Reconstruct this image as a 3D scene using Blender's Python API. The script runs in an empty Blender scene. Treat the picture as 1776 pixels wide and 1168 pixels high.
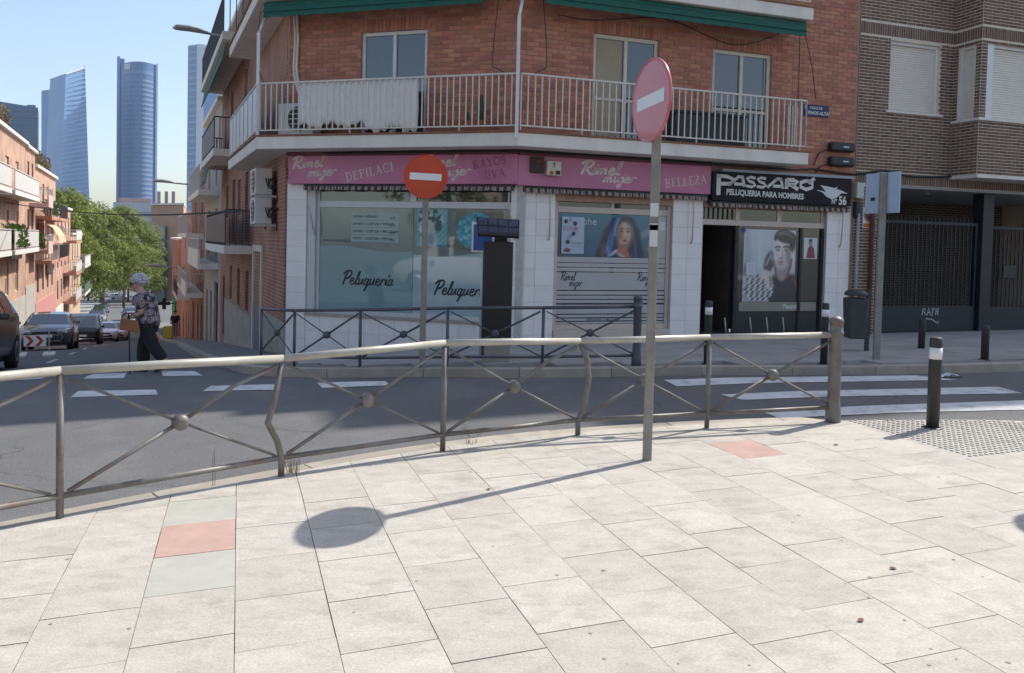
import bpy, bmesh, math, random
from mathutils import Vector, Matrix
R = math.radians
random.seed(11)
sc = bpy.context.scene
COL = sc.collection

# ------------------------------------------------------------------ camera
PITCH, ROLL, CAMH, FOC = R(2.0), .024, 1.6, 1400.0
cd = bpy.data.cameras.new('camera'); cam = bpy.data.objects.new('camera', cd); COL.objects.link(cam)
fw = Vector((0, math.cos(PITCH), -math.sin(PITCH))); up = Vector((0, math.sin(PITCH), math.cos(PITCH))); rt = Vector((1, 0, 0))
r2 = math.cos(ROLL)*rt + math.sin(ROLL)*up; u2 = -math.sin(ROLL)*rt + math.cos(ROLL)*up
M = Matrix(((r2.x, u2.x, -fw.x, 0), (r2.y, u2.y, -fw.y, 0), (r2.z, u2.z, -fw.z, CAMH), (0, 0, 0, 1)))
cam.matrix_world = M
cd.sensor_width = 36; cd.lens = FOC/1776*36; cd.shift_y = -113/1776; cd.clip_start = .05; cd.clip_end = 6000
sc.camera = cam

# ------------------------------------------------------------------ sky, sun, exposure
SUN_EL, SUN_AZ = R(48.8), math.atan2(2.034, 1.452)          # azimuth from +Y towards +X
wd = bpy.data.worlds.new('World'); sc.world = wd; wd.use_nodes = True
nt = wd.node_tree; nt.nodes.clear()
wo = nt.nodes.new('ShaderNodeOutputWorld'); bg = nt.nodes.new('ShaderNodeBackground'); sky = nt.nodes.new('ShaderNodeTexSky')
sky.sky_type = 'NISHITA'; sky.sun_disc = False; sky.sun_elevation = SUN_EL; sky.sun_rotation = SUN_AZ
sky.air_density = 1.0; sky.dust_density = 1.6; sky.ozone_density = .35
bg.inputs[1].default_value = .14
nt.links.new(sky.outputs[0], bg.inputs[0]); nt.links.new(bg.outputs[0], wo.inputs[0])
sd = bpy.data.lights.new('sun', 'SUN'); so = bpy.data.objects.new('sun', sd); COL.objects.link(so)
sd.energy = 3.7; sd.angle = R(.53); sd.color = (1, .95, .87)
sdir = Vector((math.sin(SUN_AZ)*math.cos(SUN_EL), math.cos(SUN_AZ)*math.cos(SUN_EL), math.sin(SUN_EL)))
so.rotation_euler = sdir.to_track_quat('Z', 'Y').to_euler(); so.location = (20, 20, 60)
sc.view_settings.view_transform = 'Standard'; sc.view_settings.look = 'None'
sc.view_settings.exposure = .66; sc.view_settings.gamma = 1
try: sc.view_settings.use_curve_mapping = False
except Exception: pass
sc.render.engine = 'CYCLES'

# ------------------------------------------------------------------ materials
MATS = {}
def nn(t, k, **kw):
    n = t.nodes.new(k)
    for a, b in kw.items(): setattr(n, a, b)
    return n
def mat(name, col, rough=.7, var=.0, vscale=6., spec=.4, metal=0., bump=0., bscale=60., obj=0., isl=0., dirt=None, dscale=2., damt=.0, coat=0., speck=0., sscale=300., emit=None, stretch=(1, 1, 1)):
    """procedural principled: noise variation, per object / per island variation, dirt patches, fine speckle, bump"""
    if name in MATS: return MATS[name]
    m = bpy.data.materials.new(name); m.use_nodes = True; t = m.node_tree; b = t.nodes['Principled BSDF']
    MATS[name] = m; L = t.links.new
    b.inputs['Roughness'].default_value = rough; b.inputs['Metallic'].default_value = metal
    b.inputs['Specular IOR Level'].default_value = spec; b.inputs['Coat Weight'].default_value = coat; b.inputs['Coat Roughness'].default_value = .03; b.inputs['Coat IOR'].default_value = 1.75 if 'film' in name or 'glass' in name else 1.5
    c = nn(t, 'ShaderNodeRGB'); c.outputs[0].default_value = (*col, 1); cur = c.outputs[0]
    tc = nn(t, 'ShaderNodeTexCoord'); mp = nn(t, 'ShaderNodeMapping'); mp.inputs['Scale'].default_value = stretch; L(tc.outputs['Object'], mp.inputs[0])
    vec = mp.outputs[0]
    if obj:
        oi = nn(t, 'ShaderNodeObjectInfo'); vm = nn(t, 'ShaderNodeVectorMath', operation='SCALE'); cx = nn(t, 'ShaderNodeCombineXYZ')
        for k in range(3): L(oi.outputs['Random'], cx.inputs[k])
        vm.inputs['Scale'].default_value = 37.; L(cx.outputs[0], vm.inputs[0]); va = nn(t, 'ShaderNodeVectorMath', operation='ADD'); L(vec, va.inputs[0]); L(vm.outputs[0], va.inputs[1]); vec = va.outputs[0]
    def mulby(sock, lo, hi, cur):
        mr = nn(t, 'ShaderNodeMapRange'); mr.inputs[3].default_value = lo; mr.inputs[4].default_value = hi; L(sock, mr.inputs[0])
        h = nn(t, 'ShaderNodeHueSaturation'); L(mr.outputs[0], h.inputs['Value']); L(cur, h.inputs['Color']); return h.outputs[0]
    if var:
        n = nn(t, 'ShaderNodeTexNoise'); n.inputs['Scale'].default_value = vscale; n.inputs['Detail'].default_value = 6; n.inputs['Roughness'].default_value = .62; L(vec, n.inputs['Vector'])
        mr = nn(t, 'ShaderNodeMapRange'); mr.inputs[1].default_value = .28; mr.inputs[2].default_value = .72; L(n.outputs[0], mr.inputs[0])
        cur = mulby(mr.outputs[0], 1-var, 1+var, cur)
    if obj: cur = mulby(oi.outputs['Random'], 1-obj, 1+obj, cur)
    if isl:
        g = nn(t, 'ShaderNodeNewGeometry'); oi2 = nn(t, 'ShaderNodeObjectInfo'); ad = nn(t, 'ShaderNodeMath', operation='ADD'); fr = nn(t, 'ShaderNodeMath', operation='FRACT')
        L(g.outputs['Random Per Island'], ad.inputs[0]); L(oi2.outputs['Random'], ad.inputs[1]); L(ad.outputs[0], fr.inputs[0]); cur = mulby(fr.outputs[0], 1-isl, 1+isl, cur)
        # a second, smaller swing in hue
        m3 = nn(t, 'ShaderNodeMath', operation='MULTIPLY'); m3.inputs[1].default_value = 7.3; f3 = nn(t, 'ShaderNodeMath', operation='FRACT'); L(fr.outputs[0], m3.inputs[0]); L(m3.outputs[0], f3.inputs[0])
        mr = nn(t, 'ShaderNodeMapRange'); mr.inputs[3].default_value = .5-.018*isl/.3; mr.inputs[4].default_value = .5+.018*isl/.3; L(f3.outputs[0], mr.inputs[0])
        h = nn(t, 'ShaderNodeHueSaturation'); L(mr.outputs[0], h.inputs['Hue']); L(cur, h.inputs['Color']); cur = h.outputs[0]
    if dirt:
        n = nn(t, 'ShaderNodeTexNoise'); n.inputs['Scale'].default_value = dscale; n.inputs['Detail'].default_value = 8; n.inputs['Roughness'].default_value = .7; L(vec, n.inputs['Vector'])
        mr = nn(t, 'ShaderNodeMapRange'); mr.inputs[1].default_value = .5; mr.inputs[2].default_value = .74; mr.inputs[4].default_value = damt; L(n.outputs[0], mr.inputs[0])
        mx = nn(t, 'ShaderNodeMixRGB'); mx.inputs[2].default_value = (*dirt, 1); L(mr.outputs[0], mx.inputs[0]); L(cur, mx.inputs[1]); cur = mx.outputs[0]
    if speck:
        n = nn(t, 'ShaderNodeTexNoise'); n.inputs['Scale'].default_value = sscale; n.inputs['Detail'].default_value = 2; L(vec, n.inputs['Vector'])
        cur = mulby(n.outputs[0], 1-speck, 1+speck, cur)
    L(cur, b.inputs['Base Color'])
    if bump:
        n = nn(t, 'ShaderNodeTexNoise'); n.inputs['Scale'].default_value = bscale; n.inputs['Detail'].default_value = 4; L(vec, n.inputs['Vector'])
        bp = nn(t, 'ShaderNodeBump'); bp.inputs['Strength'].default_value = bump; bp.inputs['Distance'].default_value = .01; L(n.outputs[0], bp.inputs['Height']); L(bp.outputs[0], b.inputs['Normal'])
    if emit: b.inputs['Emission Color'].default_value = (*emit[0], 1); b.inputs['Emission Strength'].default_value = emit[1]
    return m
def brickmat(name, ang, c1, c2, mortar, bw=.25, bh=.08, ms=.012, bias=0., rough=.85):
    """brick courses too small to pick apart, laid along the facade's own direction"""
    if name in MATS: return MATS[name]
    m = bpy.data.materials.new(name); m.use_nodes = True; t = m.node_tree; b = t.nodes['Principled BSDF']; L = t.links.new; MATS[name] = m
    tc = nn(t, 'ShaderNodeTexCoord'); sx = nn(t, 'ShaderNodeSeparateXYZ'); L(tc.outputs['Object'], sx.inputs[0])
    dx, dy = math.sin(ang), math.cos(ang)
    a = nn(t, 'ShaderNodeMath', operation='MULTIPLY'); a.inputs[1].default_value = dx; L(sx.outputs[0], a.inputs[0])
    c = nn(t, 'ShaderNodeMath', operation='MULTIPLY_ADD'); c.inputs[1].default_value = dy; L(sx.outputs[1], c.inputs[0]); L(a.outputs[0], c.inputs[2])
    cx = nn(t, 'ShaderNodeCombineXYZ'); L(c.outputs[0], cx.inputs[0]); L(sx.outputs[2], cx.inputs[1])
    br = nn(t, 'ShaderNodeTexBrick'); L(cx.outputs[0], br.inputs['Vector']); br.inputs['Scale'].default_value = 1; br.inputs['Brick Width'].default_value = bw; br.inputs['Row Height'].default_value = bh
    br.inputs['Mortar Size'].default_value = ms; br.inputs['Bias'].default_value = bias; br.inputs['Color1'].default_value = (*c1, 1); br.inputs['Color2'].default_value = (*c2, 1); br.inputs['Mortar'].default_value = (*mortar, 1)
    n = nn(t, 'ShaderNodeTexNoise'); n.inputs['Scale'].default_value = 1.2; n.inputs['Detail'].default_value = 6; L(tc.outputs['Object'], n.inputs['Vector'])
    mr = nn(t, 'ShaderNodeMapRange'); mr.inputs[1].default_value = .3; mr.inputs[2].default_value = .7; mr.inputs[3].default_value = .72; mr.inputs[4].default_value = 1.15; L(n.outputs[0], mr.inputs[0])
    h = nn(t, 'ShaderNodeHueSaturation'); L(mr.outputs[0], h.inputs['Value']); L(br.outputs[0], h.inputs['Color']); L(h.outputs[0], b.inputs['Base Color'])
    bp = nn(t, 'ShaderNodeBump'); bp.inputs['Strength'].default_value = .5; bp.inputs['Distance'].default_value = .01; bp.invert = True; L(br.outputs['Fac'], bp.inputs['Height']); L(bp.outputs[0], b.inputs['Normal'])
    b.inputs['Roughness'].default_value = rough; b.inputs['Specular IOR Level'].default_value = .25
    return m

# ------------------------------------------------------------------ mesh helpers
class MB:
    def __init__(s): s.v = []; s.f = []; s.sm = []
    def pts(s, p): n = len(s.v); s.v += [tuple(q) for q in p]; return n
    def face(s, p, smooth=False): n = s.pts(p); s.f.append(tuple(range(n, n+len(p)))); s.sm.append(smooth); return s
    def hexa(s, q, skip=()):
        n = s.pts(q)
        for k, f in enumerate(((0, 3, 2, 1), (4, 5, 6, 7), (0, 1, 5, 4), (1, 2, 6, 5), (2, 3, 7, 6), (3, 0, 4, 7))):
            if k not in skip: s.f.append(tuple(n+i for i in f)); s.sm.append(False)
        return s
    def box(s, x0, x1, y0, y1, z0, z1, skip=()):
        return s.hexa([(x0, y0, z0), (x1, y0, z0), (x1, y1, z0), (x0, y1, z0), (x0, y0, z1), (x1, y0, z1), (x1, y1, z1), (x0, y1, z1)], skip)
    def fbox(s, F, a0, a1, o0, o1, z0, z1, skip=()):
        P = F.P; return s.hexa([P(a0, o0, z0), P(a1, o0, z0), P(a1, o1, z0), P(a0, o1, z0), P(a0, o0, z1), P(a1, o0, z1), P(a1, o1, z1), P(a0, o1, z1)], skip)
    def fquad(s, F, a0, a1, z0, z1, o): P = F.P; return s.face([P(a0, o, z0), P(a1, o, z0), P(a1, o, z1), P(a0, o, z1)])
    def prism(s, poly, z0, z1, smooth=False):
        n = len(poly); z0f = z0 if callable(z0) else (lambda x, y: z0); z1f = z1 if callable(z1) else (lambda x, y: z1)
        i = s.pts([(p[0], p[1], z0f(p[0], p[1])) for p in poly]); j = s.pts([(p[0], p[1], z1f(p[0], p[1])) for p in poly])
        s.f.append(tuple(range(j, j+n))); s.sm.append(False); s.f.append(tuple(range(i+n-1, i-1, -1))); s.sm.append(False)
        for k in range(n): s.f.append((i+k, i+(k+1) % n, j+(k+1) % n, j+k)); s.sm.append(smooth)
        return s
    def tube(s, path, r, n=8, caps=True, flat=None):
        path = [Vector(p) for p in path]; rs = r if isinstance(r, (list, tuple)) else [r]*len(path); rings = []
        prevx = None
        for k, p in enumerate(path):
            d = (path[min(k+1, len(path)-1)]-path[max(k-1, 0)]).normalized()
            ref = Vector((0, 0, 1)) if abs(d.z) < .95 else Vector((0, 1, 0))
            x = d.cross(ref).normalized() if prevx is None else (prevx - d*prevx.dot(d)).normalized(); prevx = x; y = d.cross(x)
            fl = flat or 1.
            rings.append(s.pts([p+x*rs[k]*math.cos(2*math.pi*i/n)+y*rs[k]*fl*math.sin(2*math.pi*i/n) for i in range(n)]))
        for a, b in zip(rings, rings[1:]):
            for i in range(n): s.f.append((a+i, a+(i+1) % n, b+(i+1) % n, b+i)); s.sm.append(n > 5)
        if caps:
            s.f.append(tuple(rings[0]+i for i in reversed(range(n)))); s.sm.append(False); s.f.append(tuple(rings[-1]+i for i in range(n))); s.sm.append(False)
        return s
    def lathe(s, prof, c=(0, 0, 0), n=16, axis=None):
        c = Vector(c); ax = Vector(axis or (0, 0, 1)).normalized(); x = ax.orthogonal().normalized(); y = ax.cross(x); rings = []
        for r, h in prof: rings.append(s.pts([c+ax*h+(x*math.cos(2*math.pi*i/n)+y*math.sin(2*math.pi*i/n))*r for i in range(n)]))
        for a, b in zip(rings, rings[1:]):
            for i in range(n): s.f.append((a+i, a+(i+1) % n, b+(i+1) % n, b+i)); s.sm.append(True)
        s.f.append(tuple(rings[0]+i for i in reversed(range(n)))); s.sm.append(False); s.f.append(tuple(rings[-1]+i for i in range(n))); s.sm.append(False)
        return s
    def ico(s, c, rx, ry, rz, n=10, m=7):
        prof = []; c = Vector(c); rings = []
        for j in range(m+1):
            th = math.pi*j/m; rr = max(math.sin(th), .02)
            rings.append(s.pts([c+Vector((rx*rr*math.cos(2*math.pi*i/n), ry*rr*math.sin(2*math.pi*i/n), rz*math.cos(th))) for i in range(n)]))
        for a, b in zip(rings, rings[1:]):
            for i in range(n): s.f.append((a+i, b+i, b+(i+1) % n, a+(i+1) % n)); s.sm.append(True)
        return s
    def build(s, name, m, parent=None, bevel=0., kind=None, loc=None, seg=2):
        me = bpy.data.meshes.new(name); off = root_loc(parent) if parent is not None else Vector(loc or (0, 0, 0))
        me.from_pydata([(v[0]-off[0], v[1]-off[1], v[2]-off[2]) for v in s.v], [], s.f)
        me.polygons.foreach_set('use_smooth', s.sm); me.update()
        if m is not None: me.materials.append(m)
        o = bpy.data.objects.new(name, me); COL.objects.link(o)
        if parent is not None: o.parent = parent
        else: o.location = off
        if bevel: b = o.modifiers.new('edge', 'BEVEL'); b.width = bevel; b.segments = seg; b.limit_method = 'ANGLE'; b.angle_limit = R(40)
        if kind: o['kind'] = kind
        return o
def root_loc(o):
    while o.parent is not None: o = o.parent
    return o.location
def tag(o, label=None, cat=None, group=None, kind=None):
    if label: o['label'] = label
    if cat: o['category'] = cat
    if group: o['group'] = group
    if kind: o['kind'] = kind
    return o
def thing(name, loc, label, cat, group=None):
    e = bpy.data.objects.new(name, None); COL.objects.link(e); e.location = loc; e.empty_display_size = .2
    return tag(e, label, cat, group)
def copy_tree(o, parent=None):
    c = o.copy(); COL.objects.link(c); c.parent = parent
    for ch in [x for x in bpy.data.objects if x.parent == o]: copy_tree(ch, c)
    return c
def inst(name, me, parent, wloc, rz=0., m=None):
    o = bpy.data.objects.new(name, me); COL.objects.link(o); o.parent = parent; o.location = Vector(wloc)-root_loc(parent); o.rotation_euler = (0, 0, rz); return o
class Fr:
    """a facade: a runs along it, o stands out from it, z is up"""
    def __init__(s, org, deg, toward=(0, 0)):
        s.ang = R(deg); s.o = Vector((org[0], org[1], 0)); s.d = Vector((math.sin(s.ang), math.cos(s.ang), 0)); s.n = Vector((s.d.y, -s.d.x, 0))
        if s.n.dot(Vector((toward[0], toward[1], 0))-s.o) < 0: s.n = -s.n
        s.rz = math.atan2(s.d.y, s.d.x)
    def P(s, a, o, z): q = s.o+s.d*a+s.n*o; return Vector((q.x, q.y, z))

# ------------------------------------------------------------------ lie of the land
SA = R(-24.5); SD = Vector((math.sin(SA), math.cos(SA))); SE = Vector((SD.y, -SD.x))
GU = [-60, 5, 10.3, 13.5, 15.5, 34, 52, 68, 80, 240, 600, 3000]; GZ = [0, 0, .12, .33, .58, 2.5, 4.55, 6.35, 7.3, 15.9, 25, 30]
def lerp(x, X, Y):
    if x <= X[0]: return Y[0]
    for i in range(len(X)-1):
        if x <= X[i+1]: return Y[i]+(Y[i+1]-Y[i])*(x-X[i])/(X[i+1]-X[i])
    return Y[-1]
def uvof(x, y): return x*SD.x+y*SD.y, x*SE.x+y*SE.y
def xy(u, v): return (u*SD.x+v*SE.x, u*SD.y+v*SE.y)
def T(x, y):
    u, v = uvof(x, y); return .023*(min(max(v, -3), 7)-3)-lerp(u, GU, GZ)
RD = -.12
def Rz(x, y): return T(x, y)+RD
K = (0.04, 14.68)
FA = Fr(K, -73); FB = Fr(K, 71)
KL = FA.P(4.75, 0, 0); FL = Fr((KL.x, KL.y), -24.5, (-20, 10))

# ================================================================== GROUND
m_asph = mat('asphalt', (.135, .134, .134), .9, var=.12, vscale=1.3, speck=.75, sscale=95, bump=.4, bscale=120, dirt=(.21, .205, .195), dscale=.7, damt=.6, spec=.3)
m_ground = mat('town_ground', (.16, .15, .13), .95, var=.25, vscale=.05)
m_joint = mat('joint_sand', (.085, .075, .06), .95, var=.3, vscale=12)
m_kerb = mat('kerb_stone', (.37, .33, .275), .85, var=.22, vscale=5, obj=.12, bump=.25, bscale=70, dirt=(.16, .13, .10), dscale=2.5, damt=.55)
m_paint = mat('road_paint', (.62, .62, .60), .8, var=.12, vscale=4, dirt=(.19, .19, .19), dscale=5, damt=.85, speck=.25, sscale=140)

t = m_asph.node_tree; b_ = t.nodes['Principled BSDF']; src = b_.inputs['Base Color'].links[0].from_socket
tc_ = nn(t, 'ShaderNodeTexCoord'); n_ = nn(t, 'ShaderNodeTexNoise'); n_.inputs['Scale'].default_value = 1.5; n_.inputs['Detail'].default_value = 5; ma_ = nn(t, 'ShaderNodeVectorMath', operation='MULTIPLY_ADD'); ma_.inputs[1].default_value = (.7, .7, 0); t.links.new(tc_.outputs['Object'], n_.inputs['Vector']); t.links.new(n_.outputs['Color'], ma_.inputs[0]); t.links.new(tc_.outputs['Object'], ma_.inputs[2])
vo_ = nn(t, 'ShaderNodeTexVoronoi', feature='DISTANCE_TO_EDGE'); vo_.inputs['Scale'].default_value = .42; t.links.new(ma_.outputs[0], vo_.inputs['Vector'])
mr_ = nn(t, 'ShaderNodeMapRange'); mr_.inputs[1].default_value = .0; mr_.inputs[2].default_value = .008; mr_.inputs[3].default_value = .6; mr_.inputs[4].default_value = 0; t.links.new(vo_.outputs['Distance'], mr_.inputs[0])
n2_ = nn(t, 'ShaderNodeTexNoise'); n2_.inputs['Scale'].default_value = .5; t.links.new(tc_.outputs['Object'], n2_.inputs['Vector']); m2_ = nn(t, 'ShaderNodeMapRange'); m2_.inputs[1].default_value = .48; m2_.inputs[2].default_value = .6; t.links.new(n2_.outputs[0], m2_.inputs[0]); mu_ = nn(t, 'ShaderNodeMath', operation='MULTIPLY'); t.links.new(mr_.outputs[0], mu_.inputs[0]); t.links.new(m2_.outputs[0], mu_.inputs[1])
mx_ = nn(t, 'ShaderNodeMixRGB'); mx_.inputs[2].default_value = (.045, .044, .043, 1); t.links.new(mu_.outputs[0], mx_.inputs[0]); t.links.new(src, mx_.inputs[1]); t.links.new(mx_.outputs[0], b_.inputs['Base Color'])
def sheet(name, us, vs, zf, m, kind='structure'):
    b = MB(); n = len(vs)
    for u in us:
        for v in vs: x, y = xy(u, v); b.v.append((x, y, zf(x, y)))
    for i in range(len(us)-1):
        for j in range(n-1): b.f.append((i*n+j, i*n+j+1, (i+1)*n+j+1, (i+1)*n+j)); b.sm.append(True)
    return b.build(name, m, kind=kind)
us = [-400, -300, -60, 5, 10.3, 13.5, 15.5, 34, 52, 68, 80, 160, 240, 420, 600, 1500]
sheet('ground', us, [-900, -600, -120, -40, -3, 7, 40, 120, 600, 900], lambda x, y: T(x, y)-.6, m_ground)
us = [-60, -30, -10, 0, 5]+[5+i*.53 for i in range(1, 10)]+[10.3+i*.4 for i in range(8)]+[13.5, 14.5, 15.5, 20, 27, 34, 43, 52, 60, 68, 74, 80, 120, 160, 200, 240, 300]
road = sheet('road', sorted(set(us)), [-60, -30, -10, -6, -3, 0, 3.5, 7, 12, 30, 60], Rz, m_asph)

def clip(poly, p, q):
    """keep what lies left of the line p to q"""
    out = []; d = (q[0]-p[0], q[1]-p[1])
    side = lambda a: d[0]*(a[1]-p[1])-d[1]*(a[0]-p[0])
    for i in range(len(poly)):
        a, b = poly[i], poly[(i+1) % len(poly)]; sa, sb = side(a), side(b)
        if sa >= 0: out.append(a)
        if sa*sb < 0: t = sa/(sa-sb); out.append((a[0]+(b[0]-a[0])*t, a[1]+(b[1]-a[1])*t))
    return out
def area(p): return abs(sum(p[i][0]*p[(i+1) % len(p)][1]-p[(i+1) % len(p)][0]*p[i][1] for i in range(len(p))))/2
def inside(pt, poly):
    r = False; x, y = pt
    for i in range(len(poly)):
        (x1, y1), (x2, y2) = poly[i], poly[i-1]
        if (y1 > y) != (y2 > y) and x < (x2-x1)*(y-y1)/(y2-y1)+x1: r = not r
    return r
def inset(poly, g):
    cx = sum(p[0] for p in poly)/len(poly); cy = sum(p[1] for p in poly)/len(poly); out = []
    for p in poly: d = math.hypot(p[0]-cx, p[1]-cy) or 1; out.append((p[0]-(p[0]-cx)/d*g*1.3, p[1]-(p[1]-cy)/d*g*1.3))
    return out
def smoothline(pts, step=.25):
    P = [Vector((*p, 0)) if len(p) == 2 else Vector(p) for p in pts]; out = []
    for i in range(len(P)-1):
        p0, p1, p2, p3 = P[max(i-1, 0)], P[i], P[i+1], P[min(i+2, len(P)-1)]; n = max(1, int((p2-p1).length/step))
        for k in range(n):
            t = k/n; out.append(.5*((2*p1)+(p2-p0)*t+(2*p0-5*p1+4*p2-p3)*t*t+(3*p1-p0-3*p2+p3)*t**3))
    out.append(P[-1]); return out
def offline(pts, d):
    """shift a line to its right by d"""
    out = []
    for i, p in enumerate(pts):
        t = (pts[min(i+1, len(pts)-1)]-pts[max(i-1, 0)]).normalized(); out.append(Vector((p.x+t.y*d, p.y-t.x*d, 0)))
    return out
def kerbrow(line, width, parent, zt, zb, step=4):
    """kerb stones along a line, each its own piece; the line is the road edge, stones lie to its right"""
    inn = offline(line, width)
    for i in range(0, len(line)-1, step):
        j = min(i+step, len(line)-1); n = j-i; b = MB()
        sh = .003
        poly = []
        for k in range(i, j+1): poly.append(line[k])
        t0 = (line[i+1]-line[i]).normalized()*sh; t1 = (line[j]-line[j-1]).normalized()*sh
        A = [line[k] for k in range(i, j+1)]; B = [inn[k] for k in range(i, j+1)]
        A[0] = A[0]+t0; B[0] = B[0]+t0; A[-1] = A[-1]-t1; B[-1] = B[-1]-t1
        dz = random.uniform(-.004, .004)
        pl = [(p.x, p.y) for p in A]+[(p.x, p.y) for p in reversed(B)]
        b.prism(pl, zb, lambda x, y: zt(x, y)+dz); b.build('kerb_stone', m_kerb, parent, bevel=.006)

# ---------------- near pavement (sunlit, where the camera stands)
near_line = [(-7.5, .2), (-5.2, 2.55), (-2.98, 4.66), (-2.12, 5.42), (-.83, 6.42), (.6, 7.1), (2.23, 7.46), (3.3, 7.52), (5.2, 7.5), (9, 7.3), (16, 6.6)]
NL = smoothline(near_line, .25)
def nearz(x, y): return T(x, y)
KW = .17
NI = offline(NL, KW)
base = [(p.x, p.y) for p in NL]+[(16, -9), (-12, -9)]
pav = MB().prism(offline and [(p.x, p.y) for p in NI]+[(30, -20), (-26, -20)], lambda x, y: T(x, y)-.3, lambda x, y: T(x, y)-.012).build('pavement', m_joint, kind='structure')
kerbrow(NL, KW, pav, lambda x, y: T(x, y)-.004-(.07 if x > 3.3 else max(0, (x-2.8)/.5*.07) if x > 2.8 else 0), lambda x, y: T(x, y)-.4)
m_slab = mat('pale_paving', (.45, .42, .368), .8, var=.11, vscale=5, obj=.07, speck=.3, sscale=75, bump=.25, bscale=90, dirt=(.25, .23, .195), dscale=4.5, damt=.6, spec=.3, stretch=(1, 1.6, 1))
m_red = mat('red_paving', (.455, .305, .255), .8, var=.12, vscale=5, obj=.05, speck=.12, sscale=230, dirt=(.38, .28, .24), dscale=4, damt=.5, spec=.3)
m_green = mat('greenish_paving', (.415, .405, .355), .8, var=.10, vscale=3.5, obj=.03, speck=.14, sscale=230, dirt=(.30, .29, .25), dscale=3, damt=.5, spec=.3)
m_gum = mat('old_gum', (.29, .27, .24), .8, var=.3, vscale=60)
PA = R(-18.7); PD = (math.sin(PA), math.cos(PA)); PE = (PD[1], -PD[0])
def pxy(u, v): return (u*PD[0]+v*PE[0], u*PD[1]+v*PE[1])
NIc = [NI[i] for i in range(0, len(NI), 3)]
def keepnear(poly):
    for i in range(len(NIc)-1):
        poly = clip(poly, (NIc[i+1].x, NIc[i+1].y), (NIc[i].x, NIc[i].y))
        if len(poly) < 3: return poly
    return poly
rows = {}
for c in range(-9, 26):
    off = {0: 0, 1: .5, 2: .17, 3: .66}[(c*3) % 4]*.48+random.uniform(-.04, .04)
    v0 = c*.4
    if c == -1: off = 4.95 % .48
    for r in range(2, 24):
        u0 = r*.48+off-.96; u1 = u0+.48
        cx, cy = pxy(u0+.24, v0+.2)
        if cy < 2.35 or abs(cx) > .66*cy+.4: continue
        if cx > 8: continue
        if v0+.2 > 5.12 and u1 > 4.62:
            if u0 >= 4.60: continue
            u1 = 4.60
        poly = [pxy(u0, v0), pxy(u0, v0+.4), pxy(u1, v0+.4), pxy(u1, v0)]
        q = keepnear(poly)
        if len(q) < 3 or area(q) < .008: continue
        q = inset(q, .0016 if random.random() < .6 else .0028)
        tz = [random.uniform(-.0012, .0012) for _ in range(3)]
        m = m_slab
        if c == -1 and abs(u0-4.47) < .1: m = m_red
        if c == -1 and (abs(u0-4.95) < .1 or abs(u0-3.99) < .1): m = m_green
        if c == 9 and 5.2 <= u0+.24 <= 5.68: m = m_red
        b = MB().prism(q, lambda x, y: T(x, y)-.05, lambda x, y: T(x, y)+tz[0]+tz[1]*(x-cx)*2+tz[2]*(y-cy)*2)
        b.build('paving_stone', m, pav)
bk = keepnear([(-26, -19.9), (30, -19.9), (30, 2.0), (-26, 2.0)])
MB().prism(bk, lambda x, y: T(x, y)-.011, lambda x, y: T(x, y)-.003).build('bounce_paving', m_slab, pav)  # paving behind the camera, added and widened to bounce sunlight onto the shops
# tactile strip of raised studs before the crossing
tb = MB(); q = [pxy(4.61, 5.2), pxy(4.61, 9.2), pxy(7.5, 9.2), pxy(7.5, 5.2)]; q = keepnear(q)
m_tact = mat('tactile_concrete', (.42, .40, .36), .85, var=.12, vscale=5, speck=.2, sscale=200, dirt=(.28, .26, .235), dscale=4, damt=.5)
for i in range(10):
    for j in range(8):
        t = [pxy(4.61+i*.3, 5.2+j*.4), pxy(4.61+i*.3, 5.6+j*.4), pxy(4.91+i*.3, 5.6+j*.4), pxy(4.91+i*.3, 5.2+j*.4)]; t = keepnear(t)
        if len(t) > 2 and area(t) > .01: MB().prism(inset(t, .003), lambda x, y: T(x, y)-.05, lambda x, y: T(x, y)-.006).build('tactile_tile', m_tact, pav)
st = MB()
qi = inset(q, .06)
for i in range(48):
    for j in range(70):
        x, y = pxy(4.66+i*.055, 5.25+j*.055)
        if inside((x, y), qi): z = T(x, y)-.0055; st.lathe([(.018, 0), (.012, .007)], (x, y, z), 6)
st.build('tactile_stud', m_tact, pav, kind='stuff')
# flat spots of old chewing gum trodden into the slabs
gm = MB(); rg = random.Random(5)
for k in range(90):
    y = 2.2+rg.random()**1.4*5; x = rg.uniform(-.62, .62)*y+rg.uniform(0, .4)
    if len(keepnear([(x-.05, y-.05), (x+.05, y-.05), (x+.05, y+.05), (x-.05, y+.05)])) != 4: continue
    r = rg.uniform(.004, .012); n = 9; ph = rg.random()*6
    gm.face([(x+r*rg.uniform(.8, 1.2)*math.cos(ph+i*6.283/n), y+r*rg.uniform(.7, 1.1)*math.sin(ph+i*6.283/n), T(x, y)+.0022) for i in range(n)])
gm.build('gum_spot', m_gum, pav, kind='stuff')

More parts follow.
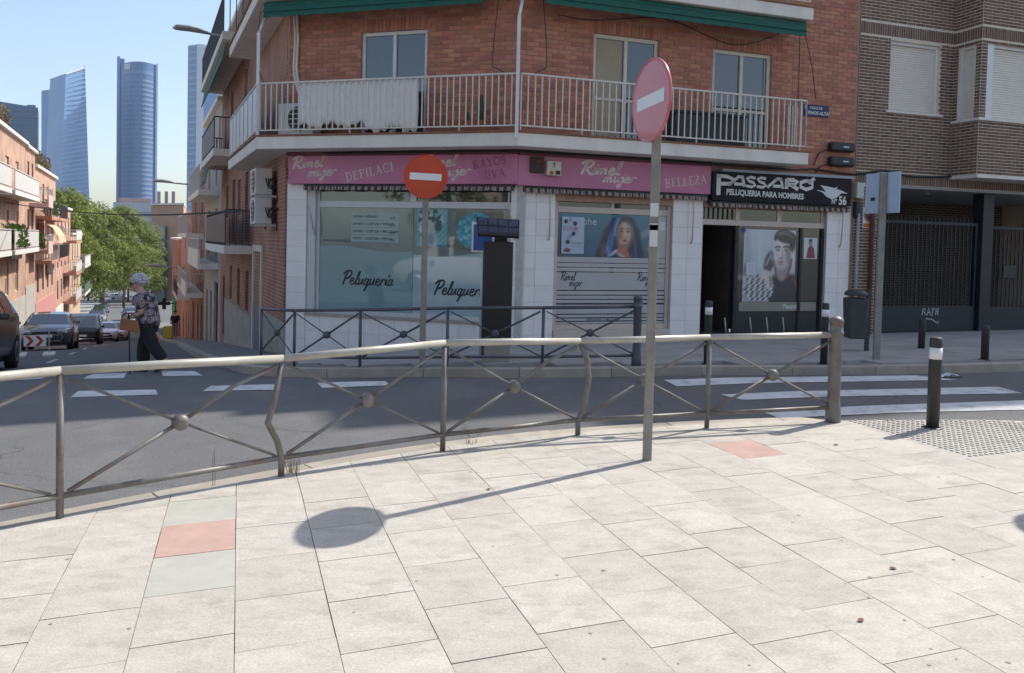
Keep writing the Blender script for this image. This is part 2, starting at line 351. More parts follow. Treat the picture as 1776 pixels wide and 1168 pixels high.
# ---------------- far pavement in front of the shops (shaded)
far_line = [xy(100, 1.0), xy(60, 1.05), xy(34, 1.1), xy(22, 1.1), xy(16.5, 1.12), (-4.35, 12.5), (-3.75, 11.65), (-3.1, 11.22), (-2.07, 10.96), (.13, 10.68), (1.36, 10.72), (3.2, 10.86), (4.7, 11.02), (5.7, 11.22), (7.4, 11.68), (14, 13.9), (26, 17.8)]
FLN = smoothline(far_line, .3); FLN = list(reversed(FLN))
FI = offline(FLN, -0)            # road lies to the left when walking from right to left
FIN = offline(FLN, .17)
back = [(p.x, p.y) for p in FIN]+[xy(100, 9), xy(30, 22), (30, 24)]
m_fbase = mat('grey_paving_bed', (.21, .205, .2), .9, var=.2, vscale=4)
pav2 = MB().prism(back, lambda x, y: T(x, y)-.4, lambda x, y: T(x, y)-.008).build('pavement', m_fbase, kind='structure')
near_k = [p for p in FLN if uvof(p.x, p.y)[0] < 40]
kerbrow(near_k, .17, pav2, lambda x, y: T(x, y), lambda x, y: T(x, y)-.5, 4)
far_k = [p for p in FLN if uvof(p.x, p.y)[0] >= 39.6]
kb = MB(); fi2 = offline(far_k, .17); kb.prism([(p.x, p.y) for p in far_k]+[(p.x, p.y) for p in reversed(fi2)], lambda x, y: T(x, y)-.5, lambda x, y: T(x, y)+.002); kb.build('kerb', m_kerb, pav2)
m_ftile = mat('grey_paving', (.33, .315, .295), .85, var=.14, vscale=4, obj=.10, speck=.12, sscale=200, dirt=(.17, .16, .15), dscale=2, damt=.6)
poly_in = [(p.x, p.y) for p in offline(FLN, .2)]+[xy(100, 9), xy(30, 22), (30, 24)]
for i in range(-12, 28):
    for j in range(-3, 14):
        a0 = i*.6+(.3 if j % 2 else 0); o0 = .02+j*.4
        q = [FB.P(a, o, 0) for a, o in ((a0, o0), (a0+.6, o0), (a0+.6, o0+.4), (a0, o0+.4))]; q = [(p.x, p.y) for p in q]
        c = (sum(p[0] for p in q)/4, sum(p[1] for p in q)/4)
        if abs(c[0]) > .66*c[1]+.3: continue
        if not all(inside(p, poly_in) for p in q): continue
        pc = Vector((c[0], c[1], 0))-FA.o
        if (pc.dot(FA.n) < .1 and pc.dot(FA.d) > 0): continue
        if o0 < 0 and a0 < 8: continue
        if o0 < -.02 and a0 < 7.7: continue
        q = inset(q, .003); dz = random.uniform(-.002, .002)
        MB().prism(q, lambda x, y: T(x, y)-.05, lambda x, y: T(x, y)+dz).build('paving_stone', m_ftile, pav2)
# left pavement down the side street
LK = [xy(u, lerp(u, [16, 30, 52, 75, 100, 230], [-5.2, -4.7, -4.3, -4.2, -7.4, -8.5])) for u in (16, 30, 42, 52, 62, 75, 88, 100, 150, 230)]
LI = [xy(u, -14) for u in (230, 100, 75, 52, 30, 16)]
pav3 = MB().prism([(p[0], p[1]) for p in reversed(LK+LI)], lambda x, y: T(x, y)-.6, lambda x, y: T(x, y)).build('pavement', m_ftile, kind='structure')

# ---------------- painted markings
def marking(corners, m=m_paint, n=8, k=4, lift=.006):
    b = MB(); A, B, C, D = [Vector((*c, 0)) for c in corners]
    for i in range(n+1):
        for j in range(k+1):
            s, t = i/n, j/k; p = A.lerp(B, s).lerp(D.lerp(C, s), t); b.v.append((p.x, p.y, Rz(p.x, p.y)+lift))
    for i in range(n):
        for j in range(k): q = i*(k+1)+j; b.f.append((q, q+k+1, q+k+2, q+1)); b.sm.append(True)
    return b.build('road_marking', m, road)
for c in ([(-5.45, 10.15), (-4.45, 10.1), (-4.2, 9.6), (-5.22, 9.55)], [(-3.85, 10.35), (-2.98, 10.36), (-2.8, 9.83), (-3.75, 9.82)], [(-2.5, 10.42), (-1.62, 10.46), (-1.5, 10.14), (-2.32, 9.95)], [(-7.6, 9.95), (-6.45, 10.05), (-6.2, 9.5), (-7.3, 9.4)],
          [(-6.6, 12.75), (-5.95, 12.5), (-5.55, 11.55), (-6.15, 11.6)], [(-5.4, 12.45), (-4.85, 12.35), (-4.45, 11.65), (-5.05, 11.7)], [(-8.1, 12.3), (-7.2, 12.5), (-6.85, 11.75), (-7.8, 11.6)]):
    marking(c)
for c in ([(2.0, 10.42), (5.6, 11.05), (5.95, 10.68), (2.07, 9.92)], [(2.45, 9.32), (6.15, 10.12), (6.15, 9.62), (2.62, 8.98)], [(2.62, 8.3), (6.6, 9.3), (6.7, 8.75), (2.7, 7.98)]):
    marking(c, n=16)
for u in (21, 27, 33, 40, 48): marking([xy(u, -2.05), xy(u+2.2, -2.05), xy(u+2.2, -1.95), xy(u, -1.95)], n=4, k=1)
marking([xy(17.6, -2.0), xy(17.6, 1.0), xy(18.0, 1.0), xy(18.0, -2.0)])

# ================================================================== LETTERING
def font_mesh(txt, size=1., bold=0., shear=0., sx=1.):
    cu = bpy.data.curves.new('t', 'FONT'); cu.body = txt; cu.size = size; cu.offset = bold; cu.shear = shear; cu.fill_mode = 'FRONT'; cu.resolution_u = 3
    o = bpy.data.objects.new('t', cu); COL.objects.link(o); dg = bpy.context.evaluated_depsgraph_get(); me = bpy.data.meshes.new_from_object(o.evaluated_get(dg))
    v = [(p.co.x*sx, p.co.y) for p in me.vertices]; f = [tuple(p.vertices) for p in me.polygons]
    bpy.data.objects.remove(o); bpy.data.curves.remove(cu); bpy.data.meshes.remove(me); return v, f
def ribbon(pts, w, smooth=True, n=6):
    """a brush stroke: flat quads with round ends; gives (verts, faces)"""
    if smooth and len(pts) > 2: P = smoothline(pts, .09)
    else: P = [Vector((*p, 0)) for p in pts]
    V = []; F = []
    ws = w if isinstance(w, (list, tuple)) else [w, w]
    for i, p in enumerate(P):
        t = (P[min(i+1, len(P)-1)]-P[max(i-1, 0)]); t = t.normalized() if t.length > 1e-6 else Vector((1, 0, 0))
        ww = (ws[0]+(ws[1]-ws[0])*i/max(1, len(P)-1))/2; V += [(p.x-t.y*ww, p.y+t.x*ww), (p.x+t.y*ww, p.y-t.x*ww)]
    for i in range(len(P)-1): F.append((2*i, 2*i+1, 2*i+3, 2*i+2))
    return V, F
CUR = {'R': (.82, [[(.12, 0), (.2, .5), (.32, 1.0)], [(-.05, .78), (.2, 1.0), (.6, 1.02), (.68, .8), (.5, .56), (.24, .5)], [(.3, .52), (.5, .2), (.72, .0), (.9, .1)]]),
 'P': (.68, [[(.12, -.05), (.2, .5), (.32, 1.0)], [(-.02, .78), (.2, 1.02), (.6, 1.05), (.68, .8), (.5, .52), (.26, .46)]]),
 'i': (.26, [[(0, .08), (.12, .5), (.1, .06), (.24, .06)], [(.16, .7), (.2, .76)]]), 'í': (.26, [[(0, .08), (.12, .5), (.1, .06), (.24, .06)], [(.16, .66), (.3, .85)]]),
 'm': (.74, [[(0, 0), (.1, .5)], [(.06, .25), (.24, .5), (.3, .38), (.25, 0)], [(.28, .28), (.48, .5), (.54, .38), (.5, .05), (.64, .08)]]),
 'e': (.44, [[(.04, .22), (.3, .32), (.28, .5), (.14, .5), (.04, .26), (.1, .04), (.25, 0), (.44, .14)]]),
 'l': (.3, [[(0, .12), (.2, .6), (.3, 1.02), (.2, 1.0), (.08, .2), (.14, 0), (.3, .1)]]),
 'u': (.5, [[(.02, .42), (.08, .5), (.03, .12), (.12, 0), (.28, .2), (.36, .5), (.33, .1), (.48, .06)]]),
 'j': (.36, [[(.02, .4), (.2, .5), (.12, -.15), (-.04, -.45), (-.14, -.28), (.14, -.05), (.36, .12)], [(.26, .7), (.3, .76)]]),
 'r': (.4, [[(0, 0), (.1, .5)], [(.06, .25), (.18, .46), (.36, .46), (.36, .36)]]),
 'q': (.5, [[(.34, .42), (.14, .5), (.02, .2), (.14, 0), (.28, .16), (.38, .5), (.26, -.2), (.16, -.5)], [(.18, -.42), (.4, .0), (.5, .1)]]),
 'a': (.5, [[(.32, .42), (.12, .5), (.02, .16), (.14, 0), (.28, .18), (.36, .5), (.33, .1), (.48, .06)]])}
s_, t_ = .17, .075
def _stem(x): return ([(x, 0), (x, 1)], s_)
SER = {'D': (.86, [_stem(.16), ([(0, .03), (.36, .03), (.64, .17), (.74, .5), (.64, .83), (.36, .97), (0, .97)], .1)]),
 'E': (.72, [_stem(.16), ([(0, .03), (.6, .03), (.62, .2)], t_), ([(0, .97), (.56, .97), (.57, .82)], t_), ([(.16, .52), (.46, .52), (.46, .62)], t_)]),
 'P': (.7, [_stem(.16), ([(0, .97), (.42, .97), (.58, .87), (.6, .7), (.5, .54), (.16, .5)], .09), ([(0, .03), (.34, .03)], t_)]),
 'I': (.4, [_stem(.18), ([(0, .03), (.36, .03)], t_), ([(0, .97), (.36, .97)], t_)]),
 'L': (.68, [_stem(.16), ([(0, .03), (.58, .03), (.6, .24)], t_), ([(0, .97), (.34, .97)], t_)]),
 'A': (.86, [([(.12, 0), (.4, 1)], .07), ([(.4, 1), (.7, 0)], .15), ([(.22, .35), (.55, .35)], t_), ([(0, .03), (.24, .03)], t_), ([(.55, .03), (.84, .03)], t_)]),
 'C': (.8, [([(.68, .72), (.6, .93), (.36, .97), (.12, .78), (.07, .42), (.22, .08), (.45, .02), (.7, .2)], .11)]),
 'B': (.74, [_stem(.16), ([(0, .97), (.4, .97), (.56, .86), (.52, .62), (.16, .53)], .09), ([(.16, .53), (.5, .5), (.64, .3), (.52, .06), (0, .03)], .09)]),
 'Z': (.72, [([(.04, .78), (.06, .97), (.6, .97)], t_), ([(.6, .97), (.04, .03)], .15), ([(.04, .03), (.6, .03), (.63, .24)], t_)]),
 'R': (.8, [_stem(.16), ([(0, .97), (.42, .97), (.58, .87), (.58, .68), (.48, .54), (.16, .5)], .09), ([(.36, .52), (.72, 0)], .14), ([(0, .03), (.34, .03)], t_)]),
 'Y': (.78, [([(.05, 1), (.36, .5)], .14), ([(.68, 1), (.36, .5)], .07), ([(.36, .5), (.36, 0)], .15), ([(.2, .03), (.54, .03)], t_)]),
 'O': (.86, [([(.4, .97), (.12, .8), (.06, .5), (.12, .2), (.4, .03), (.68, .2), (.74, .5), (.68, .8), (.4, .97)], .11)]),
 'S': (.66, [([(.52, .78), (.46, .95), (.2, .95), (.08, .75), (.28, .54), (.5, .4), (.54, .18), (.34, .03), (.1, .08), (.06, .26)], .11)]),
 'U': (.82, [([(.16, 1), (.16, .25), (.38, .03), (.62, .22), (.62, 1)], .12), ([(0, .97), (.32, .97)], t_), ([(.5, .97), (.76, .97)], t_)]),
 'V': (.8, [([(.08, 1), (.38, 0)], .15), ([(.38, 0), (.66, 1)], .07), ([(0, .97), (.24, .97)], t_), ([(.54, .97), (.78, .97)], t_)]), ' ': (.4, [])}
def script(txt, w=.13):
    V = []; F = []; x = 0
    for ch in txt:
        if ch == ' ': x += .4; continue
        adv, strokes = CUR[ch]
        for s in strokes:
            v, f = ribbon([(p[0]+x+p[1]*.25, p[1]) for p in s], w if ch.islower() else w*1.25, True); n = len(V); V += v; F += [tuple(i+n for i in q) for q in f]
        x += adv
    return V, F, x
def serif(txt):
    V = []; F = []; x = 0
    for ch in txt:
        adv, strokes = SER[ch]
        for s, w in strokes: v, f = ribbon([(p[0]+x, p[1]) for p in s], w, len(s) > 4); n = len(V); V += v; F += [tuple(i+n for i in q) for q in f]
        x += adv+.08
    return V, F, x
def place(vf, fr, a, z, size, o, parent, m, name='lettering', rot=0., left=False, sx=1., skew=0.):
    """lay flat lettering on a facade; left=True when a runs leftwards as seen from the street"""
    V, F = vf[0], vf[1]; b = MB(); c, s = math.cos(rot), math.sin(rot); sg = -1 if left else 1
    for x, y in V:
        x *= size*sx; y *= size; x += skew*y; X = x*c-y*s; Y = x*s+y*c; p = fr.P(a+sg*X, o, z+Y); b.v.append(tuple(p))
    for f in F: b.f.append(f); b.sm.append(False)
    return b.build(name, m, parent)
def polys(items, fr, a0, a1, z0, z1, o, parent, name='print'):
    """flat print: list of (material, [(x,y)...]) in 0..1 of the sheet, x to the right as seen from the street"""
    for k, (m, p) in enumerate(items):
        b = MB(); b.face([fr.P(a0+(a1-a0)*x, o+.0016*(k+1), z0+(z1-z0)*y) for x, y in p]); b.build(name, m, parent)
def ell(cx, cy, rx, ry, n=18, a0=0., a1=2*math.pi): return [(cx+rx*math.cos(a0+(a1-a0)*i/n), cy+ry*math.sin(a0+(a1-a0)*i/n)) for i in range(n)]

# ================================================================== FACADE HELPERS
def wallholes(b, F, a0, a1, z0, z1, holes, o=0., depth=.22):
    A = sorted(set([a0, a1]+[h[0] for h in holes]+[h[1] for h in holes])); A = [a for a in A if a0 <= a <= a1]
    for x0, x1 in zip(A, A[1:]):
        hs = sorted([h for h in holes if h[0] <= x0+1e-6 and h[1] >= x1-1e-6], key=lambda h: h[2]); z = z0
        for h in hs:
            if h[2] > z: b.fquad(F, x0, x1, z, h[2], o)
            z = max(z, h[3])
        if z < z1: b.fquad(F, x0, x1, z, z1, o)
    for h in holes:
        P = F.P; x0, x1, y0, y1 = h[:4]; i = o-depth
        b.face([P(x0, o, y0), P(x0, i, y0), P(x0, i, y1), P(x0, o, y1)]); b.face([P(x1, o, y0), P(x1, o, y1), P(x1, i, y1), P(x1, i, y0)])
        b.face([P(x0, o, y1), P(x0, i, y1), P(x1, i, y1), P(x1, o, y1)]); b.face([P(x0, o, y0), P(x1, o, y0), P(x1, i, y0), P(x0, i, y0)])
    return b
m_glass = mat('window_glass', (.03, .035, .04), .03, spec=.9, coat=.6)
m_white = mat('white_frame', (.72, .72, .71), .45, var=.06, vscale=8)
m_cream = mat('cream_frame', (.66, .60, .50), .5, var=.08, vscale=8)
def window(root, F, a0, a1, z0, z1, m, o=-.06, fw=.05, mull=(.5,), glass=None, name='window', sill=None, low=None):
    """frame with pane sub-parts"""
    if a0 > a1: a0, a1 = a1, a0
    b = MB(); t = .05
    b.fbox(F, a0, a0+fw, o, o+t, z0, z1); b.fbox(F, a1-fw, a1, o, o+t, z0, z1); b.fbox(F, a0+fw, a1-fw, o, o+t, z1-fw, z1); b.fbox(F, a0+fw, a1-fw, o, o+t, z0, z0+fw)
    xs = [a0+(a1-a0)*k for k in mull]
    for x in xs: b.fbox(F, x-.035, x+.035, o, o+t+.012, z0+fw, z1-fw)
    if low: b.fbox(F, a0+fw, a1-fw, o+.005, o+t-.005, low-.03, low+.03)
    w = b.build(name, m, root, bevel=.006, seg=1)
    ed = [a0+fw]+xs+[a1-fw]
    for x0, x1 in zip(ed, ed[1:]):
        MB().fbox(F, x0, x1, o+.012, o+.02, z0+fw, z1-fw).build('pane', glass or m_glass, w)
    if sill: MB().fbox(F, a0-.06, a1+.06, -.05, .07, z0-.05, z0-.003).build('sill', sill, w, bevel=.008)
    return w
def brickset(root, F, rects, holes, bw, bh, j, m, o0=0., proud=.009, limit=300, name='brick', z00=0., soldier=()):
    """courses of single bricks; the nearest are objects, the rest one joined part"""
    L = []
    for (a0, a1, z0, z1) in rects:
        k = math.ceil((z0-z00)/bh)
        while z00+(k+1)*bh <= z1+1e-6:
            z = z00+k*bh; a = a0-((k % 2)*.5*bw)-.0
            while a < a1:
                x0, x1 = max(a, a0)+j/2, min(a+bw, a1)-j/2
                if x1-x0 > .04:
                    segs = [(x0, x1)]
                    for h in holes:
                        if z+bh-j > h[2] and z+j < h[3]:
                            ns = []
                            for s0, s1 in segs:
                                if s1 <= h[0] or s0 >= h[1]: ns.append((s0, s1)); continue
                                if s0 < h[0]-.03: ns.append((s0, h[0]))
                                if s1 > h[1]+.03: ns.append((h[1], s1))
                            segs = ns
                    for s0, s1 in segs: L.append((s0, s1, z+j/2, z+bh-j/2))
                a += bw
            k += 1
    for (a0, a1, z0, z1, st) in soldier:
        n = int((a1-a0)/st)
        for i in range(n): L.append((a0+i*(a1-a0)/n+j/2, a0+(i+1)*(a1-a0)/n-j/2, z0, z1))
    C = Vector((0, 0, CAMH)); L.sort(key=lambda q: (F.P((q[0]+q[1])/2, 0, (q[2]+q[3])/2)-C).length)
    cache = {}
    rl = root_loc(root)
    for q in L[:limit]:
        key = (round(q[1]-q[0], 3), round(q[3]-q[2], 3))
        if key not in cache:
            b = MB(); w, h = key; b.box(0, w, 0, 1, 0, h); o = None
            me = bpy.data.meshes.new(name); vs = []
            G = Fr((0, 0), math.degrees(F.ang)); G.n = F.n; G.d = F.d
            b2 = MB().hexa([G.P(0, 0, 0), G.P(w, 0, 0), G.P(w-.003, proud, .003), G.P(.003, proud, .003), G.P(0, 0, h), G.P(w, 0, h), G.P(w-.003, proud, h-.003), G.P(.003, proud, h-.003)], skip=(2,))
            me.from_pydata(b2.v, [], b2.f); me.materials.append(m); cache[key] = me
        ob = bpy.data.objects.new(name, cache[key]); COL.objects.link(ob); ob.parent = root; ob.location = F.P(q[0], o0+random.uniform(-.0015, .0015), q[2])-rl
    if len(L) > limit:
        b = MB()
        for q in L[limit:]:
            p = proud+random.uniform(-.002, .002); P = F.P; e = .003
            b.hexa([P(q[0], o0, q[2]), P(q[1], o0, q[2]), P(q[1]-e, o0+p, q[2]+e), P(q[0]+e, o0+p, q[2]+e), P(q[0], o0, q[3]), P(q[1], o0, q[3]), P(q[1]-e, o0+p, q[3]-e), P(q[0]+e, o0+p, q[3]-e)], skip=(2,))
        b.build('brick_courses', m, root, kind='stuff')
def railing(root, F, a0, a1, o, z0, z1, m, step=.125, bar=.010, name='railing', single=True, bottom=.08):
    b = MB(); lo, hi = min(a0, a1), max(a0, a1)
    b.fbox(F, lo, hi, o-.018, o+.018, z1-.03, z1)
    r = b.build(name, m, root); MB().fbox(F, lo, hi, o-.012, o+.012, z0+bottom, z0+bottom+.025).build('bottom_rail', m, r)
    n = int((hi-lo)/step); bm = MB()
    if single:
        me = None
        for i in range(n+1):
            a = lo+(hi-lo)*i/n; long = (i % 9 == 0)
            if me is None or long:
                q = MB().fbox(F, a-bar, a+bar, o-bar, o+bar, z0 if long else z0+bottom+.026, z1-.031)
                ob = q.build('bar', m, r)
                if not long: me = ob.data; aref = a
            else:
                ob = bpy.data.objects.new('bar', me); COL.objects.link(ob); ob.parent = r; ob.location = F.d*(a-aref)
    else:
        for i in range(n+1): a = lo+(hi-lo)*i/n; bm.fbox(F, a-bar, a+bar, o-bar, o+bar, z0+bottom+.026, z1-.031)
        bm.build('bars', m, r, kind='stuff')
    return r

def photo_print(name, fr, a0, a1, z0, z1, o, parent, nx, ny, bgf, shapes, grain=.06, seed=1):
    """flat printed picture: soft-edged areas of ink held as colours of the printed sheet itself"""
    rq = random.Random(seed); cols = []; V = []
    def ss(e0, e1, x): t = min(1, max(0, (x-e0)/(e1-e0))); return t*t*(3-2*t)
    for j in range(ny+1):
        for i in range(nx+1):
            x, y = i/nx, j/ny; c = list(bgf(x, y))
            for sh in shapes:
                if sh[0] == 'e':
                    _, cx, cy, rx, ry, rot, col, soft = sh; dx, dy = x-cx, y-cy; cr, sr = math.cos(rot), math.sin(rot); ux, uy = dx*cr+dy*sr, -dx*sr+dy*cr; d = math.hypot(ux/rx, uy/ry); al = 1-ss(1-soft, 1+soft, d)
                else:
                    _, pts, w, col, soft = sh; d = 9
                    for (ax, ay), (bx, by) in zip(pts, pts[1:]):
                        vx, vy = bx-ax, by-ay; t = max(0, min(1, ((x-ax)*vx+(y-ay)*vy)/(vx*vx+vy*vy+1e-9))); d = min(d, math.hypot(x-ax-vx*t, y-ay-vy*t))
                    al = 1-ss(w*(1-soft), w*(1+soft), d)
                if al > 0:
                    a = al*(col[3] if len(col) > 3 else 1); c = [c[k]*(1-a)+col[k]*a for k in range(3)]
            g = 1+rq.uniform(-grain, grain); cols.append((c[0]*g, c[1]*g, c[2]*g, 1)); V.append(tuple(fr.P(a0+(a1-a0)*x, o, z0+(z1-z0)*y)))
    F = [(j*(nx+1)+i, j*(nx+1)+i+1, (j+1)*(nx+1)+i+1, (j+1)*(nx+1)+i) for j in range(ny) for i in range(nx)]
    b = MB(); b.v = V; b.f = F; b.sm = [False]*len(F)
    m = bpy.data.materials.new(name+'_ink'); m.use_nodes = True; t = m.node_tree; bs = t.nodes['Principled BSDF']; at = nn(t, 'ShaderNodeVertexColor'); at.layer_name = 'ink'; t.links.new(at.outputs[0], bs.inputs['Base Color']); bs.inputs['Roughness'].default_value = .4; bs.inputs['Coat Weight'].default_value = .7; bs.inputs['Coat Roughness'].default_value = .04
    ob = b.build('printed_sheet', m, parent); ca = ob.data.color_attributes.new('ink', 'FLOAT_COLOR', 'POINT')
    for i, c in enumerate(cols): ca.data[i].color = c
    return ob

# ================================================================== CORNER BUILDING
ROOF = 12.0
m_mortar = mat('pinkish_mortar', (.42, .25, .18), .95, var=.2, vscale=8)
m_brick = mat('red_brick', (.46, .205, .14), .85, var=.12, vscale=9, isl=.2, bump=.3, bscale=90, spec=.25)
m_conc = mat('balcony_concrete', (.78, .72, .64), .85, var=.10, vscale=2.5, dirt=(.48, .43, .37), dscale=1.6, damt=.4, bump=.1, bscale=40, stretch=(1, 1, .35))
m_terra = mat('terracotta_edge', (.26, .115, .07), .8, var=.25, vscale=8)
m_rail = mat('cream_railing', (.68, .63, .55), .5, var=.1, vscale=10)
m_tile = mat('white_wall_tile', (.86, .81, .78), .35, var=.05, vscale=3, obj=.035, spec=.5, dirt=(.45, .42, .4), dscale=3, damt=.3)
m_grout = mat('tile_grout', (.55, .52, .49), .9, var=.15, vscale=10)
m_dark = mat('dark_void', (.02, .018, .016), .9)
m_beige = mat('beige_frame', (.60, .50, .42), .55, var=.08, vscale=6)
m_grey = mat('grey_alu', (.55, .55, .56), .4, var=.06, vscale=8, metal=.2)
m_black = mat('black_paint', (.022, .022, .024), .45, var=.15, vscale=8)
m_blackp = mat('black_plastic', (.02, .02, .022), .4)
cb = thing('corner_building', (FA.P(0, 0, -.2)), 'red brick corner building with cream railed balcony above pink signed shops', 'building')
# inner body keeps the light out
E2 = FB.P(7.54, -.3, 0); bodyp = [FA.P(4.45, -.35, 0), Vector((K[0], K[1]+.36, 0)), E2, FB.P(7.54, -11, 0), FL.P(5.2, -10, 0), FL.P(5.2, -.3, 0)]
MB().prism([(p.x, p.y) for p in bodyp], 3.2, ROOF-.1).build('inner_body', m_dark, cb)
holesA = [(1.80, 3.17, 3.56, 5.56)]
holesB = [(1.46, 2.83, 3.56, 5.55), (4.03, 5.40, 3.56, 5.52)]
b = MB(); wallholes(b, FA, 0, 4.75, 3.0, ROOF, holesA); wallholes(b, FB, 0, 7.54, 2.4, ROOF, holesB)
b.fquad(FL, 0, 5.2, 3.2, ROOF, 0)
b.face([FB.P(7.54, 0, 2.4), FB.P(7.54, -11, 2.4), FB.P(7.54, -11, ROOF), FB.P(7.54, 0, ROOF)])
b.build('wall', m_mortar, cb)
MB().fbox(FB, 7.50, 7.585, -.4, .011, -.2, 12).build('seam', m_mortar, cb)
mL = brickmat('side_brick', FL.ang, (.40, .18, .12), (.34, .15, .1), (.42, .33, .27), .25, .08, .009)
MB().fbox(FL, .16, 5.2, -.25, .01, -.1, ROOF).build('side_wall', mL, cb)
b = MB().prism([(p.x, p.y) for p in (FA.P(5.3, .75, 0), FA.P(-.23, .75, 0), FB.P(7.6, .75, 0), FB.P(7.6, -11, 0), FL.P(5.2, -10, 0), FL.P(5.2, .7, 0))], ROOF, ROOF+.25); b.build('roof', m_conc, cb)
MB().prism([(p.x, p.y) for p in (FA.P(4.4, -.6, 0), FA.P(0, -.6, 0), FB.P(7.3, -.6, 0), FB.P(7.3, -10, 0), FL.P(5.0, -9, 0), FL.P(5.0, -.6, 0))], ROOF+.25, ROOF+.7).build('parapet', m_conc, cb)
brickset(cb, FB, [(.0, 5.9, 3.60, 6.08), (5.9, 7.54, 3.06, 7.3)], [(h[0], h[1], h[2], h[3]+.24) for h in holesB], .25, .082, .009, m_brick, limit=170, soldier=[(h[0]-.1, h[1]+.1, h[3]+.005, h[3]+.235, .075) for h in holesB])
brickset(cb, FA, [(0, 4.75, 3.60, 6.08)], [(h[0], h[1], h[2], h[3]+.24) for h in holesA], .25, .082, .009, m_brick, limit=130, soldier=[(h[0]-.1, h[1]+.1, h[3]+.005, h[3]+.235, .075) for h in holesA])
# balcony slabs, two storeys, wrapping round the corner
def slab_poly(o): return [FA.P(5.05*(1 if o > .3 else 1), o, 0), Vector((K[0]-.0, K[1]-o/math.cos(R(18)), 0)), FB.P(5.85, o, 0)]
LC = FA.P(5.03, .65, 0)                      # left outer corner
LT = (LC-FL.o).dot(FL.d)
for z0, z1, nm in ((3.28, 3.55, 0), (6.1, 6.37, 1)):
    kc = Vector((K[0]-.005, K[1]-.68, 0))
    P = [LC, kc, FB.P(5.85, .65, 0), FB.P(5.85, -.1, 0), Vector((K[0], K[1]+.1, 0)), FA.P(4.75, -.05, 0), FL.P(0.2, -.05, 0), FL.P(5.15, -.05, 0), FL.P(5.15, .66, 0)]
    s = MB().prism([(p.x, p.y) for p in P], z0, z1-.03).build('balcony_slab', m_conc, cb, bevel=.015)
    P2 = [p+(p-Vector((0, 17, 0))).normalized()*.03 for p in P[:3]]+P[3:8]+[P[8]+FL.n*.03]
    MB().prism([(p.x, p.y) for p in P2], z1-.029, z1).build('edge_tile', m_terra, s)
    if nm == 0:
        railing(cb, FA, -.18, 4.98, .60, z1, z1+1.0, m_rail, .118)
        railing(cb, FB, -.16, 5.80, .60, z1, z1+1.0, m_rail, .128)
        rr = railing(cb, FB, 0, .001, .6, z1, z1+1.0, m_rail, 1) if False else None
        # return at the right end and frosted panels down the side street
        b = MB(); FE = Fr((FB.P(5.80, 0, 0).x, FB.P(5.80, 0, 0).y), 161, (-30, 15)); FE.d = FB.n; FE.n = -FB.d
        railing(cb, FE, .05, .60, 0, z1, z1+1.0, m_rail, .12)
        sr = MB().fbox(FL, LT, 5.1, .60, .64, z1+.97, z1+1.0).build('side_railing', m_rail, cb); MB().fbox(FL, LT, 5.1, .605, .635, z1+.08, z1+.105).build('bottom_rail', m_rail, sr)
        for k in range(8):
            a = LT+(5.1-LT)*k/7; MB().fbox(FL, a-.02, a+.02, .6, .64, z1, z1+.97).build('post', m_rail, sr)
        mp = mat('frosted_panel', (.42, .44, .47), .35, var=.05)
        for k in range(7):
            a = LT+(5.1-LT)*k/7; w = (5.1-LT)/7; MB().fbox(FL, a+.03, a+w-.03, .612, .628, z1+.12, z1+.95).build('panel', mp, sr)
    else:
        railing(cb, FB, -.16, 5.80, .60, z1, z1+1.0, m_rail, .128, single=False); railing(cb, FA, -.18, 4.98, .60, z1, z1+1.0, m_rail, .118, single=False)
# tall white posts at the two railing corners
for p, nm in ((Vector((K[0]-.02, K[1]-.69, 0)), 0), (LC+Vector((.02, .02, 0)), 1)):
    MB().box(p.x-.03, p.x+.03, p.y-.02, p.y+.02, 3.4, 5.5).tube([(p.x, p.y, 5.5), (p.x+.05, p.y+.25, 5.85)], .028, 6).build('corner_post', m_white, cb)
# balcony windows and doors
window(cb, FA, *holesA[0], m_white, o=-.1, fw=.07)
window(cb, FB, *holesB[0], m_cream, o=-.1, fw=.075, low=4.35)
window(cb, FB, *holesB[1], m_cream, o=-.1, fw=.075, low=4.35)
mbl = mat('drawn_blind', (.40, .33, .24), .7, var=.06)
MB().fbox(FB, 1.55, 2.08, -.08, -.075, 3.68, 5.46).build('blind', mbl, cb)
# side door and plinth on the side street
m_render = mat('stained_render', (.36, .325, .28), .9, var=.15, vscale=2, dirt=(.2, .17, .14), dscale=1.5, damt=.6, bump=.2, bscale=30)
MB().fbox(FL, .0, 3.35, -.25, .035, -1.6, -.1).build('plinth', m_render, cb)
d = MB().fbox(FL, 3.4, 3.55, -.1, .05, -1.4, 1.4).fbox(FL, 5.0, 5.15, -.1, .05, -1.4, 1.4).fbox(FL, 3.55, 5.0, -.1, .05, 1.25, 1.4).build('side_door', m_cream, cb)
MB().fbox(FL, 3.55, 5.0, -.05, .005, -1.4, 1.25).build('door_leaf', mat('slate_door', (.10, .125, .17), .5, var=.1), d)
MB().fbox(FL, 3.35, 5.2, -.25, .004, -1.9, -.1).build('plinth', m_render, cb)

